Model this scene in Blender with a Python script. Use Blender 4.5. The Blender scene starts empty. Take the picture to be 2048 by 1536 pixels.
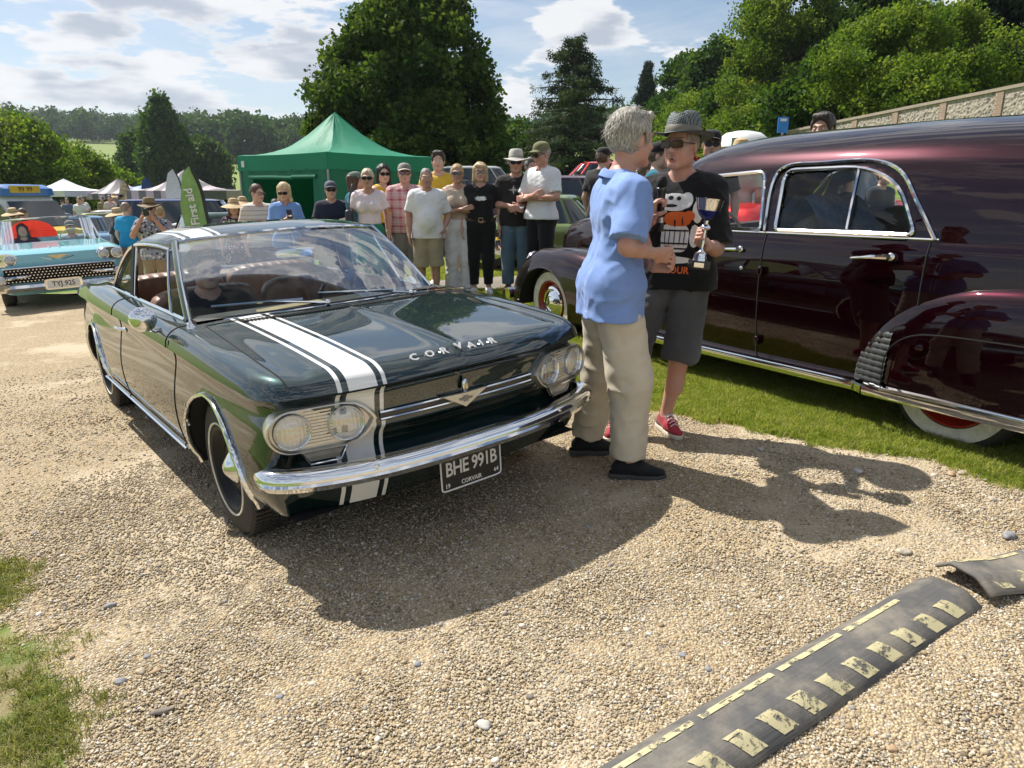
import bpy, bmesh, math, random
import numpy as np
from mathutils import Vector, Matrix, Euler
from mathutils.bvhtree import BVHTree
random.seed(7); RNG = np.random.default_rng(11)
S = bpy.context.scene
COL = S.collection
rad = math.radians

# ------------------------------------------------------------------ camera
FPX, PITCH, CAMH = 1420.0, -0.268, 1.47          # focal length in pixels of the 2048 px wide photo
cam = bpy.data.cameras.new('camera'); camo = bpy.data.objects.new('camera', cam); COL.objects.link(camo)
cam.sensor_width = 36.0; cam.lens = 36.0 * FPX / 2048.0
cam.clip_start = 0.05; cam.clip_end = 6000
camo.location = (0, 0, CAMH); camo.rotation_euler = (math.pi / 2 + PITCH, 0, 0)
S.camera = camo
# ------------------------------------------------------------------ light
SUN_EL, SUN_AZ = rad(53.0), math.atan2(-0.787, 0.617)      # azimuth measured from +Y towards +X
sd = Vector((math.sin(SUN_AZ) * math.cos(SUN_EL), math.cos(SUN_AZ) * math.cos(SUN_EL), math.sin(SUN_EL)))
sl = bpy.data.lights.new('sun', 'SUN'); sl.energy = 5.0; sl.angle = rad(0.55); sl.color = (1.0, 0.95, 0.87)
so = bpy.data.objects.new('sun', sl); COL.objects.link(so); so.rotation_euler = sd.to_track_quat('Z', 'Y').to_euler()
so.location = (-20, 15, 30)
S.view_settings.view_transform = 'Standard'; S.view_settings.look = 'None'
S.view_settings.gamma = 1.0; S.view_settings.exposure = 0.60; S.view_settings.use_curve_mapping = False
S.render.engine = 'CYCLES'
S.cycles.max_bounces = 8; S.cycles.transparent_max_bounces = 16; S.cycles.diffuse_bounces = 3; S.cycles.glossy_bounces = 4
S.cycles.caustics_reflective = False; S.cycles.caustics_refractive = False; S.cycles.sample_clamp_indirect = 6.0

def make_world():
    w = bpy.data.worlds.new('World'); S.world = w; w.use_nodes = True
    nt = w.node_tree; nt.nodes.clear(); L = nt.links.new
    def n(t, **k):
        x = nt.nodes.new(t)
        for a, b in k.items(): setattr(x, a, b)
        return x
    def m(op, a, b=None, c=None):
        x = n('ShaderNodeMath', operation=op)
        for i, v in enumerate((a, b, c)):
            if v is None: continue
            if isinstance(v, (int, float)): x.inputs[i].default_value = v
            else: L(v, x.inputs[i])
        return x.outputs[0]
    sky = n('ShaderNodeTexSky', sky_type='NISHITA', sun_disc=False)
    sky.sun_elevation = SUN_EL; sky.sun_rotation = SUN_AZ
    sky.air_density = 1.0; sky.dust_density = 0.9; sky.ozone_density = 1.6
    tc = n('ShaderNodeTexCoord'); sp = n('ShaderNodeSeparateXYZ'); L(tc.outputs['Generated'], sp.inputs[0])
    def noise(scale, det, rough, off, dist=0.0, zs=3.4):
        mp = n('ShaderNodeMapping'); mp.inputs['Location'].default_value = off; mp.inputs['Scale'].default_value = (1, 1, zs); L(tc.outputs['Generated'], mp.inputs[0])
        t = n('ShaderNodeTexNoise'); t.inputs['Scale'].default_value = scale; t.inputs['Detail'].default_value = det
        t.inputs['Roughness'].default_value = rough; t.inputs['Distortion'].default_value = dist; L(mp.outputs[0], t.inputs[0])
        return t.outputs[0]
    def mr(v, a, b):
        x = n('ShaderNodeMapRange', interpolation_type='SMOOTHSTEP'); L(v, x.inputs[0]); x.inputs[1].default_value = a; x.inputs[2].default_value = b
        return x.outputs[0]
    # heaped clouds: density here, and density a little higher up that shades their undersides
    big = noise(1.6, 2, .5, (3.1, 5.7, .2)); c0 = noise(5.2, 9, .54, (1.3, 9.2, .0)); c1 = noise(5.2, 5, .5, (1.3, 9.2, .13)); wisp = noise(2.2, 6, .6, (8, 2, 4), 1.0, 6.0)
    dens = m('ADD', m('MULTIPLY', big, .35), m('MULTIPLY', c0, .75)); up = m('ADD', m('MULTIPLY', big, .35), m('MULTIPLY', c1, .75))
    mask = mr(dens, .540, .575); thick = m('MULTIPLY', mr(up, .530, .63), mr(dens, .545, .62))
    thin = m('MULTIPLY', mr(wisp, .40, .75), .38)
    allm = m('MINIMUM', m('ADD', m('MULTIPLY', mask, .95), m('MULTIPLY', thin, m('SUBTRACT', 1.0, mask))), .96)
    cc = n('ShaderNodeMix', data_type='RGBA'); L(thick, cc.inputs[0])
    cc.inputs[6].default_value = (8.2, 8.2, 8.3, 1); cc.inputs[7].default_value = (4.4, 4.8, 5.6, 1)
    mx = n('ShaderNodeMix', data_type='RGBA'); L(allm, mx.inputs[0]); L(sky.outputs[0], mx.inputs[6]); L(cc.outputs[2], mx.inputs[7])
    bg = n('ShaderNodeBackground'); bg.inputs[1].default_value = 0.075; L(mx.outputs[2], bg.inputs[0])
    out = n('ShaderNodeOutputWorld'); L(bg.outputs[0], out.inputs[0])
make_world()

# ------------------------------------------------------------------ photo pixel helpers
W2, H2 = 1024.0, 768.0
_cp, _sp = math.cos(PITCH), math.sin(PITCH)
def ray(u, v):
    a, b = (u - W2) / FPX, (H2 - v) / FPX
    return np.array([a, _cp - b * _sp, _sp + b * _cp])
def at_depth(u, v, y):
    d = ray(u, v); t = y / d[1]; return np.array([0, 0, CAMH]) + t * d
def sstep(a, b, x):
    t = np.clip((np.asarray(x, float) - a) / (b - a), 0, 1); return t * t * (3 - 2 * t)
GA, GB = 0.0433, 0.0092
def gz(x, y):
    x = np.asarray(x, float); y = np.asarray(y, float)
    xc = np.clip(x, -30, 30); yc = np.clip(y, -20, 60)
    z = GA * np.clip(x, -9, 6) + GB * yc + 0.10 * sstep(6.8, 9.4, y)
    z = z + .10 * sstep(-5.3, -6.3, x) * sstep(9.2, 10.6, y) * sstep(16, 13.5, y)
    th = x / np.maximum(y, 1.0)
    z = z - .36 * sstep(-1.2, -5, x) * sstep(7, 10.5, y) - .39 * sstep(-3, -9, x) * sstep(12, 18, y)
    right = sstep(-0.22, 0.05, th) * sstep(14, 22, y)
    z = z + right * 0.050 * np.clip(y - 15, 0, 75)
    bank = sstep(4.0, 30, x) * sstep(4, 14, y); z = z + 2.6 * bank
    r = np.hypot(x, y)
    lw = sstep(0.02, -0.22, th)
    far = np.interp(r, [0, 60, 110, 220, 330, 470, 700, 950, 1400, 3500], [0, 0, .8, 6, 15, 27, 43, 56, 60, 62])
    z = z + far * (lw + (1 - lw) * 0.8) * (y > 0)
    return z
def on_ground(u, v):
    d = ray(u, v); lo, hi = 0.5, 400.0
    f = lambda t: CAMH + t * d[2] - float(gz(t * d[0], t * d[1]))
    t = 0.5
    while t < 3000 and f(t) > 0: t *= 1.03
    lo, hi = t / 1.03, t
    for _ in range(40):
        mid = (lo + hi) / 2
        if f(mid) > 0: lo = mid
        else: hi = mid
    return np.array([0, 0, CAMH]) + lo * d

# ------------------------------------------------------------------ materials
class NT:
    def __init__(s, name):
        s.m = bpy.data.materials.new(name); s.m.use_nodes = True; s.nt = s.m.node_tree; s.nt.nodes.clear()
        s.out = s.n('ShaderNodeOutputMaterial')
    def n(s, t, ins=None, **k):
        x = s.nt.nodes.new(t)
        for a, b in k.items(): setattr(x, a, b)
        for a, b in (ins or {}).items(): s.set(x, a, b)
        return x
    def set(s, x, a, b):
        if hasattr(b, 'is_output') or isinstance(b, bpy.types.NodeSocket): s.nt.links.new(b, x.inputs[a])
        else: x.inputs[a].default_value = b
    def math(s, op, *v):
        x = s.n('ShaderNodeMath', operation=op)
        for i, q in enumerate(v): s.set(x, i, q)
        return x.outputs[0]
    def coord(s, kind='Object'):
        return s.n('ShaderNodeTexCoord').outputs[kind]
    def noise(s, vec, scale, detail=3, rough=.55, dist=0):
        return s.n('ShaderNodeTexNoise', {'Vector': vec, 'Scale': scale, 'Detail': detail, 'Roughness': rough, 'Distortion': dist}).outputs[0]
    def mapv(s, vec, scale=(1, 1, 1), loc=(0, 0, 0), rot=(0, 0, 0)):
        return s.n('ShaderNodeMapping', {'Vector': vec, 'Scale': scale, 'Location': loc, 'Rotation': rot}).outputs[0]
    def ramp(s, f, stops):
        r = s.n('ShaderNodeValToRGB', {0: f}); e = r.color_ramp.elements
        while len(e) < len(stops): e.new(0.5)
        for el, (p, c) in zip(e, stops): el.position = p; el.color = (*c, 1) if len(c) == 3 else c
        return r.outputs[0]
    def mix(s, f, a, b, blend='MIX'):
        x = s.n('ShaderNodeMix', data_type='RGBA', blend_type=blend)
        s.set(x, 0, f)
        for i, q in ((6, a), (7, b)):
            s.set(x, i, (*q, 1) if isinstance(q, tuple) and len(q) == 3 else q)
        return x.outputs[2]
    def step(s, v, a, b):
        x = s.n('ShaderNodeMapRange', {0: v, 1: a, 2: b}, interpolation_type='SMOOTHSTEP'); return x.outputs[0]
    def bump(s, h, strength=.3, dist=.01):
        return s.n('ShaderNodeBump', {'Height': h, 'Strength': strength, 'Distance': dist}).outputs[0]
    def bsdf(s, **k):
        b = s.n('ShaderNodeBsdfPrincipled')
        for a, q in k.items():
            a = a.replace('_', ' ')
            if isinstance(q, tuple) and len(q) == 3 and b.inputs[a].type == 'RGBA': q = (*q, 1)
            s.set(b, a, q)
        return b
    def finish(s, sh):
        s.nt.links.new(sh.outputs[0] if hasattr(sh, 'outputs') else sh, s.out.inputs[0]); return s.m
_MC = {}
def pm(name, col, rough=.5, metal=0.0, var=.08, scale=12., bump=0.0, bscale=200., coat=0.0, spec=.5, bdist=.002):
    """plain procedural material: base colour with a mild noise variation"""
    if name in _MC: return _MC[name]
    t = NT(name); v = t.coord()
    f = t.noise(v, scale, 4)
    c0 = tuple(max(0, x * (1 - var)) for x in col); c1 = tuple(min(1, x * (1 + var)) for x in col)
    k = dict(Base_Color=t.mix(t.step(f, .3, .7), c0, c1), Roughness=rough, Metallic=metal, Coat_Weight=coat, Coat_Roughness=.03, Specular_IOR_Level=spec)
    if bump: k['Normal'] = t.bump(t.noise(v, bscale, 3), bump, bdist)
    _MC[name] = t.finish(t.bsdf(**k)); return _MC[name]
def chrome():
    if 'chrome' in _MC: return _MC['chrome']
    t = NT('chrome'); v = t.coord()
    _MC['chrome'] = t.finish(t.bsdf(Base_Color=(.78, .79, .80), Metallic=1.0, Roughness=t.n('ShaderNodeMapRange', {0: t.noise(v, 9, 4), 3: .03, 4: .10}).outputs[0])); return _MC['chrome']
def glass(name='glass', tint=(.80, .88, .86), refl=1.0):
    if name in _MC: return _MC[name]
    t = NT(name)
    tr = t.n('ShaderNodeBsdfTransparent', {0: (*tint, 1)})
    gl = t.n('ShaderNodeBsdfGlossy', {0: (1, 1, 1, 1), 1: .012})
    fr = t.n('ShaderNodeFresnel', {0: 1.55})
    # Fresnel flips inside on back faces: two faces act alike with the facing ratio
    lw = t.n('ShaderNodeLayerWeight', {0: .28}).outputs[0]
    f = t.math('MULTIPLY', t.math('ADD', t.math('MULTIPLY', t.math('POWER', lw, 2.2), .8), .04), refl)
    mx = t.n('ShaderNodeMixShader', {0: f}); t.nt.links.new(tr.outputs[0], mx.inputs[1]); t.nt.links.new(gl.outputs[0], mx.inputs[2])
    _MC[name] = t.finish(mx); return _MC[name]

# ------------------------------------------------------------------ mesh builder
def unit(v):
    v = np.asarray(v, float); n = np.linalg.norm(v); return v / n if n > 1e-12 else v
def frame(d):
    d = unit(d); a = np.array([0, 0, 1.0]) if abs(d[2]) < .9 else np.array([1.0, 0, 0])
    x = unit(np.cross(a, d)); return x, np.cross(d, x), d
class MB:
    def __init__(s): s.v = []; s.f = []; s.mi = []; s.m = 0
    def add(s, vs, fs):
        b = len(s.v); s.v.extend([tuple(map(float, p)) for p in vs])
        for f in fs: s.f.append(tuple(i + b for i in f)); s.mi.append(s.m)
        return s
    def box(s, c, d, R=None, taper=1.0):
        hx, hy, hz = d[0] / 2, d[1] / 2, d[2] / 2
        P = [np.array([x * hx * (taper if z > 0 else 1), y * hy * (taper if z > 0 else 1), z * hz]) for z in (-1, 1) for y in (-1, 1) for x in (-1, 1)]
        if R is not None: P = [R @ p for p in P]
        c = np.asarray(c, float)
        return s.add([c + p for p in P], [(0, 2, 3, 1), (4, 5, 7, 6), (0, 1, 5, 4), (2, 6, 7, 3), (0, 4, 6, 2), (1, 3, 7, 5)])
    def grid(s, P, closeu=False, closev=False, flip=False):
        n = len(P); m = len(P[0]); fs = []
        for i in range(n if closeu else n - 1):
            for j in range(m if closev else m - 1):
                q = (i * m + j, ((i + 1) % n) * m + j, ((i + 1) % n) * m + (j + 1) % m, i * m + (j + 1) % m)
                fs.append(q[::-1] if flip else q)
        return s.add([p for r in P for p in r], fs)
    def tube(s, pts, r, n=8, cap=True, flat=1.0, up=None):
        pts = [np.asarray(p, float) for p in pts]; k = len(pts)
        rs = [r] * k if np.isscalar(r) else list(r)
        rings = []; x = None
        for i in range(k):
            d = unit(pts[min(i + 1, k - 1)] - pts[max(i - 1, 0)])
            if x is None:
                x, y, _ = frame(d)
                if up is not None: y = unit(np.asarray(up, float) - d * np.dot(up, d)); x = np.cross(y, d)
            else:
                x = unit(x - d * np.dot(x, d)); y = np.cross(d, x)
            rings.append([pts[i] + rs[i] * (math.cos(a) * x + flat * math.sin(a) * y) for a in np.arange(n) * 2 * math.pi / n])
        b = len(s.v); s.grid(rings, closev=True)
        if cap:
            s.f.append(tuple(b + j for j in range(n))[::-1]); s.mi.append(s.m)
            s.f.append(tuple(b + (k - 1) * n + j for j in range(n))); s.mi.append(s.m)
        return s
    def lathe(s, prof, o=(0, 0, 0), d=(0, 0, 1), n=24, squash=None):
        x, y, z = frame(d); o = np.asarray(o, float)
        rings = []
        for r, h in prof:
            rings.append([o + z * h + r * (math.cos(a) * x + math.sin(a) * y) for a in np.arange(n) * 2 * math.pi / n])
        return s.grid(rings, closev=True)
    def ball(s, c, r, nu=12, nv=8, R=None):
        r = np.ones(3) * r if np.isscalar(r) else np.asarray(r, float); c = np.asarray(c, float)
        P = []
        for i in range(nv + 1):
            t = math.pi * i / nv; row = []
            for j in range(nu):
                a = 2 * math.pi * j / nu
                p = np.array([math.sin(t) * math.cos(a), math.sin(t) * math.sin(a), math.cos(t)]) * r
                row.append(c + (R @ p if R is not None else p))
            P.append(row)
        return s.grid(P, closev=True, flip=False)
    def prism(s, poly, depth, o=(0, 0, 0), ex=(1, 0, 0), ey=(0, 1, 0), bev=0.0):
        """closed 2-D outline extruded along ex x ey by depth (front at +depth)"""
        o, ex, ey = (np.asarray(q, float) for q in (o, ex, ey)); ez = np.cross(ex, ey); n = len(poly)
        c = np.mean(np.asarray(poly, float), 0)
        L = lambda sc, h: [o + ex * (c[0] + (p[0] - c[0]) * sc) + ey * (c[1] + (p[1] - c[1]) * sc) + ez * h for p in poly]
        rings = [L(1, 0), L(1, depth - bev)] if bev else [L(1, 0), L(1, depth)]
        if bev:
            sz = max(1e-6, np.abs(np.asarray(poly) - c).max()); rings.append(L(1 - bev / sz, depth))
        b = len(s.v); s.grid(rings, closev=True)
        s.f.append(tuple(b + j for j in range(n))[::-1]); s.mi.append(s.m)
        k = len(rings) - 1; s.f.append(tuple(b + k * n + j for j in range(n))); s.mi.append(s.m)
        return s
    def mesh(s, name, mats=(), smooth=True, auto=40):
        me = bpy.data.meshes.new(name); me.from_pydata(s.v, [], s.f)
        for m in (mats if isinstance(mats, (list, tuple)) else [mats]): me.materials.append(m)
        if len(s.f):
            me.polygons.foreach_set('material_index', s.mi)
            me.polygons.foreach_set('use_smooth', [bool(smooth)] * len(s.f))
        if smooth and auto:
            try: me.set_sharp_from_angle(angle=rad(auto))
            except Exception: pass
        me.validate(); me.update(); return me
    def build(s, name, mats, parent=None, smooth=True, auto=40, fixn=False):
        me = s.mesh(name, mats, smooth, auto)
        if fixn:
            bm = bmesh.new(); bm.from_mesh(me); bmesh.ops.remove_doubles(bm, verts=bm.verts, dist=1e-5); bmesh.ops.recalc_face_normals(bm, faces=bm.faces); bm.to_mesh(me); bm.free()
        return link(name, me, parent)
def link(name, me, parent=None):
    o = bpy.data.objects.new(name, me); COL.objects.link(o)
    if parent is not None: o.parent = parent
    return o
def tag(o, label=None, cat=None, group=None, kind=None):
    if label: o['label'] = label
    if cat: o['category'] = cat
    if group: o['group'] = group
    if kind: o['kind'] = kind
    return o
def thing(name, label, cat, loc=(0, 0, 0), rz=0.0, group=None, mat=None):
    o = bpy.data.objects.new(name, None); COL.objects.link(o); o.empty_display_size = .1
    if mat is not None: o.matrix_world = mat
    else: o.location = [float(q) for q in loc]; o.rotation_euler = (0, 0, rz)
    return tag(o, label, cat, group)
def copy_tree(o, parent=None):
    c = o.copy(); COL.objects.link(c); c.parent = parent
    if parent is not None: c.matrix_parent_inverse = o.matrix_parent_inverse.copy()
    for ch in o.children: copy_tree(ch, c)
    return c
def cr(pts, n):
    """Catmull-Rom resample of a list of points to n points, even in the control parameter"""
    P = np.asarray(pts, float); k = len(P); t = np.linspace(0, k - 1, n); i = np.minimum(t.astype(int), k - 2); u = (t - i)[:, None]
    p0 = P[np.maximum(i - 1, 0)]; p1 = P[i]; p2 = P[i + 1]; p3 = P[np.minimum(i + 2, k - 1)]
    p0 = np.where((i == 0)[:, None], 2 * p1 - p2, p0); p3 = np.where((i + 2 > k - 1)[:, None], 2 * p2 - p1, p3)
    return .5 * ((2 * p1) + (-p0 + p2) * u + (2 * p0 - 5 * p1 + 4 * p2 - p3) * u ** 2 + (-p0 + 3 * p1 - 3 * p2 + p3) * u ** 3)
def crf(xs, ys):
    """monotone-ish smooth interpolation y(x) through control points"""
    xs = np.asarray(xs, float); ys = np.asarray(ys, float)
    h = np.diff(xs); d = np.diff(ys) / h; m = np.zeros(len(xs)); m[0] = d[0]; m[-1] = d[-1]
    for i in range(1, len(xs) - 1):
        m[i] = 0 if d[i - 1] * d[i] <= 0 else 2 * d[i - 1] * d[i] / (d[i - 1] + d[i])
    def f(x):
        x = np.clip(np.asarray(x, float), xs[0], xs[-1]); i = np.clip(np.searchsorted(xs, x) - 1, 0, len(h) - 1)
        t = (x - xs[i]) / h[i]; t2 = t * t; t3 = t2 * t
        return (2 * t3 - 3 * t2 + 1) * ys[i] + (t3 - 2 * t2 + t) * h[i] * m[i] + (-2 * t3 + 3 * t2) * ys[i + 1] + (t3 - t2) * h[i] * m[i + 1]
    return f
def oval(cx, cy, rx, ry, n=24, p=2.0, a0=0.0):
    o = []
    for k in range(n):
        a = a0 + 2 * math.pi * k / n; c, s_ = math.cos(a), math.sin(a)
        o.append((cx + rx * abs(c) ** (2 / p) * (1 if c >= 0 else -1), cy + ry * abs(s_) ** (2 / p) * (1 if s_ >= 0 else -1)))
    return o
def text_mesh(txt, size=1.0, depth=0.0, bold=0.0, spacing=1.0, sx=1.0, align='CENTER'):
    cu = bpy.data.curves.new('lettering', 'FONT'); cu.body = txt; cu.size = size; cu.extrude = depth; cu.offset = bold
    cu.space_character = spacing; cu.align_x = align; cu.align_y = 'CENTER'; cu.resolution_u = 2
    o = bpy.data.objects.new('lettering', cu); COL.objects.link(o)
    dg = bpy.context.evaluated_depsgraph_get(); dg.update()
    me = bpy.data.meshes.new_from_object(o.evaluated_get(dg)); bpy.data.objects.remove(o); bpy.data.curves.remove(cu)
    if sx != 1.0: me.transform(Matrix.Diagonal((sx, 1, 1, 1)))
    return me
def place_text(name, txt, size, mat, parent, o, ex, ey, depth=.002, bold=0.0, sx=1.0, spacing=1.0):
    me = text_mesh(txt, size, depth, bold, spacing, sx)
    ex = unit(ex); ey = unit(np.asarray(ey, float) - ex * np.dot(ey, ex)); ez = np.cross(ex, ey)
    M = Matrix(((ex[0], ey[0], ez[0], o[0]), (ex[1], ey[1], ez[1], o[1]), (ex[2], ey[2], ez[2], o[2]), (0, 0, 0, 1)))
    me.transform(M); me.materials.clear(); me.materials.append(mat)
    return link(name, me, parent)
def basis(o, ex, ey, ez):
    return Matrix(((ex[0], ey[0], ez[0], o[0]), (ex[1], ey[1], ez[1], o[1]), (ex[2], ey[2], ez[2], o[2]), (0, 0, 0, 1)))
# ------------------------------------------------------------------ instancer for uncountable stuff (leaves, pebbles, grass)
def source_collection(name, meshes):
    c = bpy.data.collections.new(name)
    for i, me in enumerate(meshes):
        o = bpy.data.objects.new(name, me); c.objects.link(o)
    return c
def scatter(name, pts, rots, scls, coll, parent=None, pick=None):
    me = bpy.data.meshes.new(name); n = len(pts)
    me.vertices.add(n); me.vertices.foreach_set('co', np.asarray(pts, np.float32).ravel())
    a = me.attributes.new('rot', 'FLOAT_VECTOR', 'POINT'); a.data.foreach_set('vector', np.asarray(rots, np.float32).ravel())
    sc = np.asarray(scls, np.float32); sc = np.repeat(sc[:, None], 3, 1) if sc.ndim == 1 else sc
    a = me.attributes.new('scl', 'FLOAT_VECTOR', 'POINT'); a.data.foreach_set('vector', sc.ravel())
    o = link(name, me, parent)
    key = 'scatter_' + coll.name
    ng = bpy.data.node_groups.get(key)
    if ng is None:
        ng = bpy.data.node_groups.new(key, 'GeometryNodeTree')
        ng.interface.new_socket('Geometry', in_out='INPUT', socket_type='NodeSocketGeometry'); ng.interface.new_socket('Geometry', in_out='OUTPUT', socket_type='NodeSocketGeometry')
        N = ng.nodes.new; gi = N('NodeGroupInput'); go = N('NodeGroupOutput'); ip = N('GeometryNodeInstanceOnPoints'); ci = N('GeometryNodeCollectionInfo')
        ci.inputs[0].default_value = coll; ci.inputs['Separate Children'].default_value = True; ci.inputs['Reset Children'].default_value = True
        ar = N('GeometryNodeInputNamedAttribute'); ar.data_type = 'FLOAT_VECTOR'; ar.inputs[0].default_value = 'rot'
        asx = N('GeometryNodeInputNamedAttribute'); asx.data_type = 'FLOAT_VECTOR'; asx.inputs[0].default_value = 'scl'
        er = N('FunctionNodeEulerToRotation')
        L = ng.links.new
        L(gi.outputs[0], ip.inputs['Points']); L(ci.outputs[0], ip.inputs['Instance']); ip.inputs['Pick Instance'].default_value = True
        L(ar.outputs[0], er.inputs[0]); L(er.outputs[0], ip.inputs['Rotation']); L(asx.outputs[0], ip.inputs['Scale']); L(ip.outputs[0], go.inputs[0])
    md = o.modifiers.new('scatter', 'NODES'); md.node_group = ng
    return o
# ------------------------------------------------------------------ ground
def _hash(i, j, k):
    h = (i.astype(np.int64) * 374761393 + j.astype(np.int64) * 668265263 + k.astype(np.int64) * 2147483647 + 144665) & 0x7fffffff
    h = ((h ^ (h >> 13)) * 1274126177) & 0x7fffffff
    return ((h ^ (h >> 16)) & 0xffff).astype(np.float32) / 65535.0
def vnoise(x, y, z=0.0):
    x, y, z = np.broadcast_arrays(np.asarray(x, np.float32), np.asarray(y, np.float32), np.asarray(z, np.float32))
    i, j, k = np.floor(x), np.floor(y), np.floor(z); u, v, w = x - i, y - j, z - k
    i, j, k = i.astype(np.int32), j.astype(np.int32), k.astype(np.int32)
    u = u * u * (3 - 2 * u); v = v * v * (3 - 2 * v); w = w * w * (3 - 2 * w)
    r = 0
    for a in (0, 1):
        for b in (0, 1):
            for c in (0, 1):
                r = r + _hash(i + a, j + b, k + c) * (u if a else 1 - u) * (v if b else 1 - v) * (w if c else 1 - w)
    return r * 2 - 1
GRASS_EDGE = [(9, -1.6), (5, .9), (2.39, 3.07), (2.14, 3.36), (1.52, 3.79), (.65, 4.74), (-.3, 5.7), (-2.0, 7.5), (-3.4, 9.6), (-4.6, 12), (-8, 16), (-14, 23), (-24, 33)]
PATCH_EDGE = [(-.60, .2), (-.83, 1.2), (-.97, 1.57), (-1.12, 1.82), (-1.34, 2.12), (-1.70, 2.45), (-3.2, 3.5)]
def sdist(P, x, y):
    best = np.full(np.shape(x), 1e9); sg = np.ones(np.shape(x))
    for (ax, ay), (bx, by) in zip(P[:-1], P[1:]):
        dx, dy = bx - ax, by - ay; t = np.clip(((x - ax) * dx + (y - ay) * dy) / (dx * dx + dy * dy), 0, 1)
        d = np.hypot(x - ax - t * dx, y - ay - t * dy); c = dx * (y - ay) - dy * (x - ax)
        m = d < best; best = np.where(m, d, best); sg = np.where(m, np.sign(c), sg)
    return best * sg
def masks(x, y):
    """grass amount (0..1) and worn-path amount at a ground point"""
    nz = .10 * vnoise(x * 1.7, y * 1.7) + .05 * vnoise(x * 6, y * 6, 3.0)
    g1 = sstep(.06, -.08, sdist(GRASS_EDGE, x, y) + nz)
    g2 = sstep(-.10, .14, sdist(PATCH_EDGE, x, y) + nz * 1.8 - .05) * (y < 3.2) * (x < 0)
    tuft = .0 * sstep(.50, .8, vnoise(x * 2.3 + 9, y * 2.3, 7.0)) * sstep(-.55, .0, sdist(PATCH_EDGE, x, y)) * (x < -1.0) * (y < 3.6)
    left = sstep(-9.4, -10.6, x + nz * 3) * (y > 2)
    yc = 10.15 + .03 * x; path = sstep(.78, .60, np.abs(y - yc) + nz) * (x > -4.4) * (x < 14)
    g = np.clip(np.maximum.reduce([g1, g2, tuft * .8, left]), 0, 1) * (1 - path)
    return g, path
def make_ground():
    ang = np.concatenate([np.linspace(-180, -48, 34)[:-1], np.linspace(-48, 48, 290), np.linspace(48, 180, 34)[1:-1]]) * math.pi / 180
    r = np.concatenate([[0.0], np.geomspace(.5, 3500, 400)])
    Rr, An = np.meshgrid(r, ang, indexing='ij'); X = Rr * np.sin(An); Y = Rr * np.cos(An)
    Z = gz(X, Y); g, p = masks(X, Y)
    near = sstep(14, 5, Rr)
    Z = Z + near * (.0025 * vnoise(X * 3, Y * 3, 1.0) + .003 * vnoise(X * 14, Y * 14, 2.0)) * (Rr > .1)
    n, m = X.shape; V = np.stack([X, Y, Z], -1).reshape(-1, 3)
    idx = np.arange(n * m).reshape(n, m); j2 = np.roll(idx, -1, 1)
    F = np.stack([idx[:-1], j2[:-1], j2[1:], idx[1:]], -1).reshape(-1, 4)[:, ::-1]
    me = bpy.data.meshes.new('ground'); me.vertices.add(len(V)); me.vertices.foreach_set('co', V.astype(np.float32).ravel())
    me.loops.add(F.size); me.loops.foreach_set('vertex_index', F.astype(np.int32).ravel()); me.polygons.add(len(F))
    me.polygons.foreach_set('loop_start', np.arange(0, F.size, 4, dtype=np.int32)); me.polygons.foreach_set('loop_total', np.full(len(F), 4, np.int32))
    me.polygons.foreach_set('use_smooth', np.ones(len(F), bool)); me.update()
    for nm, a in (('grass', g), ('path', p)):
        at = me.attributes.new(nm, 'FLOAT', 'POINT'); at.data.foreach_set('value', a.astype(np.float32).ravel())
    t = NT('ground'); v = t.coord()
    ga = t.n('ShaderNodeAttribute', attribute_name='grass').outputs['Fac']; pa = t.n('ShaderNodeAttribute', attribute_name='path').outputs['Fac']
    # gravel: packed pebbles of two sizes over sandy dust
    vo = t.n('ShaderNodeTexVoronoi', {'Vector': v, 'Scale': 105.0}); v2 = t.n('ShaderNodeTexVoronoi', {'Vector': v, 'Scale': 52.0})
    cr_ = t.n('ShaderNodeSeparateColor', {0: vo.outputs['Color']}).outputs[0]; c2 = t.n('ShaderNodeSeparateColor', {0: v2.outputs['Color']}).outputs[1]
    stone = t.ramp(cr_, [(0, (.20, .15, .095)), (.25, (.42, .32, .19)), (.55, (.55, .43, .255)), (.8, (.61, .50, .325)), (.93, (.33, .30, .26)), (1, (.68, .62, .51))])
    stone = t.mix(t.step(v2.outputs['Distance'], .30, .18), stone, t.ramp(c2, [(0, (.30, .22, .13)), (.5, (.47, .38, .25)), (1, (.40, .36, .30))]))
    dust = t.mix(t.noise(v, 60, 5, .7), (.40, .33, .23), (.51, .43, .31))
    dm = t.step(t.math('ADD', t.noise(v, .9, 5, .6), t.math('MULTIPLY', t.noise(v, 9, 3), .12)), .53, .68)
    gap = t.step(vo.outputs['Distance'], .42, .60)
    grav = t.mix(dm, t.mix(t.math('MULTIPLY', gap, .45), stone, (.20, .15, .095)), dust)
    grav = t.mix(t.math('MULTIPLY', t.noise(v, .35, 3), .5), grav, t.mix(1.0, grav, (.80, .76, .70), 'MULTIPLY'))
    # grass
    gn = t.noise(v, 3.0, 6, .65); gf = t.noise(t.mapv(v, (1, 1, .2)), 90, 4, .7)
    grass = t.ramp(t.math('ADD', t.math('MULTIPLY', gn, .55), t.math('MULTIPLY', gf, .45)), [(.30, (.06, .10, .014)), (.50, (.13, .195, .030)), (.68, (.22, .28, .06)), (.85, (.32, .32, .11))])
    farg = t.mix(t.noise(v, .016, 3), (.11, .18, .030), (.21, .24, .065))
    dist = t.n('ShaderNodeVectorMath', {0: v}, operation='LENGTH').outputs['Value']
    grass = t.mix(t.step(dist, 18, 70), t.mix(t.math('MULTIPLY', t.step(dist, 3.4, 2.6), t.step(t.noise(v, 4, 4), .40, .60)), grass, (.30, .25, .13)), farg)
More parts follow.
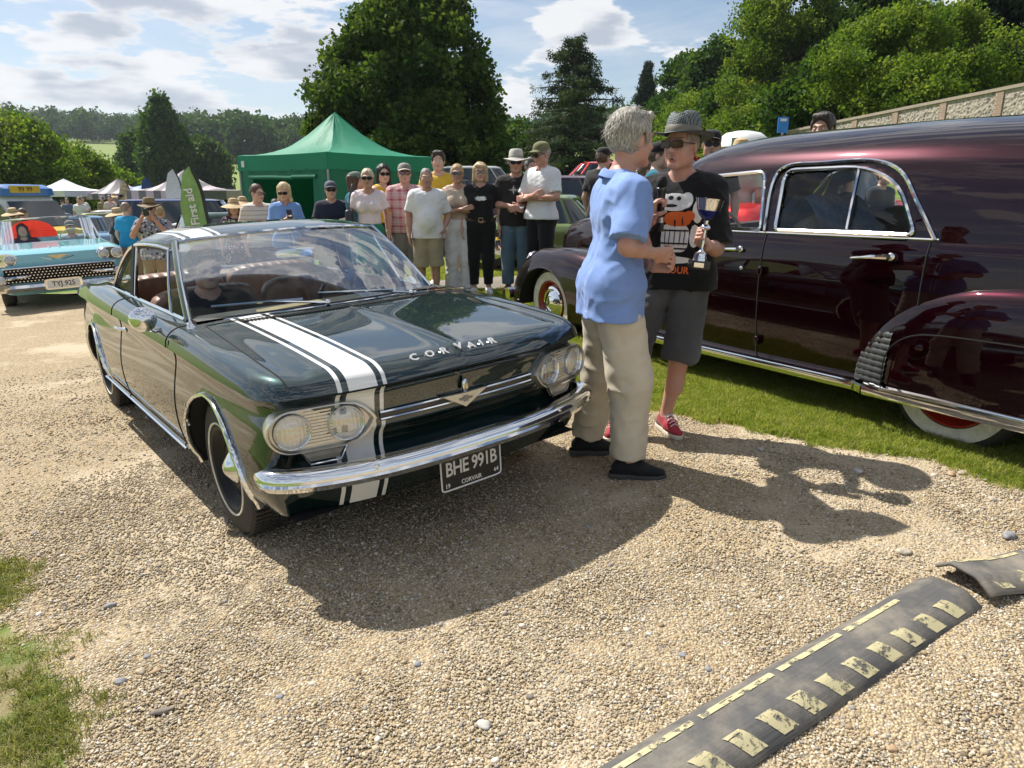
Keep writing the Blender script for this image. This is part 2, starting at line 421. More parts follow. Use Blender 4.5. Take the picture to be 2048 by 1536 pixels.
    pathc = t.mix(t.noise(v, 70, 4, .7), (.17, .15, .125), (.30, .27, .22))
    base = t.mix(pa, t.mix(t.step(t.math('ADD', ga, t.math('MULTIPLY', t.math('SUBTRACT', t.noise(v, 25, 4, .7), .5), .5)), .35, .65), grav, grass), pathc)
    h = t.math('MULTIPLY', t.math('SUBTRACT', .6, vo.outputs['Distance']), t.math('SUBTRACT', 1.0, t.math('MULTIPLY', dm, .8)))
    h = t.math('ADD', t.math('MULTIPLY', h, t.math('SUBTRACT', 1.0, ga)), t.math('MULTIPLY', gf, t.math('MULTIPLY', ga, 1.5)))
    b = t.bsdf(Base_Color=base, Roughness=.9, Specular_IOR_Level=.25, Normal=t.bump(h, .9, .012))
    me.materials.append(t.finish(b))
    o = link('ground', me); o['kind'] = 'structure'; return o
make_ground()

def frustum_points(n, rmin, rmax, power=1.0, amax=40):
    a = (RNG.random(n) * 2 - 1) * rad(amax); u = RNG.random(n); r = np.sqrt(rmin ** 2 + u * (rmax ** 2 - rmin ** 2)) if power == 1 else rmin + (rmax - rmin) * u ** power
    return r * np.sin(a), r * np.cos(a)
def pebble_mesh(seed, mat):
    rg = np.random.default_rng(seed); bm = bmesh.new(); bmesh.ops.create_icosphere(bm, subdivisions=1, radius=1)
    sx = np.array([1, rg.uniform(.65, .95), rg.uniform(.45, .65)])
    for v in bm.verts:
        p = np.array(v.co) * sx * (1 + rg.uniform(-.18, .18)); v.co = p
    me = bpy.data.meshes.new('pebble'); bm.to_mesh(me); bm.free(); me.materials.append(mat)
    me.polygons.foreach_set('use_smooth', [True] * len(me.polygons)); return me
def stone_mat():
    t = NT('pebble'); r = t.n('ShaderNodeObjectInfo').outputs['Random']; v = t.coord()
    c = t.ramp(r, [(0, (.17, .135, .10)), (.10, (.36, .275, .17)), (.28, (.45, .375, .25)), (.48, (.55, .475, .34)), (.63, (.45, .35, .215)), (.76, (.29, .275, .26)), (.90, (.66, .59, .46)), (1, (.74, .71, .64))])
    c = t.mix(t.noise(v, 3, 4), c, t.mix(1.0, c, (.72, .68, .62), 'MULTIPLY'))
    return t.finish(t.bsdf(Base_Color=c, Roughness=.8, Specular_IOR_Level=.3))
MSTONE = stone_mat()
PEB = source_collection('pebble', [pebble_mesh(i, MSTONE) for i in range(6)])
def scatter_pebbles():
    xs, ys, ss = [], [], []
    for n, r0, r1, lo, hi in ((92000, 1.25, 2.7, .0030, .0075), (80000, 2.7, 4.4, .0038, .0080), (44000, 4.4, 7.5, .005, .0095)):
        x, y = frustum_points(n, r0, r1); s = lo * (hi / lo) ** (RNG.random(n) ** 1.6) ; s[RNG.random(n) < .012] *= 1.9
        xs.append(x); ys.append(y); ss.append(s)
    x, y, s = map(np.concatenate, (xs, ys, ss))
    g, p = masks(x, y)
    dust = sstep(.02, .30, vnoise(x * 1.1 + 4, y * 1.1, 5.0) + .35 * vnoise(x * 4, y * 4, 9.0))
    keep = (RNG.random(len(x)) > g * .985) & (RNG.random(len(x)) > p) & (RNG.random(len(x)) > dust * .66)
    x, y, s = x[keep], y[keep], s[keep]
    z = gz(x, y) + s * .18
    rot = np.stack([RNG.normal(0, .25, len(x)), RNG.normal(0, .25, len(x)), RNG.random(len(x)) * 6.28], -1)
    o = scatter('gravel', np.stack([x, y, z], -1), rot, s, PEB)
    tag(o, 'loose tan gravel pebbles covering the driveway', 'gravel', kind='stuff')
scatter_pebbles()

def leafmat(name, cols, trans=.35, rough=.55):
    t = NT(name); r = t.n('ShaderNodeObjectInfo').outputs['Random']; v = t.coord()
    f = t.math('ADD', t.math('MULTIPLY', r, .6), t.math('MULTIPLY', t.noise(v, 5, 2), .4))
    k = len(cols); c = t.ramp(f, [(.15 + .7 * i / (k - 1), q) for i, q in enumerate(cols)])
    d = t.bsdf(Base_Color=c, Roughness=rough, Specular_IOR_Level=.08)
    tr = t.n('ShaderNodeBsdfTranslucent', {0: t.mix(1.0, c, (1.25, 1.3, .55), 'MULTIPLY')})
    mx = t.n('ShaderNodeMixShader', {0: trans}); t.nt.links.new(d.outputs[0], mx.inputs[1]); t.nt.links.new(tr.outputs[0], mx.inputs[2])
    return t.finish(mx)
def tuft_mesh(seed, mat, nb=16, h=.05, spread=.035):
    rg = np.random.default_rng(seed); mb = MB()
    for _ in range(nb):
        a = rg.random() * 6.28; r = spread * math.sqrt(rg.random()); p = np.array([r * math.cos(a), r * math.sin(a), 0])
        hh = h * rg.uniform(.45, 1.1); d = np.array([rg.normal(0, .45), rg.normal(0, .45), 1.0]); d2 = d + np.array([rg.normal(0, .6), rg.normal(0, .6), -.2])
        q = p + d * hh * .55; e = q + unit(d2) * hh * .55; w = .0022 * unit(np.array([rg.normal(), rg.normal(), 0]))
        mb.add([p - w, p + w, q + w * .8, q - w * .8, e], [(0, 1, 2, 3), (3, 2, 4)])
    return mb.mesh('tuft', [mat], smooth=False)
MGRASS = leafmat('grass_blade', [(.12, .18, .022), (.21, .27, .040), (.30, .35, .070), (.42, .42, .14), (.55, .48, .26)], .48)
TUFT = source_collection('tuft', [tuft_mesh(i, MGRASS) for i in range(5)])
def scatter_grass():
    xs, ys, ss = [], [], []
    for n, r0, r1, lo, hi in ((60000, 1.3, 3.3, .45, .8), (110000, 3.0, 6.5, .6, 1.05), (90000, 6.5, 13, .9, 1.5)):
        x, y = frustum_points(n, r0, r1, 1.0, 41); xs.append(x); ys.append(y); ss.append(RNG.uniform(lo, hi, n))
    x, y, s = map(np.concatenate, (xs, ys, ss)); g, p = masks(x, y)
    patch = sstep(-.5, .4, vnoise(x * 3, y * 3, 12.0)); near = np.hypot(x, y) < 3.0
    keep = (RNG.random(len(x)) < g * np.where(near, .05 + .38 * patch, 1)) & (g > .12)
    x, y, s = x[keep], y[keep], s[keep] * (.75 + .35 * patch[keep])
    rot = np.stack([RNG.normal(0, .12, len(x)), RNG.normal(0, .12, len(x)), RNG.random(len(x)) * 6.28], -1)
    P = np.stack([x, y, gz(x, y) - .004], -1); dry = (x < -.6) & (y < 4)
    tag(scatter('grass', P[~dry], rot[~dry], s[~dry], TUFT), 'short mown grass of the lawn under the maroon car', 'grass', kind='stuff')
    tag(scatter('dry_grass', P[dry], rot[dry], s[dry], source_collection('dry_tuft', [tuft_mesh(i + 20, leafmat('dry_grass_blade', [(.10, .14, .03), (.19, .22, .06), (.32, .31, .13), (.46, .41, .23)], .35)) for i in range(3)])), 'thin worn grass spreading onto the gravel', 'grass', kind='stuff')
scatter_grass()

# larger single stones lying on the gravel: (u, v, length in px, colour index, elongation)
SCOL = [(.20, .17, .14), (.40, .33, .24), (.24, .24, .25), (.42, .37, .29), (.38, .26, .15), (.46, .44, .40)]
SNAME = ['dark brown', 'tan', 'blue-grey', 'pale buff', 'orange', 'whitish']
STONES = [(325, 1424, 48, 0, 3.0, 'dark brown oblong pebble lying near the grass patch'), (220, 1213, 24, 2, 1.5, 'small dark grey flint on the gravel below the car wheel'),
 (967, 1453, 34, 5, 1.3, 'rounded whitish stone alone in the front gravel'), (835, 1330, 22, 2, 1.3, 'blue-grey pebble in the middle of the front gravel'),
 (240, 1365, 24, 2, 1.4, 'grey pebble between the grass patch and the oblong stone'), (310, 1345, 24, 4, 1.7, 'orange pebble beside a grey one on the gravel'), (281, 1345, 22, 1, 1.3, 'tan pebble touching an orange one on the gravel'),
 (295, 1315, 16, 2, 1.2, 'small bluish pebble above the orange one'), (1808, 1106, 34, 3, 1.5, 'pale buff stone near the end of the speed ramp'), (2018, 1074, 36, 2, 1.6, 'flat grey stone on gravel beyond the far speed ramp'),
 (1365, 1312, 22, 2, 1.3, 'dark grey pebble beside the long speed ramp'), (1377, 1318, 18, 4, 1.2, 'small orange pebble touching a dark one beside the ramp'), (1297, 1270, 16, 5, 1.2, 'little whitish pebble in gravel left of the ramp'),
 (1417, 1340, 16, 2, 1.2, 'bluish pebble against the speed ramp edge'), (1175, 1053, 14, 2, 1.2, 'small grey pebble in the car shadow'), (1903, 950, 22, 4, 1.4, 'orange-brown stone at the edge of grass and gravel'),
 (1925, 948, 20, 1, 1.3, 'tan stone at the grass edge by the orange one'), (1837, 905, 24, 3, 1.4, 'rounded pale stone lying on the lawn edge'), (1716, 945, 22, 5, 1.2, 'whitish stone in the hatted man shadow'),
 (1545, 903, 18, 3, 1.3, 'pale pebble at the lawn edge near the shadow'), (1522, 900, 16, 5, 1.3, 'white chip of stone in the shadow by the lawn'), (1985, 1000, 18, 3, 1.3, 'buff pebble on gravel below the lawn edge'),
 (1640, 985, 14, 1, 1.2, 'small tan pebble between two shadows'), (640, 1200, 15, 1, 1.3, 'small tan stone beside the car shadow corner'), (1060, 1395, 20, 0, 1.4, 'brown pebble in front gravel'), (560, 1395, 18, 2, 1.3, 'grey pebble right of the oblong stone'),
 (1520, 1415, 18, 5, 1.3, 'white pebble on the near side of the ramp'), (1620, 1380, 20, 4, 1.4, 'orange pebble on the near side of the ramp'), (1785, 1500, 22, 4, 1.3, 'brown pebble in the near gravel by the ramp'), (1970, 940, 16, 1, 1.2, 'tan chip at the lawn edge')]
for i, (u, v, px, ci, el, lab) in enumerate(STONES):
    p = on_ground(u, v); L = .82 * px / FPX * np.linalg.norm(p - [0, 0, CAMH]) / 2
    bm = bmesh.new(); bmesh.ops.create_icosphere(bm, subdivisions=3, radius=1)
    for w in bm.verts:
        c = np.array(w.co); k = 1 + .16 * float(vnoise(c[0] * 1.3 + i * 9, c[1] * 1.3, c[2] * 1.3)) + .05 * float(vnoise(c[0] * 4 + i, c[1] * 4, c[2] * 4))
        if ci in (2, 5, 3): k *= 1 + .10 * float(vnoise(c[0] * 2.2 + i * 5, c[1] * 2.2, 4))
        w.co = c * k * np.array([L, L / el, L / el * .62])
    me = bpy.data.meshes.new('stone'); bm.to_mesh(me); bm.free(); me.polygons.foreach_set('use_smooth', [True] * len(me.polygons))
    me.materials.append(pm('stone_' + SNAME[ci].replace(' ', '_').replace('-', '_'), SCOL[ci], .75, var=.25, scale=40, bump=.3, bscale=160))
    o = link('stone', me); o.location = p + np.array([0, 0, L / el * .35]); o.rotation_euler = (0, 0, [.35, .8, -.4, 1.2][i % 4])
    tag(o, lab, 'stone', 'loose stones lying on the gravel')
# ------------------------------------------------------------------ shared car helpers
def sq(mb, c, d, p=4.0, R=None, nu=24, nv=14):
    """rounded box (superellipsoid) of full size d"""
    P = []; c = np.asarray(c, float)
    def sp(a, e): return math.copysign(abs(a) ** (2 / e), a)
    for i in range(nv + 1):
        t = -math.pi / 2 + math.pi * i / nv; row = []
        for j in range(nu):
            a = 2 * math.pi * j / nu
            q = np.array([sp(math.cos(t), p) * sp(math.cos(a), p), sp(math.cos(t), p) * sp(math.sin(a), p), sp(math.sin(t), p)]) * np.asarray(d) / 2
            row.append(c + (R @ q if R is not None else q))
        P.append(row)
    return mb.grid(P, closev=True)
def rot(axis, a):
    return np.array(Matrix.Rotation(a, 3, axis))
def paint(name, base, metal=.35, stripes=False, flake=.05, coat=1.0, rough=.32, coatr=.012, cior=1.6):
    t = NT(name); v = t.coord()
    fl = t.noise(v, 900, 1); dirt = t.noise(v, 2.2, 5, .6)
    c = t.mix(t.math('MULTIPLY', t.step(fl, .45, .8), flake * 6), base, tuple(min(1, x * 2.2 + .002) for x in base))
    k = dict(Metallic=metal, Roughness=t.math('ADD', t.math('MULTIPLY', dirt, .10), rough - .05))
    if stripes:
        y = t.n('ShaderNodeSeparateXYZ', {0: v}).outputs[1]
        def band(a, b): return t.math('MULTIPLY', t.math('GREATER_THAN', y, a), t.math('LESS_THAN', y, b))
        msk = t.math('ADD', t.math('ADD', band(-.552, -.536), band(-.512, -.402)), band(-.380, -.364))
        c = t.mix(msk, c, (.80, .80, .78)); k['Metallic'] = t.math('MULTIPLY', t.math('SUBTRACT', 1.0, msk), metal)
    b = t.bsdf(Base_Color=c, Coat_Weight=coat, Coat_Roughness=t.math('ADD', t.math('MULTIPLY', dirt, .02), coatr), Coat_IOR=cior, Specular_IOR_Level=.0, **k)
    return t.finish(b)
CH = chrome(); GL = glass('window_glass', (.92, .95, .94), .8); BLK = pm('black_rubber', (.012, .012, .013), .55, var=.3, scale=30, bump=.2)
BLKP = pm('black_gloss_paint', (.008, .008, .009), .22, coat=.6); DARK = pm('dark_cavity', (.006, .006, .006), .9)
WHT = pm('white_paint', (.78, .78, .75), .4); WALL = pm('whitewall_rubber', (.68, .65, .55), .7, var=.15, scale=18)
CREAM = pm('cream_vinyl', (.55, .48, .34), .5)
def tyre_mat():
    t = NT('tyre_rubber'); v = t.coord(); n = t.noise(v, 25, 4)
    return t.finish(t.bsdf(Base_Color=t.mix(n, (.018, .017, .016), (.045, .041, .036)), Roughness=.75, Normal=t.bump(t.noise(v, 260, 2), .25, .002)))
TYRE = tyre_mat()
def wheel(parent, c, side, R, w, rim_r, rim_m, white=None, cap='small', name='wheel', tread=0):
    """wheel centred at c, outer face towards side*Y; returns wheel part with tyre, rim, hubcap sub-parts"""
    d = (0, side, 0); c = np.asarray(c, float); h = w / 2
    prof = [(rim_r * .97, -h * .9), (rim_r * 1.02, -h), (R * .86, -h * 1.02), (R * .95, -h * .92), (R * .99, -h * .72), (R, -h * .4), (R, h * .4), (R * .99, h * .72), (R * .95, h * .92), (R * .86, h * 1.02), (rim_r * 1.06, h * .98), (rim_r * 1.0, h * .86), (rim_r * .97, h * .7)]
    ty = MB().lathe(prof, c, d, 56); x, y, z = frame(d)
    if tread:
        for k in range(tread):
            a = 2 * math.pi * k / tread
            e = math.cos(a) * x + math.sin(a) * y; tn = np.cross(z, e)
            Rm = np.stack([e, tn, z], 1)
            for s_ in (-.62, -.2, .22, .64):
                ty.box(c + e * (R + .002) + z * s_ * h + tn * .008 * (1 if s_ > 0 else -1), (.012, R * 2 * math.pi / tread * .62, h * .34), Rm)
    wo = ty.build(name, [TYRE], parent, auto=35)
    if white:
        a, b = white; MB().lathe([(a, h * 1.005), (a + .001, h * 1.03 + .002), (b - .001, h * 1.03 + .003), (b, h * 1.0)], c, d, 64).build('whitewall', [WALL], wo)
    r = rim_r
    MB().lathe([(r * 1.02, h * .84), (r * 1.03, h * .97), (r * .99, h * .98), (r * .95, h * .86), (r * .90, h * .55), (r * .84, h * .42), (r * .62, h * .48), (r * .52, h * .62), (r * .34, h * .60), (r * .0, h * .60)], c, d, 48).build('rim', [rim_m], wo)
    if cap == 'small':
        MB().lathe([(r * .40, h * .58), (r * .40, h * .66), (r * .33, h * .78), (r * .20, h * .98), (r * .10, h * 1.12), (0, h * 1.16)], c, d, 32).build('hubcap', [CH], wo)
    elif cap == 'big':
        MB().lathe([(r * .74, h * .60), (r * .76, h * .80), (r * .66, h * .88), (r * .60, h * .80), (r * .52, h * 1.0), (r * .34, h * 1.12), (r * .30, h * 1.04), (r * .2, h * 1.14), (0, h * 1.20)], c, d, 40).build('hubcap', [CH], wo)
    return wo
def arch_cut(me, circles, ysign=None):
    """cut wheel arches out of a dense side shell: (cx, cz, rx, rz)"""
    bm = bmesh.new(); bm.from_mesh(me)
    for cx, cz, rx, rz in circles:
        ins = {}
        for v in bm.verts:
            q = math.hypot((v.co.x - cx) / rx, (v.co.z - cz) / rz); ins[v] = q if abs(v.co.y) > .5 else 9
        kill = [f for f in bm.faces if all(ins[v] < 1 for v in f.verts)]
        edge = [v for f in bm.faces if any(ins[v] < 1 for v in f.verts) and not all(ins[v] < 1 for v in f.verts) for v in f.verts if ins[v] < 1]
        for v in set(edge):
            q = max(ins[v], 1e-3); v.co.x = cx + (v.co.x - cx) / q; v.co.z = cz + (v.co.z - cz) / q
        bmesh.ops.delete(bm, geom=kill, context='FACES')
    bm.to_mesh(me); bm.free(); me.update()
def sweep_profile(mb, path, outs, prof, zup=(0, 0, 1), scale=None):
    """profile of (outward, up) offsets swept along path points with outward vectors"""
    zup = np.asarray(zup, float); rows = []
    for i, (p, o) in enumerate(zip(path, outs)):
        k = 1 if scale is None else scale[i]
        rows.append([np.asarray(p) + np.asarray(o) * a * k + zup * b * k for a, b in prof])
    return mb.grid(rows, closev=True)
def seam(parent, pts, r=.0035, mat=None, name='shut_line'):
    return MB().tube(pts, r, 5).build(name, [mat or DARK], parent)

# ------------------------------------------------------------------ the dark green coupe
CO = np.array([-0.63485, 3.44207, 0.00404]); CF = np.array([.62872, -.77737, .02012]); CL = np.array([.77643, .62898, .03941]); CN = np.array([-.04329, -.00916, .99902])
def coupe():
    root = thing('parked_car', 'dark green vintage coupe with white racing stripes on its bonnet', 'car', mat=basis(CO, CF, CL, CN))
    P = paint('dark_green_paint', (.006, .020, .019), .5, True, cior=1.9)
    ctl = [(.770, 0, .752), (.766, .20, .750), (.748, .40, .745), (.718, .55, .742), (.675, .68, .740), (.62, .77, .738), (.54, .812, .742), (.40, .832, .752), (.15, .845, .768), (-.20, .850, .782), (-.80, .852, .795), (-1.5, .852, .80), (-2.2, .848, .80), (-2.75, .838, .798), (-3.2, .815, .79), (-3.5, .775, .78), (-3.68, .70, .775), (-3.76, .55, .772), (-3.80, .30, .77), (-3.81, 0, .77)]
    C_ = cr(ctl, 1200); seg = np.concatenate([[0], np.cumsum(np.linalg.norm(np.diff(C_[:, :2], axis=0), axis=1))])
    def at_s(s): return np.stack([np.interp(s, seg, C_[:, k]) for k in range(3)], -1)
    Ltot = seg[-1]
    i_side = np.argmax(C_[:, 1] > .84); 
    def s_of_x(x): j = np.where(C_[:, 1] > .5)[0]; return float(np.interp(-x, -C_[j, 0], seg[j]))
    XD0, XD1 = -.50, -1.72                       # door shut lines
    ss = np.unique(np.concatenate([np.linspace(0, Ltot, 250), [s_of_x(XD0), s_of_x(XD1)]]))
    O = at_s(ss); Tn = np.gradient(at_s(ss + 1e-4), axis=0) ; d2 = at_s(np.minimum(ss + .01, Ltot)) - at_s(np.maximum(ss - .01, 0))
    Nn = np.stack([-d2[:, 1], d2[:, 0]], -1); Nn /= np.linalg.norm(Nn, axis=1)[:, None]; Nn *= -1
    Nn[0] = (1, 0); Nn[-1] = (-1, 0)
    side = [(0, 0), (.016, -.008), (.036, -.032), (.038, -.080), (.018, .62), (.004, .54), (.0, .46), (.006, .38), (.022, .31), (.055, .25)]
    front = [(0, 0), (.016, -.010), (.036, -.035), (.046, -.085), (.050, .615), (.046, .575), (.075, .535), (.085, .47), (.06, .36), (.11, .25)]
    def profile(pr, zc):
        q = [(a, zc + b if b <= 0 else b) for a, b in pr]; return cr(q, 30)
    wgt = sstep(.35, .9, Nn[:, 0])
    grid = []
    for o, nn, w in zip(O, Nn, wgt):
        a, b = profile(side, o[2]), profile(front, o[2]); q = a * (1 - w) + b * w
        grid.append(np.stack([o[0] - nn[0] * q[:, 0], o[1] - nn[1] * q[:, 0], q[:, 1]], -1))
    grid = np.array(grid)
    ARCH = [(0, .285, .365, .36), (-2.743, .285, .35, .335)]
    mid = .5 * (O[:-1] + O[1:])
    for sg in (-1, 1):
        G = grid.copy(); G[..., 1] *= sg
        isd = (O[:, 0] <= XD0 + 1e-6) & (O[:, 0] >= XD1 - 1e-6) & (O[:, 1] > .5)
        k0, k1 = np.where(isd)[0][[0, -1]]
        for nm_, sl_ in (('front_quarter', G[:k0 + 1]), ('rear_quarter', G[k1:])):
            me = MB().grid(sl_, flip=sg > 0).mesh(nm_, [P], True, 50); arch_cut(me, ARCH); link(nm_, me, root)
        dr = MB(); dr.grid(G[k0:k1 + 1], flip=sg > 0); do = dr.build('door', [P], root, auto=50)
        for kk in (k0, k1):
            n_ = np.array([Nn[kk][0], Nn[kk][1] * sg, 0]); seam(root, [p + n_ * .0005 for p in G[kk][1:-1]], .003)
        # arch lip trim and wheel well
        for ai, (cx, cz, rx, rz) in enumerate(ARCH):
            an = np.linspace(rad(-8), rad(188), 40); pts = []
            for a in an:
                x, z = cx + rx * math.cos(a), cz + rz * math.sin(a); k = int(np.argmin(np.abs(O[:, 0] - x) + 10 * (O[:, 1] < .4)))
                yy = np.interp(z, G[k][::-1, 2], G[k][::-1, 1]); pts.append((x, yy + sg * .004, z))
            MB().tube(pts, .015, 8, flat=.7).build('arch_trim', [CH], root)
            rows = [[(p[0] * 1.0, p[1] - sg * q, p[2]) for p in pts] for q in (.004, .12, .26)]
            MB().grid(rows).build('wheel_well', [DARK], root)
            MB().prism([(cx + rx * 1.05 * math.cos(a), cz + rz * 1.05 * math.sin(a)) for a in an], .004, (0, sg * .55, 0), (1, 0, 0), (0, 0, 1)).build('wheel_well', [DARK], root)
        # rocker trim
        MB().tube([(x, sg * (.845 + .004), .305) for x in np.linspace(-.40, -2.36, 8)], .014, 6, flat=.5).build('rocker_trim', [CH], root)
    # top surfaces ----------------------------------------------------
    jF = np.where(seg <= s_of_x(.54))[0]; Fy = C_[jF, 1]; Fx = C_[jF, 0]
    xf = lambda y: np.interp(np.abs(y), Fy, Fx)
    jS = np.where((C_[:, 1] > .5))[0]; Wx = lambda x: np.interp(-np.asarray(x), -C_[jS, 0], C_[jS, 1])
    zc = lambda x: np.interp(-np.asarray(x), [-.78, -.54, -.15, .2, .8, 1.5, 2.75, 3.5, 3.82], [.752, .742, .768, .782, .795, .80, .798, .78, .77])
    xr = lambda y: np.interp(np.abs(y), [0, .3, .55, .70, .78], [-3.81, -3.80, -3.76, -3.68, -3.5])
    ztop = crf([-3.82, -3.6, -3.0, -2.5, -1.5, -.6, -.3, .1, .5, .8], [.80, .84, .90, .915, .90, .893, .886, .868, .845, .83])
    E = lambda t: np.sqrt(np.clip(1 - (1 - np.clip(t, 0, 1)) ** 2, 0, 1))
    def Ht(x, y):
        x = np.asarray(x, float); y = np.asarray(y, float); z0 = zc(x)
        ds = np.where(x > .54, .812 + (.54 - x) * .25, Wx(x)) - np.abs(y); df = xf(y) - x; dr_ = x - xr(y)
        A = ztop(x) - z0 - .010 * np.clip(np.abs(y) / .7, 0, 1) ** 2
        a = np.minimum(E(df / .34), E(dr_ / .35)); a = .74 * E(df / .11) * E(dr_ / .2) + .26 * np.minimum(E(df / .55), E(dr_ / .6))
        h = z0 + A * (.8 * E(ds / .085) + .2 * E(ds / .30)) * a
        h = h + .016 * np.exp(-np.abs(y) / .020) * sstep(-.35, -.1, x) * sstep(0, .10, df)      # centre ridge
        h = h - .010 * np.exp(-((np.abs(y) - .655) / .045) ** 2) * sstep(-.3, .35, x) * sstep(0, .12, df)
        return h
    def coons(n, m, A0, A1, B0, B1):
        """A0(f): f edge at g=0, A1 at g=1, B0(g) at f=0, B1 at f=1 (plan points)"""
        f = np.linspace(0, 1, n); g = np.linspace(0, 1, m); a0, a1, b0, b1 = A0(f), A1(f), B0(g), B1(g)
        F, Gg = f[:, None, None], g[None, :, None]
        return (1 - Gg) * a0[:, None] + Gg * a1[:, None] + (1 - F) * b0[None] + F * b1[None] - ((1 - F) * (1 - Gg) * a0[0] + F * (1 - Gg) * a0[-1] + (1 - F) * Gg * a1[0] + F * Gg * a1[-1])
    sC = s_of_x(.54); xcowl = -.45
    A0 = lambda f: at_s(f ** .93 * sC)[:, :2]
    A1 = lambda f: np.stack([np.full_like(f, xcowl), f * Wx(xcowl)], -1)
    B0 = lambda g: np.stack([.77 + (xcowl - .77) * g, 0 * g], -1)
    B1 = lambda g: (lambda xx: np.stack([xx, Wx(xx)], -1))(.54 + (xcowl - .54) * g)
    Q = coons(61, 70, A0, A1, B0, B1); Z = Ht(Q[..., 0], Q[..., 1]); 
    # keep the rim of the patch on the crease itself
    Z[:, 0] = at_s(np.linspace(0, 1, 61) ** .93 * sC)[:, 2]; Z[-1, :] = zc(Q[-1, :, 0])
    H3 = np.concatenate([Q, Z[..., None]], -1); kh = 48                    # column of the bonnet shut line
    full = np.concatenate([H3[kh:0:-1] * [1, -1, 1], H3[:kh + 1]], 0)
    bo = MB().grid(full[:, :66], flip=True).build('bonnet', [P], root, auto=60)
    cw = MB().grid(full[:, 65:], flip=True); cw.build('cowl', [P], root, auto=60)
    for sg in (-1, 1):
        MB().grid(H3[kh:] * [1, sg, 1], flip=sg > 0).build('wing', [P], root, auto=60)
        seam(root, [p * [1, sg, 1] + [0, 0, .0005] for p in H3[kh][1:66]], .0032)
    seam(root, [p + [0, 0, .0005] for p in full[:, 65]], .0028)
    seam(root, [p + np.array([.001, 0, -.002]) for p in full[:, 0]], .004)
    # belt shelf beside the cabin and rear deck
    for sg in (-1, 1):
        xs = np.linspace(xcowl, -2.62, 60); rows = []
        for x in xs:
            w = Wx(x); yi = .705 if x > -2.3 else .705
            ys = w - (w - yi) * np.linspace(0, 1, 10) ** 1.4
            rows.append([(x, sg * y, float(Ht(x, y)) if k else float(zc(x))) for k, y in enumerate(ys)])
        kd0 = int(np.argmin(np.abs(xs - XD0))); kd1 = int(np.argmin(np.abs(xs - XD1)))
        MB().grid(rows, flip=sg < 0).build('belt_panel', [P], root, auto=60)
        for k in (kd0, kd1): seam(root, [np.array(p) + [0, 0, .0006] for p in rows[k]], .003)
    A0r = lambda f: np.stack([np.full_like(f, -2.62), f * Wx(-2.62)], -1)
    jb = s_of_x(-3.5); A1r = lambda f: at_s(Ltot - f * (Ltot - jb))[:, :2]
    B0r = lambda g: np.stack([-2.62 + (-3.81 + 2.62) * g, 0 * g], -1); B1r = lambda g: (lambda xx: np.stack([xx, Wx(xx)], -1))(-2.62 + (-3.5 + 2.62) * g)
    Q = coons(30, 36, A0r, A1r, B0r, B1r); Z = Ht(Q[..., 0], Q[..., 1]); Z[:, -1] = .772; Z[-1] = zc(Q[-1, :, 0]); R3 = np.concatenate([Q, Z[..., None]], -1)
    MB().grid(np.concatenate([R3[:0:-1] * [1, -1, 1], R3], 0), flip=True).build('boot_lid', [P], root, auto=60)
    # cowl vent louvres
    for (a, b) in ((-.53, .01), (.03, .53)):
        lv = MB()
        for y in np.arange(a, b, .0175):
            x = -.285 - .06 * (abs(y) / .6) ** 2
            lv.box((x, y, float(Ht(x, y)) + .003), (.055, .007, .004), rot('Z', .18 * (1 if y < 0 else -1)))
        lv.build('cowl_vent', [DARK], root, smooth=False)
    # windscreen, roof, pillars ----------------------------------------
    tb = np.linspace(-1, 1, 33)
    Bw = np.stack([-.405 - .19 * tb ** 2, .70 * tb, .897 - .022 * tb ** 2], -1); Tw = np.stack([-.93 - .13 * tb ** 2, .588 * tb, 1.262 - .03 * tb ** 2], -1)
    rows = []
    for k in np.linspace(0, 1, 14):
        p = Bw * (1 - k) + Tw * k; b = 4 * k * (1 - k) * .030; p = p + np.array([b * .6, 0, b]); rows.append(p)
    MB().grid(rows).build('windscreen', [glass('windscreen_glass', (.80, .87, .86), .42)], root)
    MB().tube(Bw + [.004, 0, -.004], .011, 6).build('windscreen_gasket', [BLK], root)
    MB().tube(Bw + [.016, 0, -.008], .007, 6).build('windscreen_trim', [CH], root)
    MB().tube(Tw + [0, 0, .004], .010, 6).build('windscreen_trim', [CH], root)
    zr = crf([-2.12, -1.9, -1.6, -1.3, -1.06, -.93], [1.225, 1.275, 1.302, 1.302, 1.282, 1.264]); ys_ = crf([-2.12, -1.7, -1.3, -1.06], [.615, .622, .618, .596])
    rows = []
    for k in np.linspace(0, 1, 34):
        x = Tw[:, 0] * (1 - k) + (-2.06 - .06 * tb ** 2) * k; a = np.abs(tb)
        z = zr(x) - (.030 + .028 * k) * a ** 3 * sstep(-.0, .08, k + .001) - .03 * a ** 2 * (1 - sstep(0, .08, k)) ; z = np.where(k == 0, Tw[:, 2] + .006, z)
        z = z - .020 * a ** 8 * sstep(0, .1, k)
        rows.append(np.stack([x, ys_(x) * tb if k > 0 else Tw[:, 1] * 1.01, z], -1))
    R = np.array(rows); MB().grid(R).build('roof', [P], root, auto=60)
    arc = np.array([(-1.085, .607, 1.198), (-1.3, .625, 1.212), (-1.67, .637, 1.206), (-1.9, .648, 1.168), (-2.08, .668, 1.085), (-2.22, .69, .985), (-2.31, .702, .905)])
    arcs = cr(arc, 40)
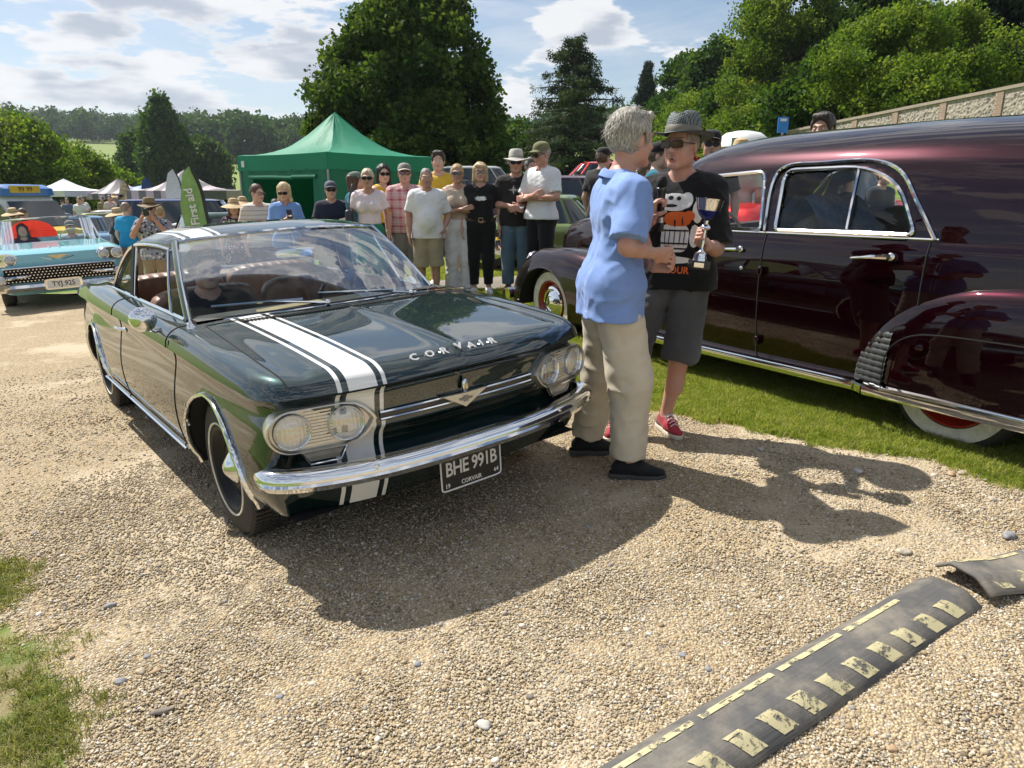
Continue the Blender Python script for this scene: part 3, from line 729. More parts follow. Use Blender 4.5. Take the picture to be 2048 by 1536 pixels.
    for sg in (-1, 1):
        M = np.array([1, sg, 1.0])
        ed = R[:, 0 if sg < 0 else -1]; kk = np.linspace(0, 1, 40)
        rail_top = np.stack([np.interp(kk * .80, np.linspace(0, 1, len(ed)), ed[:, c]) for c in range(3)], -1); rail_top[:, 1] *= sg
        # cant rail and rear pillar: between the roof edge and the window arch, then down the pillar
        rw = cr([tuple(ed[-1] * M), (-2.30, .60, 1.12), (-2.48, .615, 1.0), (-2.60, .62, .915)], 22)
        top = np.concatenate([np.array([ed[int(round(q))] * M for q in np.linspace(0, len(ed) - 1, 26)]), rw[1:]], 0)
        bot = cr(arc, len(top))
        mid_ = .5 * (top + bot); mid_[:, 1] += .012
        rows = [[top[i] * M, (top[i] * .62 + mid_[i] * .38) * M, mid_[i] * M, bot[i] * M] for i in range(len(top))]
        rows = [cr(r, 7) for r in rows]
        MB().grid(rows, flip=sg > 0).build('pillar', [P], root, auto=60)
        MB().tube(arcs * M + [0, sg * .006, 0], .010, 6).build('drip_rail', [CH], root)
        MB().tube(arcs * M + [0, -sg * .012, -.014], .013, 6).build('window_seal', [BLK], root)
        ap = np.array([Bw[-1] * [1, 1, 1], (Bw[-1] + Tw[-1]) / 2 + [.0, .006, .008], Tw[-1]]); ap = cr(ap, 9)
        MB().tube([p * M for p in ap], .020, 8).build('front_pillar', [P], root)
        MB().tube([p * M + [.013, 0, .010] for p in ap], .007, 6).build('pillar_trim', [CH], root)
        MB().tube([p * M + [-.022, sg * .008, -.004] for p in ap], .008, 6).build('pillar_trim', [CH], root)
        # door top sill, centre post, vent window and quarter glass
        MB().tube([(x, sg * .712, float(Ht(x, .70)) + .004) for x in np.linspace(-.62, -2.32, 12)], .011, 6, flat=.7).build('belt_trim', [CH], root)
        MB().tube([(-1.80, sg * .70, .88), (-1.795, sg * .672, 1.03), (-1.785, sg * .638, 1.20)], .021, 6).build('centre_post', [BLKP], root)
        MB().tube([(-1.765, sg * .70, .88), (-1.762, sg * .672, 1.03), (-1.755, sg * .638, 1.20)], .006, 6).build('post_trim', [CH], root)
        MB().tube([(-.93, sg * .70, .885), (-1.02, sg * .665, 1.03), (-1.115, sg * .615, 1.195)], .008, 6).build('vent_frame', [CH], root)
        fr = cr([(-.655, .70, .888), (-.85, .655, 1.04), (-1.075, .602, 1.19)], 8); bk = cr([(-.93, .70, .888), (-1.02, .665, 1.03), (-1.115, .615, 1.195)], 8)
        MB().grid([[a * M, b * M] for a, b in zip(fr, bk)]).build('vent_window', [GL], root)
        qt = cr([(-1.79, .636, 1.19), (-1.92, .648, 1.155), (-2.08, .668, 1.08), (-2.22, .69, .98), (-2.30, .70, .90)], 12); qb = np.stack([np.linspace(-1.80, -2.30, 12), np.full(12, .70), np.full(12, .892)], -1)
        MB().grid([[a * M, (a * .5 + b * .5) * M, b * M] for a, b in zip(qt, qb)]).build('quarter_window', [GL], root)
        # interior door trim
        MB().grid([[(x, sg * .695, z) for z in (.30, .55, .80, .885)] for x in np.linspace(-.5, -2.4, 6)]).build('door_trim', [pm('brown_vinyl_side', (.16, .085, .055), .45, var=.15)], root)
        # handle, badge
        if sg < 0 or True:
            MB().tube([(-1.42, sg * .846, .752), (-1.45, sg * .872, .756), (-1.56, sg * .876, .756), (-1.60, sg * .868, .754)], [.010, .010, .009, .006], 8).build('door_handle', [CH], root)
            MB().ball((-1.40, sg * .848, .752), (.016, .012, .016)).build('door_handle', [CH], root)
        hb = MB(); hb.box((-.30, sg * .851, .50), (.008, .006, .11)); hb.box((-.30, sg * .853, .505), (.026, .006, .022)); hb.build('wing_badge', [CH], root)
    rwt = np.stack([-2.06 - .06 * tb ** 2, .615 * tb, 1.222 - .05 * tb ** 2], -1); rwb = np.stack([-2.68 + .06 * tb ** 2, .62 * tb, .928 - .012 * tb ** 2], -1)
    MB().grid([rwt * (1 - k) + rwb * k + np.array([-.03, 0, .03]) * 4 * k * (1 - k) for k in np.linspace(0, 1, 8)]).build('rear_window', [GL], root)
    MB().tube(rwb, .012, 6).build('rear_window_trim', [CH], root)
    MB().grid([[(x, y, .915 - .01 * abs(y)) for y in np.linspace(-.68, .68, 9)] for x in (-2.30, -2.5, -2.66)]).build('parcel_shelf', [pm('tan_shelf', (.22, .15, .10), .8)], root)
    # cabin ------------------------------------------------------------
    seatm = NT('brown_vinyl'); v = seatm.coord(); y = seatm.n('ShaderNodeSeparateXYZ', {0: v}).outputs[1]
    wv = seatm.math('SINE', seatm.math('MULTIPLY', y, 95.0))
    seatm = seatm.finish(seatm.bsdf(Base_Color=seatm.mix(seatm.noise(v, 6, 3), (.20, .105, .065), (.27, .15, .095)), Roughness=.42, Normal=seatm.bump(wv, .5, .006)))
    fl = MB().box((-1.5, 0, .27), (3.2, 1.40, .02)); fl.build('floor_pan', [DARK], root)
    MB().box((-.62, 0, .55), (.04, 1.38, .56)).build('firewall', [DARK], root)
    for nm, x, zs, zb in (('front_seat', -1.42, .46, .86), ('rear_seat', -2.12, .48, .90)):
        se = MB()
        for yc in (-.34, .34):
            sq(se, (x + .14, yc, zs), (.58, .67, .20), 5); sq(se, (x - .17, yc, (zs + zb) / 2), (.16, .67, zb - zs + .14), 5, rot('Y', .16))
        se.build(nm, [seatm], root)
    ds = MB(); rows = [[(x, y_, z) for y_ in np.linspace(-.69, .69, 12)] for x, z in ((-.50, .885), (-.66, .887), (-.76, .872), (-.79, .82), (-.77, .70), (-.72, .60))]
    ds.grid(rows); ds.build('dashboard', [pm('black_dash', (.012, .011, .010), .5)], root)
    MB().grid([[(x, y_, .8985 - .03 * (abs(y_) / .7) ** 2 - .004) for y_ in np.linspace(-.6, -.02, 6)] for x in (-.50, -.60)]).build('dash_tray', [pm('tan_tray', (.30, .21, .10), .7)], root)
    wc = np.array([-.98, .36, .86]); wn = unit([-.80, 0, .55]); xx, yy, _ = frame(wn); sw = MB()
    sw.tube([wc + .20 * (math.cos(a) * xx + math.sin(a) * yy) for a in np.linspace(0, 2 * math.pi, 37)], .012, 8, cap=False)
    sw.tube([wc - .2 * yy, wc, wc + .2 * yy], .010, 6); sw.tube([wc - .2 * xx, wc + .2 * xx], .010, 6); sw.ball(wc, (.04, .04, .04)); sw.tube([wc, wc - wn * .35], .022, 8)
    swo = sw.build('steering_wheel', [BLKP], root)
    MB().box(wc + .13 * yy + wn * .016, (.03, .05, .09), np.stack([wn, xx, yy], 1)).build('wheel_tag', [pm('light_blue_card', (.12, .36, .75), .5)], swo)
    mr = MB(); sq(mr, (-.96, .03, 1.125), (.03, .24, .065), 5); mr.tube([(-.97, .03, 1.15), (-.99, .03, 1.24)], .007, 6); mr.build('interior_mirror', [CH], root)
    MB().prism(oval(0, 0, .034, .034, 20), .001, (-.640, .605, .925), unit((-.35, 1, .0)), unit((-.72, -.1, .62))).build('windscreen_sticker', [pm('paper_sticker', (.72, .72, .70), .6, var=.2, scale=90)], root)
    # wipers, antenna, mirror
    for (a, b, c_) in (((-.385, -.06, .905), (-.50, -.33, .935), (-.60, -.585, .935)), ((-.345, .42, .90), (-.42, .16, .935), (-.50, -.06, .945))):
        wp = MB(); wp.tube([a, b], [.008, .005], 6); bl = unit(np.array(c_) - np.array(b)); wp.tube([np.array(b) - bl * .17, np.array(b) + bl * .005, c_], .006, 5); wp.ball(a, .016); wp.build('wiper', [CH], root)
    an = MB(); an.lathe([(.022, 0), (.020, .012), (.008, .025), (.004, .045), (.003, .11), (0, .112)], (-.40, -.745, float(Ht(-.40, .745))), (0, 0, 1), 12); an.build('aerial_base', [CH], root)
    mm = MB(); mc = np.array([-.60, -.905, .915]); md = unit([-.93, .28, .12]); mm.lathe([(0, -.035), (.035, -.028), (.056, -.01), (.062, .004), (.058, .010), (0, .012)], mc, md, 32)
    mm.tube([mc - [.0, 0, .03], (-.62, -.86, .85), (-.66, -.795, .845)], [.008, .009, .012], 8); mm.build('door_mirror', [CH], root)
    # front end --------------------------------------------------------
    silver = pm('brushed_aluminium', (.62, .60, .55), .32, .85, var=.06, scale=60); lensm = NT('lamp_lens'); v = lensm.coord(); q = lensm.n('ShaderNodeSeparateXYZ', {0: v}).outputs
    wv = lensm.math('ADD', lensm.math('SINE', lensm.math('MULTIPLY', q[1], 420.0)), lensm.math('MULTIPLY', lensm.math('SINE', lensm.math('MULTIPLY', q[2], 260.0)), .6))
    lb = lensm.bump(wv, .38, .003); tr = lensm.n('ShaderNodeBsdfTransparent', {0: (.93, .94, .93, 1)}); gs = lensm.n('ShaderNodeBsdfGlossy', {0: (1, 1, 1, 1), 1: .04, 'Normal': lb})
    mx = lensm.n('ShaderNodeMixShader', {0: .24}); lensm.nt.links.new(tr.outputs[0], mx.inputs[1]); lensm.nt.links.new(gs.outputs[0], mx.inputs[2]); lensm = lensm.finish(mx)
    for sg in (-1, 1):
        inn = np.array([.672, sg * .516, .614]); out_ = np.array([.625, sg * .712, .612]); ex = unit(out_ - inn) * 1.0; nz = unit(np.cross(ex, [0, 0, 1])); nz = nz if nz[0] > 0 else -nz; ey = np.array([0, 0, 1.0])
        exx = ex if np.dot(np.cross(ex, ey), nz) > 0 else ex
        Lr = np.linalg.norm(out_ - inn); o = (inn + out_) / 2; a = Lr / 2
        pol = [(a + .098 * math.cos(t), .086 * math.sin(t)) for t in np.linspace(-math.pi / 2, math.pi / 2, 17)]
        pol += [(-a, .086), (-a - .05, .076), (-a - .085, .052), (-a - .112, .022), (-a - .124, 0), (-a - .112, -.022), (-a - .085, -.052), (-a - .05, -.076), (-a, -.086)]
        pol = np.array(pol); flipx = np.dot(np.cross(ex, ey), nz) < 0
        def ring(sc, h):
            c = pol.mean(0); w = c + (pol - c) * sc; return [o + ex * p[0] + ey * p[1] + nz * h for p in w]
        bz = MB(); bz.grid([ring(1.0, -.05), ring(1.0, .012), ring(.975, .026), ring(.93, .028), ring(.90, .015), ring(.885, .004)], closev=True); hb = bz.build('headlamp_bezel', [silver], root, fixn=True)
        inner = np.array(ring(.89, .005)); cpt = inner.mean(0); pl = MB(); pl.add([cpt] + list(inner), [(0, i + 1, (i + 1) % len(inner) + 1) for i in range(len(inner))]); pl.build('lamp_panel', [silver], hb, fixn=True)
        rb = MB()
        for k in range(11):
            z = -.062 + k * .0124; rb.box(o + ey * z + nz * .008, (.10, .004, .007), np.stack([ex, nz, ey], 1))
        rb.build('panel_rib', [silver], hb)
        for c in (inn, out_):
            c = c + nz * .008
            hl = MB().lathe([(.071, -.004), (.072, .010), (.068, .018), (.063, .014), (.061, .004)], c, nz, 40).build('headlamp', [CH], root)
            MB().lathe([(.063, .006), (.047, -.022), (.028, -.040), (.012, -.046), (0, -.046)], c, nz, 36).build('reflector', [CH], hl)
            MB().lathe([(.062, .010), (.052, .019), (.034, .026), (.016, .029), (0, .030)], c, nz, 36).build('lens', [lensm], hl)
            MB().ball(c - nz * .015, .011).build('bulb', [pm('bulb_glass', (.7, .65, .5), .2)], hl)
        pk = MB().prism([(-.085, .0), (.085, .0), (.055, -.045), (-.055, -.045)][::-1] if not flipx else [(-.085, .0), (.085, .0), (.055, -.045), (-.055, -.045)], .020, o + ey * -.094 + nz * -.012 + ex * -.01, ex, ey)
        pk.build('parking_lamp', [pm('smoked_lens', (.34, .30, .24), .15, var=.2, coat=1)], root, fixn=True)
        qq = [(-.088, .003), (.088, .003), (.058, -.048), (-.058, -.048), (-.088, .003)]
        MB().tube([o + ey * (-.094 + b) + nz * .010 + ex * (a_ - .01) for a_, b in qq], .004, 5).build('lamp_trim', [CH], root)
        # spear tip on the wing corner
    # twin trim bars, centre emblem, lock, lettering
    fy = np.linspace(-.385, .385, 25); fx = np.array([xf(y_) for y_ in fy])
    for z in (.626, .598): MB().tube([(x - .040, y_, z) for x, y_ in zip(fx, fy)], .0055, 6).build('trim_bar', [CH], root)
    MB().grid([[(x - .043, y_, z) for z in (.598, .626)] for x, y_ in zip(fx, fy)]).build('trim_strip', [BLKP], root)
    em = MB().prism([(-.12, .030), (0, -.036), (.12, .030), (.0, .026)], .012, (.732, 0, .604), (0, 1, 0), (0, 0, 1), bev=.004).build('front_emblem', [silver], root, fixn=True)
    MB().prism([(-.035, .006), (-.012, .006), (-.012, .013), (.012, .013), (.012, .006), (.035, .006), (.03, -.004), (.012, -.004), (.012, -.012), (-.012, -.012), (-.012, -.004), (-.03, -.004)], .003, (.7445, 0, .605), (0, 1, 0), (0, 0, 1)).build('emblem_mark', [pm('emblem_grey', (.25, .24, .22), .4, .5)], em)
    MB().ball((.742, 0, .664), (.012, .016, .030)).build('bonnet_lock', [CH], root); MB().ball((.752, 0, .660), (.010, .009, .018)).build('bonnet_lock', [pm('gilt', (.70, .55, .28), .3, .8)], root)
    for ch, y_ in zip('CORVAIR', (-.215, -.141, -.072, 0, .063, .118, .176)):
        x = .716 - .02 * abs(y_); z = float(Ht(x, y_)) + .003
        nv = unit([.62, 0, .78]); place_text('letter', ch, .046, pm('silver_letter', (.78, .78, .77), .3, .4), root, (x, y_, z), (0, 1, 0), np.cross(nv, (0, 1, 0)), .003, .0012, 1.15)
    # bumper
    bs = np.concatenate([np.linspace(-1, 1, 61)]); sB = s_of_x(.545)
    path, outs, sc = [], [], []
    for q in bs:
        s_ = abs(q) * sB; p = at_s(np.array([s_]))[0]; k = int(np.argmin(np.abs(ss - s_))); nn = Nn[k]
        path.append((p[0] - .0 + nn[0] * .015, math.copysign(p[1] + nn[1] * .012, q if q else 1), .430 + .012 * abs(q) ** 3)); outs.append((nn[0], math.copysign(nn[1], q if q else 1) if q else 0, 0)); sc.append(1.0 - .45 * max(0, (abs(q) - .93) / .07) ** 2)
    prof = [(-.020, .036), (.014, .044), (.046, .038), (.058, .020), (.060, .002), (.050, -.006), (.055, -.016), (.044, -.038), (.010, -.046), (-.020, -.040)]
    bmp = MB(); sweep_profile(bmp, path, outs, prof, scale=sc); nP = len(prof)
    bmp.f.append(tuple(range(nP))); bmp.mi.append(0); k_ = (len(path) - 1) * nP; bmp.f.append(tuple(k_ + i for i in range(nP))[::-1]); bmp.mi.append(0)
    b_o = bmp.build('front_bumper', [CH], root, fixn=True, auto=50)
    for y_ in (-.47, .47): MB().ball((float(xf(y_)) + .070, y_, .452), (.006, .013, .013)).build('bumper_bolt', [CH], b_o)
    # number plate
    pc = np.array([.755, -.005, .302]); pl = MB().prism(oval(0, 0, .158, .076, 28, 14), .006, pc, (0, 1, 0), (0, 0, 1)).build('number_plate', [pm('plate_black', (.010, .010, .012), .4)], root)
    brd = oval(0, 0, .156, .074, 48, 14); MB().tube([pc + np.array([.007, a, b]) for a, b in brd + brd[:1]], .004, 4, cap=False).build('plate_border', [WHT], pl)
    pw = pm('plate_white', (.74, .72, .66), .5)
    place_text('plate_lettering', 'BHE 991B', .088, pw, pl, pc + np.array([.0085, 0, .018]), (0, 1, 0), (0, 0, 1), .001, .0012, .80, .92)
    place_text('plate_lettering', 'CORVAIR', .028, pw, pl, pc + np.array([.0085, -.005, -.052]), (0, 1, 0), (0, 0, 1), .001, .0004, .9)
    place_text('plate_lettering', '19', .028, pw, pl, pc + np.array([.0085, -.128, -.052]), (0, 1, 0), (0, 0, 1), .001, .0004, .9)
    place_text('plate_lettering', '64', .028, pw, pl, pc + np.array([.0085, .128, -.046]), (0, 1, 0), (0, 0, 1), .001, .0004, .9)
    MB().grid([[(x, y_, .245) for y_ in np.linspace(-.74, .74, 5)] for x in (.62, -.3, -2.4, -3.6)]).build('underbody', [DARK], root)
    for sg in (-1, 1):
        for x in (0, -2.743):
            wheel(root, (x, sg * .715, .30), sg, .305, .17, .185, pm('black_wheel', (.007, .007, .008), .42, spec=.3), (.205, .214), 'small', tread=72 if x == 0 else 60)
    return root
COUPE = coupe()
# ------------------------------------------------------------------ the big maroon estate / hearse on the lawn
def poly_cut(me, poly, ymin=.3):
    """cut a window (polygon in x,z) out of both sides of a loft and snap the rim to it"""
    P = np.asarray(poly, float); n = len(P); bm = bmesh.new(); bm.from_mesh(me)
    def inside(x, z):
        c = False; j = n - 1
        for i in range(n):
            if (P[i][1] > z) != (P[j][1] > z) and x < (P[j][0] - P[i][0]) * (z - P[i][1]) / (P[j][1] - P[i][1]) + P[i][0]: c = not c
            j = i
        return c
    def snap(x, z):
        best = None
        for i in range(n):
            a, b = P[i], P[(i + 1) % n]; d = b - a; t = max(0, min(1, ((x - a[0]) * d[0] + (z - a[1]) * d[1]) / max(1e-9, d @ d))); q = a + t * d
            e = (q[0] - x) ** 2 + (q[1] - z) ** 2
            if best is None or e < best[0]: best = (e, q)
        return best[1]
    lo, hi = P.min(0), P.max(0); ins = {}
    for v in bm.verts:
        c = v.co; ins[v] = abs(c.y) > ymin and lo[0] < c.x < hi[0] and lo[1] < c.z < hi[1] and inside(c.x, c.z)
    kill = [f for f in bm.faces if all(ins[v] for v in f.verts)]
    part = set(v for f in bm.faces if any(ins[v] for v in f.verts) and not all(ins[v] for v in f.verts) for v in f.verts if ins[v])
    for v in part: q = snap(v.co.x, v.co.z); v.co.x, v.co.z = q[0], q[1]
    bmesh.ops.delete(bm, geom=kill, context='FACES'); bm.to_mesh(me); bm.free(); me.update()
def rpoly(pts, r=.05, n=5):
    """polygon with rounded corners"""
    o = []; m = len(pts)
    for i in range(m):
        a, b, c = (np.asarray(pts[(i + k) % m], float) for k in (-1, 0, 1)); rr = r[i] if isinstance(r, (list, tuple)) else r
        p0 = b + unit(a - b) * rr; p1 = b + unit(c - b) * rr
        for t in np.linspace(0, 1, n): o.append(tuple((1 - t) ** 2 * p0 + 2 * t * (1 - t) * b + t * t * p1))
    return o
def maroon():
    MO = np.array([1.1076, 7.3474, .0800]); F = np.array([-.5187, .8548, -.0146]); N = unit([-GA, -GB, 1]); L = np.cross(N, F)
    root = thing('parked_car', 'long dark maroon 1940s estate car with whitewall tyres on the lawn', 'car', mat=basis(MO, F, L, N))
    P = paint('maroon_paint', (.009, .0005, .0022), .5, rough=.28, flake=.02, cior=1.5)
    # main body shell, sections from sill to roof centre
    sec = np.array([(.84, .26), (.90, .30), (.922, .45), (.926, .65), (.918, .85), (.895, 1.02), (.872, 1.09), (.864, 1.11), (.845, 1.20), (.80, 1.36), (.757, 1.48), (.72, 1.55), (.64, 1.635), (.50, 1.70), (.33, 1.738), (.16, 1.753), (0, 1.757)])
    sp = cr(sec, 64); kb = int(np.argmin(np.abs(sp[:, 1] - 1.11)))
    zroof = crf([-5.4, -5.15, -4.8, -4.4, -3.9, -3.4, -2.9, -2.3, -1.9, -1.6, -1.42, -1.28], [.10, .42, .70, .86, .955, .99, 1.0, 1.0, .965, .85, .50, .0])
    wid = crf([-5.45, -5.2, -4.8, -4.2, -3.4, -2.4, -1.6, -1.2], [.70, .82, .91, .965, .995, 1.0, .985, .95])
    xs = np.concatenate([np.linspace(-1.25, -1.9, 40), np.linspace(-1.92, -5.4, 130)])
    rows = []
    for x in xs:
        k = float(zroof(x)); w = float(wid(x)); q = sp.copy()
        up = q[:, 1] > 1.11; q[up, 1] = 1.11 + (q[up, 1] - 1.11) * k; q[:, 0] *= w
        rows.append([(x, a, b) for a, b in q])
    rows = np.array(rows)
    WIN = [rpoly([(-1.46, 1.135), (-2.515, 1.135), (-2.445, 1.50), (-1.86, 1.475)], [.04, .03, .07, .12]), rpoly([(-2.63, 1.135), (-3.53, 1.135), (-3.38, 1.40), (-3.15, 1.50), (-2.60, 1.50)], [.03, .05, .12, .14, .07])]
    kd = [int(np.argmin(np.abs(xs - q))) for q in (-1.42, -2.58, -3.63)]
    ws = rows[:22]
    for sg in (-1, 1):
        M = np.array([1, sg, 1]); G = rows * M
        kglass = int(np.argmin(np.abs(xs + 1.68))); kz = int(np.argmin(np.abs(sp[:, 1] - 1.50)))
        parts = [('scuttle', G[:kd[0] + 1, :kb + 1]), ('front_door', G[kd[0]:kd[1] + 1, :kb + 1]), ('rear_door', G[kd[1]:kd[2] + 1, :kb + 1]), ('rear_quarter', G[kd[2]:, :kb + 1])]
        for nm, g in parts: MB().grid(g, flip=sg < 0).build(nm, [P], root, auto=60)
        me = MB().grid(G[:, kb:], flip=sg < 0).mesh('roof_side', [P], True, 60)
        for w in WIN: poly_cut(me, w)
        # windscreen opening
        bm = bmesh.new(); bm.from_mesh(me); kill = [f for f in bm.faces if f.calc_center_median().x > -1.66 and abs(f.calc_center_median().y) < .66]; bmesh.ops.delete(bm, geom=kill, context='FACES'); bm.to_mesh(me); bm.free()
        link('roof_side', me, root)
        def surf(x, z, off=0.0):
            i = int(np.argmin(np.abs(xs - x))); r = rows[i, kb:]; return np.array([x, sg * (float(np.interp(z, r[:, 2], r[:, 1])) + off), z])
        for wi, w in enumerate(WIN):
            pts = [surf(a, b, .006) for a, b in w]; MB().tube(pts + pts[:1], .013, 6, cap=False).build('window_frame', [CH], root)
            pts = [surf(a, b, -.012) for a, b in w]; c = np.mean(pts, 0)
            MB().add([c] + pts, [(0, i + 1, (i + 1) % len(pts) + 1) for i in range(len(pts))]).build('side_window', [GL], root, smooth=False)
        MB().tube([surf(-3.125, 1.14, .004), surf(-3.12, 1.3, .004), surf(-3.105, 1.49, .004)], .016, 6, flat=.6).build('window_pillar', [CH], root)
        MB().tube([surf(-1.62, 1.14, .0), surf(-1.75, 1.30, .0), surf(-1.865, 1.46, .0)], .009, 6).build('vent_frame', [CH], root)
        ln = [surf(x, 1.118, .004) for x in np.linspace(-1.46, -3.66, 30)]; MB().tube(ln, .009, 6, flat=.8).build('belt_trim', [CH], root)
        ar = [surf(a, b, .012) for a, b in [(-2.55, 1.13), (-2.53, 1.42), (-2.60, 1.525), (-2.85, 1.535), (-3.16, 1.535), (-3.36, 1.47), (-3.50, 1.31), (-3.64, 1.12)]]
        MB().tube(cr(ar, 36), .011, 6).build('door_frame_trim', [CH], root)
        for k in kd[1:]: seam(root, [p + np.array([0, sg * .001, 0]) for p in G[k, 3:kb + 1]], .005)
        for x, z, l in ((-2.20, 1.005, .20), (-3.25, 1.02, .23)):
            b_ = surf(x, 1.11); yy = sg * .905; h = MB(); h.tube([(x - .18, yy, z), (x - .18, yy + sg * .03, z + .002), (x - .10, yy + sg * .038, z), (x + l - .20, yy + sg * .034, z - .016)], [.017, .016, .013, .006], 8); h.ball((x - .185, yy, z), (.024, .014, .024)); h.build('door_handle', [CH], root)
        MB().ball((-2.42, sg * .925, .885), (.014, .01, .014)).build('door_lock', [CH], root)
        for z in (.42, .88): sq(MB(), (-2.59, sg * .938, z), (.035, .035, .06), 4).build('door_hinge', [P], root)
        # running-board strip
        rb = MB(); rb.grid([[(x, sg * a, b) for a, b in ((.895, .300), (.945, .298), (.952, .285), (.945, .240), (.90, .235))] for x in np.linspace(-1.2, -3.32, 12)]); rb.build('running_board', [CH], root)
        # rear wing --------------------------------------------------
        def wing(x0, x1, yc, yo, zb, zt, nose, tail, n=70, m=40, nm='rear_wing'):
            R = []
            for x in np.linspace(x0, x1, n):
                t = (x0 - x) / (x0 - x1); f = nose(t) * tail(t); row = []
                for a in np.linspace(math.pi, -.0, m):
                    c, s_ = math.cos(a), math.sin(a)
                    y = yc + (yo - yc) * math.copysign(abs(c) ** .62, c) * (.35 + .65 * f); z = zb + (zt - zb) * f * abs(s_) ** .62
                    row.append((x, sg * y, z))
                R.append(row)
            return np.array(R)
        fr_ = lambda t: float(sstep(-.02, .26, t)) ** .62 if t < .3 else 1.0
        nose = crf([0, .02, .06, .12, .2, .32, .46, 1], [.06, .36, .56, .74, .87, .97, 1.0, 1.0]); tail = crf([0, .5, .7, .85, .95, 1], [1, 1, .9, .70, .45, .2])
        Wr = wing(-3.26, -5.30, .80, .995, .30, .925, nose, tail); MB().grid(Wr, flip=sg > 0).build('rear_wing', [P], root, auto=60)
        o_ = lambda z, x: sg * 1.004
        MB().tube(cr([(-3.50, sg * .992, .32), (-3.52, sg * 1.0, .50), (-3.60, sg * 1.0, .60), (-3.75, sg * .995, .645), (-4.1, sg * .993, .655), (-4.5, sg * .985, .65)], 30), .004, 5).build('skirt_line', [DARK], root)
        MB().grid([[(x, sg * a, b) for a, b in ((.985, .318), (1.003, .312), (1.008, .298), (1.002, .246), (.97, .240))] for x in np.linspace(-3.40, -5.2, 20)]).build('wing_trim', [CH], root)
        MB().grid([[(x, sg * a, b) for a, b in ((y_ + .0, .300), (y_ + .012, .292), (y_ + .010, .250), (y_ - .02, .244))] for x, y_ in zip(np.linspace(-3.25, -3.39, 8), cr([(.90, 0), (.955, 0), (.992, 0)], 8)[:, 0])]).build('wing_trim', [CH], root)
        # ribbed stone guard wrapped on the wing's leading edge
        gd = MB(); rows_g = []; NG = 46
        for i in range(NG):
            z = .305 + (.615 - .305) * i / (NG - 1); rib = .006 * abs(math.sin(i / (NG - 1) * math.pi * 9)); row = []
            for xx in np.linspace(-3.255, -3.49, 14):
                j = int(np.clip(round((-3.26 - xx) / 2.04 * 69), 0, 69)); col = Wr[j]; oc = col[len(col) // 2:]
                zmx = oc[:, 2].max(); yv = float(np.interp(-min(z, zmx), -oc[:, 2], np.abs(oc[:, 1])))
                if z > zmx: yv = float(np.abs(oc[0, 1]))
                sh = .030 * i / (NG - 1); row.append((xx - sh - (0.0 if z <= zmx else .0), sg * (yv + .006 + rib), min(z, max(zmx, .05) + .01)))
            rows_g.append(row)
        gd.grid(rows_g); gd.build('stone_guard', [pm('grey_rubber', (.035, .037, .040), .5)], root, fixn=True)
        # front wing
        nose2 = crf([0, .015, .05, .12, .22, .5, 1], [.10, .38, .60, .82, .95, 1, 1]); tail2 = crf([0, .45, .7, .9, 1], [1, .97, .82, .55, .3])
        Wf = wing(.74, -1.62, .66, .95, .24, .90, nose2, tail2, 90, 44, 'front_wing')
        me = MB().grid(Wf, flip=sg > 0).mesh('front_wing', [P], True, 60); arch_cut(me, [(0, .30, .43, .40)]); link('front_wing', me, root)
        an = np.linspace(0, math.pi, 30); MB().grid([[(.43 * math.cos(a), sg * y_, .30 + .40 * math.sin(a)) for a in an] for y_ in (.93, .70, .50)]).build('wheel_well', [DARK], root)
        MB().lathe([(.10, -.02), (.105, .01), (.09, .03), (.05, .05), (0, .055)], (.56, sg * .64, .70), (1, 0, .1), 24).build('headlamp', [CH], root)
        sq(MB(), (.735, sg * .95, .235), (.10, .16, .15), 3).build('bumper_end', [BLKP], root)
        for x in (0, -3.81):
            wheel(root, (x, sg * .745, .345), sg, .35, .17, .215, pm('red_wheel', (.34, .018, .012), .35, coat=.5), (.225, .305), 'big')
    # windscreen glass, bonnet, grille, floor and cabin
    wsg = [rows[i][kb:] for i in range(0, 30, 2)]
    gp = np.array([[p for p in r if p[1] < .67] if False else r for r in wsg]); full = np.concatenate([gp * [1, -1, 1], gp[:, ::-1]], 1)
    MB().grid(full - np.array([.0, 0, .008])).build('windscreen', [GL], root)
    hb = MB(); R = []
    for x in np.linspace(-1.22, .62, 30):
        t = (-1.22 - x) / -1.84; w = .56 - .24 * t ** 1.2; zt = 1.125 + .03 * math.sin(t * math.pi) - .10 * max(0, t - .72) ** 1.5 * 6; e = 1 - max(0, (t - .93) / .07) ** 2 * .5
        R.append([(x, w * e * math.copysign(abs(math.cos(a)) ** .55, math.cos(a)), .55 + (zt - .55) * e * abs(math.sin(a)) ** .55) for a in np.linspace(math.pi, 0, 32)])
    hb.grid(R, flip=True); hb.build('bonnet', [P], root, auto=60)
    gr = MB()
    for k in range(9): gr.box((.66 - .012 * k, 0, .42 + k * .06), (.03, .80 - .045 * k, .022))
    gr.build('grille', [CH], root); MB().tube([(.80, y, .36) for y in np.linspace(-.85, .85, 9)], .05, 8, flat=1.3).build('front_bumper', [CH], root)
    MB().box((-2.9, 0, .27), (3.6, 1.66, .03)).build('floor_pan', [DARK], root)
    cloth = pm('grey_seat_cloth', (.22, .20, .165), .9, var=.2, scale=80, bump=.3); se = MB(); sq(se, (-2.35, 0, .62), (.62, 1.45, .26), 5); sq(se, (-2.68, 0, .92), (.20, 1.45, .62), 4, rot('Y', .18)); se.build('front_seat', [cloth], root)
    se = MB(); sq(se, (-3.45, 0, .62), (.55, 1.45, .26), 5); sq(se, (-3.72, 0, .95), (.22, 1.45, .66), 4, rot('Y', .18)); se.build('rear_seat', [cloth], root)
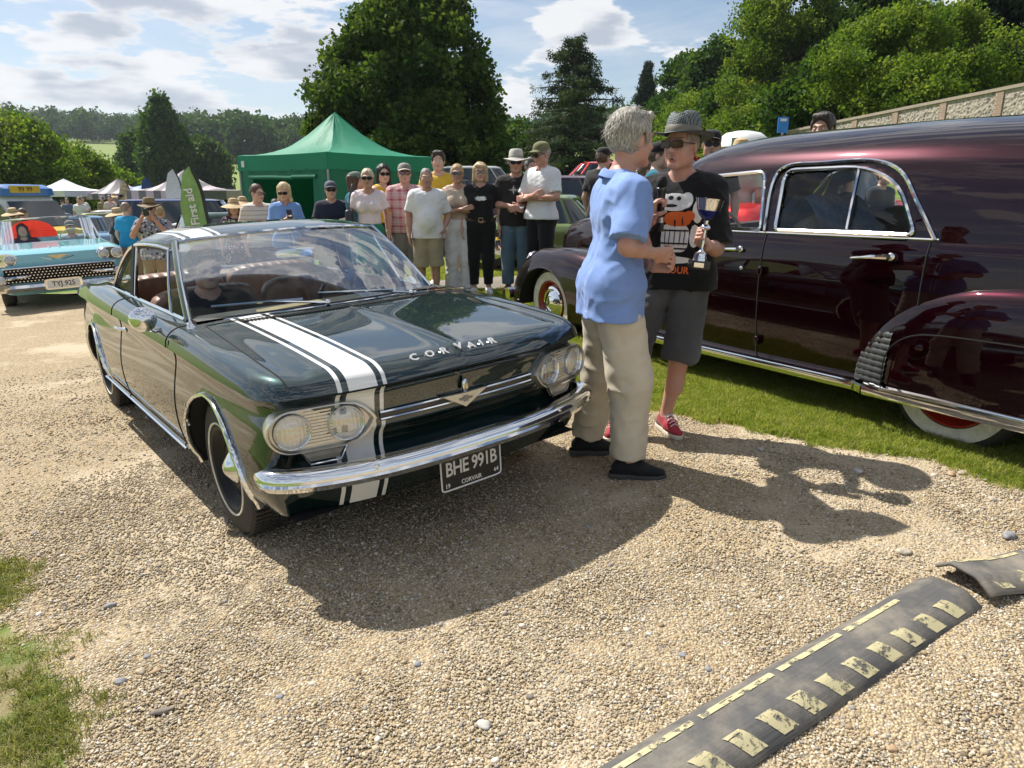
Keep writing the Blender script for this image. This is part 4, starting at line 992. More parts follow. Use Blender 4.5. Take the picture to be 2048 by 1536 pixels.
    MB().box((-1.32, 0, .80), (.16, 1.5, .55)).build('dashboard', [pm('brown_dash', (.05, .03, .025), .4)], root)
    for y in (.48, .18): MB().lathe([(.10, 0), (.105, .012), (.085, .018), (.02, .016), (0, .016)], (-1.405, y, 1.0), (-1, 0, .1), 24).build('dash_dial', [CH], root)
    gb = MB(); [gb.box((-1.405, -.12, .86 + k * .03), (.012, .40, .012)) for k in range(7)]; gb.build('dash_grille', [CH], root)
    wc = np.array([-1.78, .42, 1.06]); wn = unit([-.85, 0, .5]); xx, yy, _ = frame(wn); sw = MB(); sw.tube([wc + .215 * (math.cos(a) * xx + math.sin(a) * yy) for a in np.linspace(0, 2 * math.pi, 37)], .012, 8, cap=False); sw.tube([wc - .21 * xx, wc + .21 * xx], .008, 6); sw.tube([wc, wc - wn * .4], .02, 8); sw.build('steering_wheel', [CREAM], root)
    # denim jacket hung over the seat back
    R = []
    for i, t in enumerate(np.linspace(-1, 1, 26)):
        row = []
        for y in np.linspace(.12, .70, 22):
            s_ = t * .42; z = 1.335 - (abs(t) ** 1.6) * .52 + .012 * math.sin(y * 38 + t * 3); x = -2.66 - .17 * math.tanh(t * 2.4) - .05 * t + .012 * math.sin(y * 23 + 1) * abs(t)
            row.append((x, y + .02 * math.sin(t * 5), z))
        R.append(row)
    jk = MB().grid(R).build('jacket', [pm('denim_blue', (.13, .20, .33), .9, var=.2, scale=30, bump=.3)])
    jk.matrix_world = root.matrix_world.copy(); tag(jk, 'blue denim jacket draped over the seat inside the maroon car', 'jacket')
    return root
MAROON = maroon()
# ------------------------------------------------------------------ people: signed-distance bodies meshed with surface nets
class Field:
    def __init__(s, lo, hi, h):
        s.h = h; s.lo = np.asarray(lo, np.float32); n = np.ceil((np.asarray(hi) - s.lo) / h).astype(int) + 1
        s.ax = [s.lo[i] + h * np.arange(n[i], dtype=np.float32) for i in range(3)]; s.d = np.full(n, 1.0, np.float32)
    def sl(s, lo, hi):
        q = []
        for i in range(3):
            a = int(np.clip(np.floor((lo[i] - s.lo[i]) / s.h), 0, len(s.ax[i]))); b = int(np.clip(np.ceil((hi[i] - s.lo[i]) / s.h) + 1, 0, len(s.ax[i]))); q.append(slice(a, b))
        return tuple(q)
    def co(s, q): return s.ax[0][q[0]][:, None, None], s.ax[1][q[1]][None, :, None], s.ax[2][q[2]][None, None, :]
    def put(s, q, e, k, op='u'):
        d = s.d[q]
        if op == 'u':
            h = np.clip(.5 + .5 * (d - e) / k, 0, 1); s.d[q] = d + (e - d) * h - k * h * (1 - h)
        else:
            e = -e; h = np.clip(.5 - .5 * (d - e) / k, 0, 1); s.d[q] = d + (e - d) * h + k * h * (1 - h)
    def cap(s, a, b, ra, rb=None, k=.02, sc=(1, 1, 1), cut=None, op='u'):
        rb = ra if rb is None else rb; a = np.asarray(a, np.float32); b = np.asarray(b, np.float32); sc = np.asarray(sc, np.float32); m = (max(ra, rb) + k + 3 * s.h) * max(1, sc.max()) * 1.0
        q = s.sl(np.minimum(a, b) - m, np.maximum(a, b) + m)
        if 0 in s.d[q].shape: return
        x, y, z = s.co(q); A = a / sc; D = b / sc - A; L = max(float(D @ D), 1e-9)
        px, py, pz = x / sc[0] - A[0], y / sc[1] - A[1], z / sc[2] - A[2]
        t = np.clip((px * D[0] + py * D[1] + pz * D[2]) / L, 0, 1)
        e = (np.sqrt((px - t * D[0]) ** 2 + (py - t * D[1]) ** 2 + (pz - t * D[2]) ** 2) - (ra + (rb - ra) * t)) * min(1.0, sc.min())
        for c in (cut or ()):
            o, n = c; e = np.maximum(e, (x - o[0]) * n[0] + (y - o[1]) * n[1] + (z - o[2]) * n[2])
        s.put(q, e, k, op)
    def ell(s, c, r, k=.02, R=None, op='u', cut=None):
        c = np.asarray(c, np.float32); r = np.asarray(r, np.float32); m = r.max() + k + 3 * s.h; q = s.sl(c - m, c + m)
        if 0 in s.d[q].shape: return
        x, y, z = s.co(q); x0, y0, z0 = x, y, z; x, y, z = x - c[0], y - c[1], z - c[2]
        if R is not None:
            R = np.asarray(R); x, y, z = (R[0, i] * x + R[1, i] * y + R[2, i] * z for i in range(3))
        l = np.sqrt((x / r[0]) ** 2 + (y / r[1]) ** 2 + (z / r[2]) ** 2); l2 = np.sqrt((x / r[0] ** 2) ** 2 + (y / r[1] ** 2) ** 2 + (z / r[2] ** 2) ** 2) + 1e-6
        e = l * (l - 1) / l2
        for o, n in (cut or ()): e = np.maximum(e, (x0 - o[0]) * n[0] + (y0 - o[1]) * n[1] + (z0 - o[2]) * n[2])
        s.put(q, e, k, op)
    def plane(s, o, n):
        x, y, z = s.ax[0][:, None, None], s.ax[1][None, :, None], s.ax[2][None, None, :]
        s.d = np.maximum(s.d, (x - o[0]) * n[0] + (y - o[1]) * n[1] + (z - o[2]) * n[2])
    def disp(s, amp, f, seed=0, ridge=False):
        """ripple the surface with value noise of frequency f=(fx,fy,fz)"""
        m = np.abs(s.d) < amp * 3 + 2 * s.h; i = np.argwhere(m)
        if len(i) == 0: return
        x, y, z = s.ax[0][i[:, 0]], s.ax[1][i[:, 1]], s.ax[2][i[:, 2]]
        if ridge:                                   # cloth creases: sharp ridges running obliquely
            n = 1 - 2.6 * np.abs(vnoise((x + .35 * z) * f[0] + seed, (y + .25 * z) * f[1] + seed * 1.7, (z - .5 * x + .3 * y) * f[2]))
            s.d[m] -= amp * np.clip(n, -.6, 1)
        else: s.d[m] += amp * vnoise(x * f[0] + seed, y * f[1] + seed * 1.7, z * f[2])
    def mesh(s):
        d = s.d; I = d < 0; c = I[:-1, :-1, :-1]; mixed = np.zeros(c.shape, bool); sh = d.shape
        for a in (0, 1):
            for b in (0, 1):
                for e in (0, 1): mixed |= I[a:sh[0] - 1 + a, b:sh[1] - 1 + b, e:sh[2] - 1 + e] != c
        cells = np.argwhere(mixed)
        if len(cells) == 0: return np.zeros((0, 3)), np.zeros((0, 4), int)
        i, j, k = cells.T; V = {}
        for a in (0, 1):
            for b in (0, 1):
                for e in (0, 1): V[a, b, e] = d[i + a, j + b, k + e]
        P = np.zeros((len(cells), 3)); n = np.zeros(len(cells))
        for p, q in [((0, 0, 0), (1, 0, 0)), ((0, 1, 0), (1, 1, 0)), ((0, 0, 1), (1, 0, 1)), ((0, 1, 1), (1, 1, 1)), ((0, 0, 0), (0, 1, 0)), ((1, 0, 0), (1, 1, 0)), ((0, 0, 1), (0, 1, 1)), ((1, 0, 1), (1, 1, 1)), ((0, 0, 0), (0, 0, 1)), ((1, 0, 0), (1, 0, 1)), ((0, 1, 0), (0, 1, 1)), ((1, 1, 0), (1, 1, 1))]:
            u, v = V[p], V[q]; m = (u < 0) != (v < 0); t = np.where(m, u / np.where(m, u - v, 1), 0)
            for ax in range(3): P[:, ax] += np.where(m, p[ax] + (q[ax] - p[ax]) * t, 0)
            n += m
        P = (cells + P / n[:, None]) * s.h + s.lo
        idm = np.full(c.shape, -1, np.int64); idm[i, j, k] = np.arange(len(cells)); F = []
        for ax in range(3):
            A = [slice(None)] * 3; B = [slice(None)] * 3; A[ax] = slice(0, -1); B[ax] = slice(1, None)
            df = I[tuple(A)] != I[tuple(B)]; e = np.argwhere(df); o1, o2 = (ax + 1) % 3, (ax + 2) % 3
            ok = (e[:, o1] > 0) & (e[:, o2] > 0) & (e[:, o1] < c.shape[o1]) & (e[:, o2] < c.shape[o2]) & (e[:, ax] < c.shape[ax]); e = e[ok]
            def g(da, db): w = e.copy(); w[:, o1] += da; w[:, o2] += db; return idm[w[:, 0], w[:, 1], w[:, 2]]
            q = np.stack([g(-1, -1), g(0, -1), g(0, 0), g(-1, 0)], 1); fl = ~I[e[:, 0], e[:, 1], e[:, 2]]; q[fl] = q[fl][:, ::-1]
            F.append(q[(q >= 0).all(1)])
        return P, np.concatenate(F)
def np_mesh(name, V, F, mats, mi=None, smooth=True):
    me = bpy.data.meshes.new(name); me.vertices.add(len(V)); me.vertices.foreach_set('co', np.asarray(V, np.float32).ravel()); k = F.shape[1]
    me.loops.add(F.size); me.loops.foreach_set('vertex_index', F.astype(np.int32).ravel()); me.polygons.add(len(F))
    me.polygons.foreach_set('loop_start', np.arange(0, F.size, k, dtype=np.int32)); me.polygons.foreach_set('loop_total', np.full(len(F), k, np.int32))
    for m in (mats if isinstance(mats, (list, tuple)) else [mats]): me.materials.append(m)
    if mi is not None: me.polygons.foreach_set('material_index', np.asarray(mi, np.int32))
    me.polygons.foreach_set('use_smooth', np.full(len(F), smooth)); me.update(calc_edges=True); return me
def relax(V, F, it=2, lam=.5):
    for _ in range(it):
        acc = np.zeros_like(V); n = np.zeros(len(V))
        for a, b in ((0, 1), (1, 2), (2, 3), (3, 0)):
            np.add.at(acc, F[:, a], V[F[:, b]]); np.add.at(acc, F[:, b], V[F[:, a]]); np.add.at(n, F[:, a], 1); np.add.at(n, F[:, b], 1)
        V = V + lam * (acc / np.maximum(n, 1)[:, None] - V)
    return V
def fields_mesh(name, fields, mats, sc, it=1, lam=.5):
    Vs, Fs, o = [], [], 0
    for f in fields:
        V, F = f.mesh()
        if len(V) == 0: continue
        if it: V = relax(V, F, it, lam)
        Vs.append(V); Fs.append(F + o); o += len(V)
    return np_mesh(name, np.concatenate(Vs) * sc, np.concatenate(Fs), mats)
def skin_mat(name, col):
    if name in _MC: return _MC[name]
    t = NT(name); v = t.coord(); n = t.noise(v, 14, 4, .6); f = t.noise(v, 90, 3)
    c = t.mix(t.step(n, .35, .7), col, (min(1, col[0] * 1.08), col[1] * .84, col[2] * .78)); c = t.mix(t.math('MULTIPLY', f, .25), c, tuple(x * .75 for x in col))
    _MC[name] = t.finish(t.bsdf(Base_Color=c, Roughness=.48, Specular_IOR_Level=.4, Subsurface_Weight=.06, Subsurface_Radius=(.012, .005, .003), Normal=t.bump(t.noise(v, 260, 3), .12, .0015))); return _MC[name]
def fabric(name, col, rough=.85, var=.10, pattern=None, c2=None, weave=420.0):
    if name in _MC: return _MC[name]
    t = NT(name); v = t.coord(); n = t.noise(v, 5, 4, .6); c = t.mix(t.step(n, .3, .75), tuple(x * (1 - var) for x in col), tuple(min(1, x * (1 + var)) for x in col))
    if pattern == 'plaid':
        s = t.n('ShaderNodeSeparateXYZ', {0: v}).outputs; bx = t.step(t.math('SINE', t.math('MULTIPLY', s[0], 62.0)), .45, .6); bz = t.step(t.math('SINE', t.math('MULTIPLY', s[2], 58.0)), .45, .6)
        b2 = t.step(t.math('SINE', t.math('MULTIPLY', s[2], 174.0)), .7, .85); c = t.mix(t.math('MULTIPLY', t.math('ADD', bx, bz), .45), c, c2); c = t.mix(t.math('MULTIPLY', b2, .35), c, (.75, .7, .68))
    elif pattern == 'stripe':
        s = t.n('ShaderNodeSeparateXYZ', {0: v}).outputs; c = t.mix(t.step(t.math('SINE', t.math('MULTIPLY', s[2], 105.0)), .80, .92), c, c2)
    elif pattern == 'floral':
        vo = t.n('ShaderNodeTexVoronoi', {'Vector': v, 'Scale': 24.0}); r = t.n('ShaderNodeSeparateColor', {0: vo.outputs['Color']}).outputs[0]; fc = t.ramp(r, [(0, (.02, .02, .03)), (.35, (.03, .03, .05)), (.5, c2), (.75, (.7, .65, .62)), (1, (.25, .4, .2))])
        c = t.mix(t.step(vo.outputs['Distance'], .55, .4), c, fc)
    elif pattern == 'denim':
        c = t.mix(t.step(t.noise(v, 2.2, 3), .42, .68), c, c2); c = t.mix(t.math('MULTIPLY', t.noise(t.mapv(v, (300, 300, 60)), 1, 2), .4), c, tuple(x * .6 for x in col))
    h = t.math('ADD', t.noise(v, weave, 2), t.math('MULTIPLY', t.noise(v, 30, 3), 1.2))
    _MC[name] = t.finish(t.bsdf(Base_Color=c, Roughness=rough, Specular_IOR_Level=.2, Sheen_Weight=.15, Normal=t.bump(h, .30, .004))); return _MC[name]
def hair_mat(name, col):
    if name in _MC: return _MC[name]
    t = NT(name); v = t.coord(); n = t.noise(t.mapv(v, (120, 120, 22)), 1, 4, .6, .6)
    c = t.mix(t.step(n, .3, .7), tuple(x * .45 for x in col), tuple(min(1, x * 1.35) for x in col))
    _MC[name] = t.finish(t.bsdf(Base_Color=c, Roughness=.45, Specular_IOR_Level=.45, Normal=t.bump(n, .9, .006))); return _MC[name]
SKIN = {'light': skin_mat('skin_light', (.56, .37, .285)), 'tan': skin_mat('skin_tan', (.43, .27, .195)), 'red': skin_mat('skin_ruddy', (.52, .31, .24)), 'pale': skin_mat('skin_pale', (.60, .43, .345))}
EYEW = pm('eye_white', (.70, .66, .62), .25); EYED = pm('eye_iris', (.05, .035, .025), .15); LIP = pm('lips', (.36, .13, .11), .45); SHADE = pm('sunglass_lens', (.008, .007, .006), .25, spec=.25); MOUTH = pm('mouth', (.05, .012, .01), .6)
ARMS = {'down': ((.255, .03, 1.14), (.255, -.06, .89), None), 'folded': ((.265, -.05, 1.13), (-.08, -.225, 1.17), (-.9, -.15, .25)), 'folded2': ((.265, -.05, 1.15), (-.10, -.185, 1.13), (-1, .05, -.05)), 'clasp': ((.275, .02, 1.13), (.055, -.225, 1.10), (-.9, -.3, -.25)),
        'pocket': ((.285, .06, 1.13), (.205, -.05, .95), (-.2, -.25, -1)), 'phone': ((.235, -.06, 1.14), (.065, -.29, 1.235), (-.5, -.5, .6)), 'camera': ((.26, -.12, 1.22), (.075, -.235, 1.49), (-.4, -.1, 1)), 'neck': ((.30, -.10, 1.27), (.11, -.09, 1.47), (-.5, .4, .7)), 'hip': ((.36, .06, 1.16), (.19, -.02, 1.0), (-.6, .1, -.6)),
        'wheel': ((.24, -.14, 1.14), (.16, -.40, 1.20), (-.1, -.9, .1)), 'lap': ((.24, -.03, 1.14), (.12, -.26, 1.0), (-.3, -.9, -.1)), 'raised': ((.30, -.16, 1.30), (.24, -.30, 1.46), (0, -.3, 1)), 'reach': ((.30, -.20, 1.25), (.24, -.44, 1.10), (0, -.8, -.5)), 'umbrella': ((.26, -.08, 1.16), (.20, -.20, 1.36), (-.1, -.2, 1))}
def headR(yaw, pitch, roll=0.0):
    return np.array(Euler((pitch, roll, yaw), 'XYZ').to_matrix())
def hand_prims(f, wr, d, n, curl, k=.006, big=1.0, spread=.006):
    """palm, four fingers of unequal length and a thumb; d along the hand, n palm normal"""
    d = unit(d); n = unit(np.asarray(n, float) - d * np.dot(n, d)); s = np.cross(n, d); L = .088 * big
    for o in (-.028, -.009, .010, .028): f.cap(wr + d * .012 + s * o * .7 * big, wr + d * L + s * o * big, .0155 * big, .0125 * big, .012)
    lens = (.062, .076, .082, .072); offs = (-.031, -.0105, .0105, .031)
    for Lf, o in zip(lens, offs):
        p = wr + d * L + s * o * big; a = curl * .7; dirs = []
        for q in range(3):
            dd = unit(d * math.cos(a) + n * math.sin(a) + s * o * spread * 20 * (1 if curl < .6 else 0)); e = p + dd * Lf * big * (.45, .32, .25)[q]
            f.cap(p, e, (.0098, .0090, .0082)[q] * big, (.0090, .0082, .0072)[q] * big, k); p = e; a += curl
    t0 = wr + d * .022 * big + s * .030 * big; td = unit(d * .62 + s * (.72 - .35 * min(1, curl)) + n * (.25 + .55 * min(1.2, curl))); t1 = t0 + td * .045 * big; td2 = unit(td + n * .5 * curl - s * .35 * curl + d * .15); t2 = t1 + td2 * .032 * big
    f.cap(t0, t1, .0145 * big, .0112 * big, .012); f.cap(t1, t2, .0108 * big, .0085 * big, k)
def person(label, loc, rz, height=1.75, skin='light', hair=('short', (.12, .08, .05)), top=None, bottom=None, shoes=((.6, .6, .6), (.7, .7, .7)), hat=None, shades=None, arms=('down', 'down'), head=(0, 0), girth=1.0, belly=0.0, female=False, legs=None, res=1.0, group=None, cat='person', joints=None, seated=False, extras=None, hands=True, smile=False, mouth_open=False, curl=(.35, .35), nrm=(None, None), mat=None, lod=0):
    """local frame: forward -Y, up Z, own right hand at -X; sizes for 1.75 m then scaled"""
    sc = height / 1.75; J = dict(joints or {}); root = thing('person', label, cat, loc, rz, group) if mat is None else thing('person', label, cat, mat=mat, group=group)
    fem = female; sw = .168 if fem else .190; sh = {-1: np.array([-sw, .012, 1.405]), 1: np.array([sw, .012, 1.405])}
    lean = np.asarray(J.get('lean', (0, 0, 0)), float); 
    for s_ in (-1, 1): sh[s_] = sh[s_] + lean
    el, wr, hd = {}, {}, {}
    for s_, nm in ((-1, arms[0]), (1, arms[1])):
        a = ARMS[nm]; m = np.array([s_, 1, 1]); el[s_] = np.array(a[0]) * m + lean * .7; wr[s_] = np.array(a[1]) * m + lean * .7; hd[s_] = np.array(a[2]) * m if a[2] else wr[s_] - el[s_]
        key = 'R' if s_ < 0 else 'L'
        if 'el' + key in J: el[s_] = np.asarray(J['el' + key], float)
        if 'wr' + key in J: wr[s_] = np.asarray(J['wr' + key], float); hd[s_] = wr[s_] - el[s_]
        if 'hd' + key in J: hd[s_] = np.asarray(J['hd' + key], float)
        if 'sh' + key in J: sh[s_] = np.asarray(J['sh' + key], float)
    hipw = .088; hip = {q: np.array([q * hipw, 0, .92]) for q in (-1, 1)}
    kn = {q: np.array([q * .098, -.015, .50]) for q in (-1, 1)}; an = {q: np.array([q * .10, .025, .085]) for q in (-1, 1)}; toe = {q: np.array([q * .22, -1, 0]) for q in (-1, 1)}
    if seated:
        for q in (-1, 1): kn[q] = np.array([q * .11, -.42, .93]); an[q] = np.array([q * .11, -.45, .50])
    for q, key in ((-1, 'R'), (1, 'L')):
        for dct, pre in ((hip, 'hip'), (kn, 'kn'), (an, 'an'), (toe, 'toe')):
            if pre + key in J: dct[q] = np.asarray(J[pre + key], float)
    nb = np.array([0, .018, 1.455]) + lean; Rh = headR(*head); hc = nb + np.array([0, -.028, .165]) + Rh @ np.array([0, 0, .0]) + np.asarray(J.get('head', (0, 0, 0)), float)
    H = lambda x, y, z: hc + Rh @ np.array([x, y, z])
    g = girth
    def torso(f, gr, k=.05, hem=None):
        w = .90 if fem else 1.0; l2 = lean
        f.cap((-.075, 0, .93), (.075, 0, .93), (.108 if fem else .100) * (.6 + .4 * g) + gr, k=k, sc=(1, .92, 1))
        f.cap(np.array((-.06 * w, 0, 1.09)) + l2 * .35, np.array((.06 * w, 0, 1.09)) + l2 * .35, (.088 if fem else .098) * g + gr, k=k, sc=(1, .92, 1))
        f.cap(np.array((-.085 * w, 0, 1.27)) + l2 * .75, np.array((.085 * w, 0, 1.27)) + l2 * .75, .108 * (.5 + .5 * g) * (.93 if fem else 1) + gr, k=k, sc=(1, .90, 1))
        f.cap(np.array((-.115 * w, .012, 1.37)) + l2, np.array((.115 * w, .012, 1.37)) + l2, .083 * (.6 + .4 * g) + gr, k=k)
        for q in (-1, 1):
            f.ell(sh[q] + [-q * .018, 0, -.012], np.array((.056, .058, .056)) + gr * .4, k=.045); f.cap(sh[q] + [-q * .035, .004, .008], nb + [q * .026, .012, .016], .036 + gr * .4, .044 + gr * .2, k=.04)
            if fem: f.ell(np.array((q * .072, -.082, 1.265)) + l2 * .75, np.array((.062, .055, .062)) + gr, k=.035)
            f.cap((q * .08, .055 - gr * 1.2, .91), (q * .08, .05 - gr * 1.2, .90), .082 + gr * .4, k=.05)
        if belly: f.ell(np.array((0, -.055 - .03 * belly, 1.08)) + l2 * .4, np.array((.125, .10 * (.6 + .6 * belly), .16)) + gr, k=.06)
    # ---- skin: one continuous body
    hb = .0065 * res; hmin = hc - .2; headf = Field(hc - [.14, .17, .21], hc + [.14, .16, .16], hb if lod < 1 else .011)
    f = headf; f.ell(H(0, .014, .022), (.075, .095, .097), .02, Rh); f.ell(H(0, -.028, -.042), (.057, .062, .074), .035, Rh); f.cap(H(-.016, -.072, -.098), H(.016, -.072, -.098), .018, k=.03)
    for q in (-1, 1):
        f.ell(H(q * .036, -.052, -.026), (.030, .030, .032), .025, Rh); f.ell(H(q * .046, -.02, -.072), (.020, .035, .026), .03, Rh)
        f.cap(H(q * .046, -.074, .030), H(q * .012, -.086, .027), .0105, k=.014); f.ell(H(q * .032, -.104, .008), (.019, .016, .014), .012, Rh, op='s')
        f.ell(H(q * .033, -.080, .007), (.0135, .0115, .0115), .004, Rh)
        f.ell(H(q * .077, .010, -.006), (.010, .021, .033), .008, Rh @ np.array(Matrix.Rotation(q * .45, 3, 'Z'))); f.ell(H(q * .012, -.101, -.026), (.009, .011, .008), .008, Rh)
    f.cap(H(0, -.086, .020), H(0, -.110, -.022), .0095, .0135, k=.014)
    if mouth_open: f.ell(H(0, -.096, -.062), (.017, .018, .010), .006, Rh, op='s')
    f.cap(H(-.019, -.084, -.057), H(.019, -.084, -.057), .0085, k=.010)
    f.cap(nb + [0, .01, -.02], H(0, .012, -.055), .058 if not fem else .049, .054 if not fem else .045, k=.03)
    fl = [headf]
    vb = (.013 if lod == 0 else .02) * max(res, .75); allp = np.array([hc, *sh.values(), *el.values(), *wr.values(), *hip.values(), *kn.values(), *an.values()]); bf = Field(allp.min(0) - .2, allp.max(0) + [.2, .2, .0], vb)
    torso(bf, 0.0); bf.cap(nb + [0, .0, -.02], H(0, .010, -.07), .057 if not fem else .047, .053 if not fem else .043, k=.03)
    am = (.86 if fem else 1.0) * (.55 + .45 * g)
    for q in (-1, 1):
        bf.cap(sh[q], el[q], .050 * am, .040 * am, k=.035); bf.cap(el[q], wr[q], .041 * am, .026 * am, k=.02); bf.cap(el[q] + (wr[q] - el[q]) * .08, el[q] + (wr[q] - el[q]) * .45, .040 * am, .036 * am, k=.02)
        lr_ = .80 if bottom else 1.0; bf.cap(hip[q], kn[q], .083 * (.5 + .5 * g) * lr_, .056 * (.9 if bottom else 1), k=.05); bf.cap(kn[q], an[q] + [0, 0, .03], .054, .036, k=.02); cv = kn[q] * .68 + an[q] * .32 + [0, .018, 0]; bf.cap(cv + [0, 0, .06], cv - [0, 0, .10], .050, .040, k=.03)
        bf.cap(an[q], an[q] + unit(toe[q]) * .10 - [0, 0, .05], .036, .03, k=.02)
        if hands:
            hv = unit(hd[q]); hf = Field(wr[q] - .19, wr[q] + .19, (.0060 if lod == 0 else .010) * (res if res < 1 else 1)); i_ = 0 if q < 0 else 1
            nn = nrm[i_]
            if nn is None:
                nn = np.array([-q, 0, 0.]) if abs(hv[2]) > .75 else (np.array([0, 1.0, 0]) if abs(hv[0]) > .6 else np.array([-q * .6, 0, -.6]))
            sgn = 1 if np.dot(np.cross(unit(nn), hv), np.array([-q, -.35, .3])) > 0 else -1
            hand_prims(hf, wr[q], hv, nn, curl[i_], k=.006, big=(.9 if fem else 1.0) * (1.0 if sgn > 0 else 1.0)); hf.cap(el[q] * .3 + wr[q] * .7, wr[q] + hv * .02, .030 * am, .025 * am, k=.012); fl.append(hf)
    fl.insert(0, bf); me = fields_mesh('body', fl, [SKIN[skin]], sc, 2); body = link('body', me, root)
    # ---- face details
    if lod < 1:
        for q in (-1, 1): MB().ball(H(q * .033, -.0895, .006) * sc, .0045 * sc, 8, 6).build('iris', [EYED], MB().ball(H(q * .033, -.083, .007) * sc, .0098 * sc, 10, 8).build('eye', [EYEW], root))
        lp = MB(); dz = .004 if smile else -.001
        for a, b, r in ((-.055, .0028, .0032), (-.0635, -.001, .004)) if not mouth_open else ((-.051, .0, .0035), (-.074, -.0, .0045)):
            lp.tube([H(-.024, -.083, a + dz) * sc, H(-.010, -.0925, a) * sc, H(.010, -.0925, a) * sc, H(.024, -.083, a + dz) * sc], [.0015 * sc, r * sc, r * sc, .0015 * sc], 6)
        lp.build('lips', [LIP], root)
        if mouth_open: MB().ball(H(0, -.083, -.062) * sc, (.016 * sc, .008 * sc, .010 * sc)).build('mouth_inside', [MOUTH], root)
        hm = hair_mat('brow_%d' % int(hair[1][0] * 1000), tuple(x * .8 for x in hair[1]))
        for q in (-1, 1): MB().tube([H(q * .014, -.0965, .029) * sc, H(q * .032, -.0945, .036) * sc, H(q * .049, -.083, .031) * sc], [.003 * sc, .0042 * sc, .002 * sc], 6, flat=.6).build('eyebrow', [hm], root)
    # ---- hair
    st, hcol = hair
    if st != 'none':
        hm = hair_mat('hair_%d_%d' % (int(hcol[0] * 1000), int(hcol[2] * 1000)), hcol); lo = .40 if st in ('long', 'pony') else .2; hf = Field(hc - [.18, .19, lo], hc + [.18, .22, .2], (.0065 if lod < 1 else .012) * res)
        th = {'short': .010, 'crop': .004, 'bob': .016, 'long': .014, 'pony': .008, 'thick': .020, 'balding': .004, 'tied': .010}[st]; line = {'balding': .5, 'crop': .08}.get(st, 0)
        nf = Rh @ unit(np.array([0, -1.0, -.85])); of = H(0, -.056, .072 + line * .1); nl = Rh @ np.array([0, .25, -1.0])
        zl = -.075 if st in ('short', 'crop', 'thick', 'balding') else -.09
        hf.ell(H(0, .020, .028), np.array((.076, .096, .098)) + th, .01, Rh, cut=[(H(0, 0, zl), unit(nl))]); hf.ell(H(0, -.118, -.022 + line * .09), (.094, .088, .118 + line * .05), .024, Rh, op='s')
        if st not in ('bob', 'long'):
            for q in (-1, 1): hf.ell(H(q * .088, -.004, -.012), (.030, .026, .042), .008, Rh, op='s')
        if st == 'thick': hf.cap(H(-.045, -.055, .105), H(.045, -.058, .105), .024, k=.025)
        if st in ('bob',):
            for q in (-1, 1): hf.cap(H(q * .066, .0, .06), H(q * .080, .012, -.095), .032, .030, k=.03); hf.cap(H(q * .03, .07, .05), H(q * .045, .075, -.10), .045, .042, k=.04)
            hf.cap(H(-.05, -.070, .088), H(.055, -.055, .080), .020, k=.02)
        if st in ('long',):
            for q in (-1, 1): hf.cap(H(q * .066, .0, .06), H(q * .078, .012, -.12), .028, .028, k=.03); hf.cap(H(q * .078, .012, -.12), H(q * .085, -.01, -.24), .028, .022, k=.03); hf.cap(H(q * .03, .075, .05), H(q * .05, .085, -.24), .045, .036, k=.04)
        if st == 'pony': hf.cap(H(0, .10, .05), H(0, .135, .0), .030, .034, k=.03); hf.cap(H(0, .135, 0), H(.01, .125, -.20), .034, .018, k=.03)
        if st == 'tied': hf.cap(H(0, .09, .01), H(0, .125, -.01), .034, .030, k=.03)
        hf.disp(.004, (60, 60, 24), 3.1); hf.disp(.002, (150, 150, 50), 7.7)
        ho_ = link('hair', fields_mesh('hair', [hf], [hm], sc, 0), root)
        if lod < 1 and st != 'crop':
            wv_ = MB(); rg = np.random.default_rng(len(label)); tr_ = th + .0025
            for _ in range(int(420 / max(res, .6))):
                a = rg.uniform(0, 6.28); b = math.acos(rg.uniform(-.2, 1)); d = np.array([math.sin(b) * math.cos(a), math.sin(b) * math.sin(a), math.cos(b)])
                if (hat and d[2] > -.05) or (-d[1] - .85 * d[2] > -.18) or d[2] < -.55 or (abs(d[0]) > .85 and d[2] < .1): continue
                p = np.array([0, .020, .028]) + d * (np.array([.076, .096, .098]) + tr_); fl_ = unit(np.array([rg.normal(0, .3), -.5 if d[1] < 0 else .6, .1 if d[1] < 0 else -.9]) + rg.normal(0, .18, 3) - d * .05); l_ = rg.uniform(.012, .028) * (1.3 if st == 'thick' else 1); q = p + fl_ * l_ * .6 + d * .003; e = p + fl_ * l_; w_ = unit(np.cross(d, fl_)) * .0013
                wv_.add([H(*(p - w_)) * sc, H(*(p + w_)) * sc, H(*(q + w_)) * sc, H(*(q - w_)) * sc, H(*e) * sc], [(0, 1, 2, 3), (3, 2, 4)])
            if wv_.v: tag(wv_.build('hair_strands', [hm], ho_, smooth=False), kind='stuff')
    # ---- glasses
    if shades:
        lens, frm = shades[:2]; gry, gpw = shades[2] if len(shades) > 2 else (.0185, 3.2); gm = MB(); z0 = .008
        for q in (-1, 1):
            pol = oval(0, 0, .029, gry, 20, gpw); c = H(q * .034, -.108, z0); ex = Rh @ unit(np.array([1, -q * -.22, 0])); ey = Rh @ np.array([0, .06, 1.0])
            gm.m = 0; gm.prism([(a * sc, b * sc) for a, b in pol], .003 * sc, c * sc, ex, ey)
        glo = gm.build('sunglasses', [lens], root, fixn=True); fm = MB()
        for q in (-1, 1):
            c = H(q * .034, -.108, z0); pol = oval(0, 0, .030, gry + .001, 20, gpw); pts = [(c + Rh @ (np.array([a, -q * -.22 * a, b]))) * sc for a, b in pol + pol[:1]]
            fm.tube(pts, .0028 * sc, 5, cap=False); fm.tube([H(q * .064, -.100, z0 + .006) * sc, H(q * .080, -.05, z0 + .006) * sc, H(q * .083, .012, z0 + .003) * sc], .003 * sc, 5)
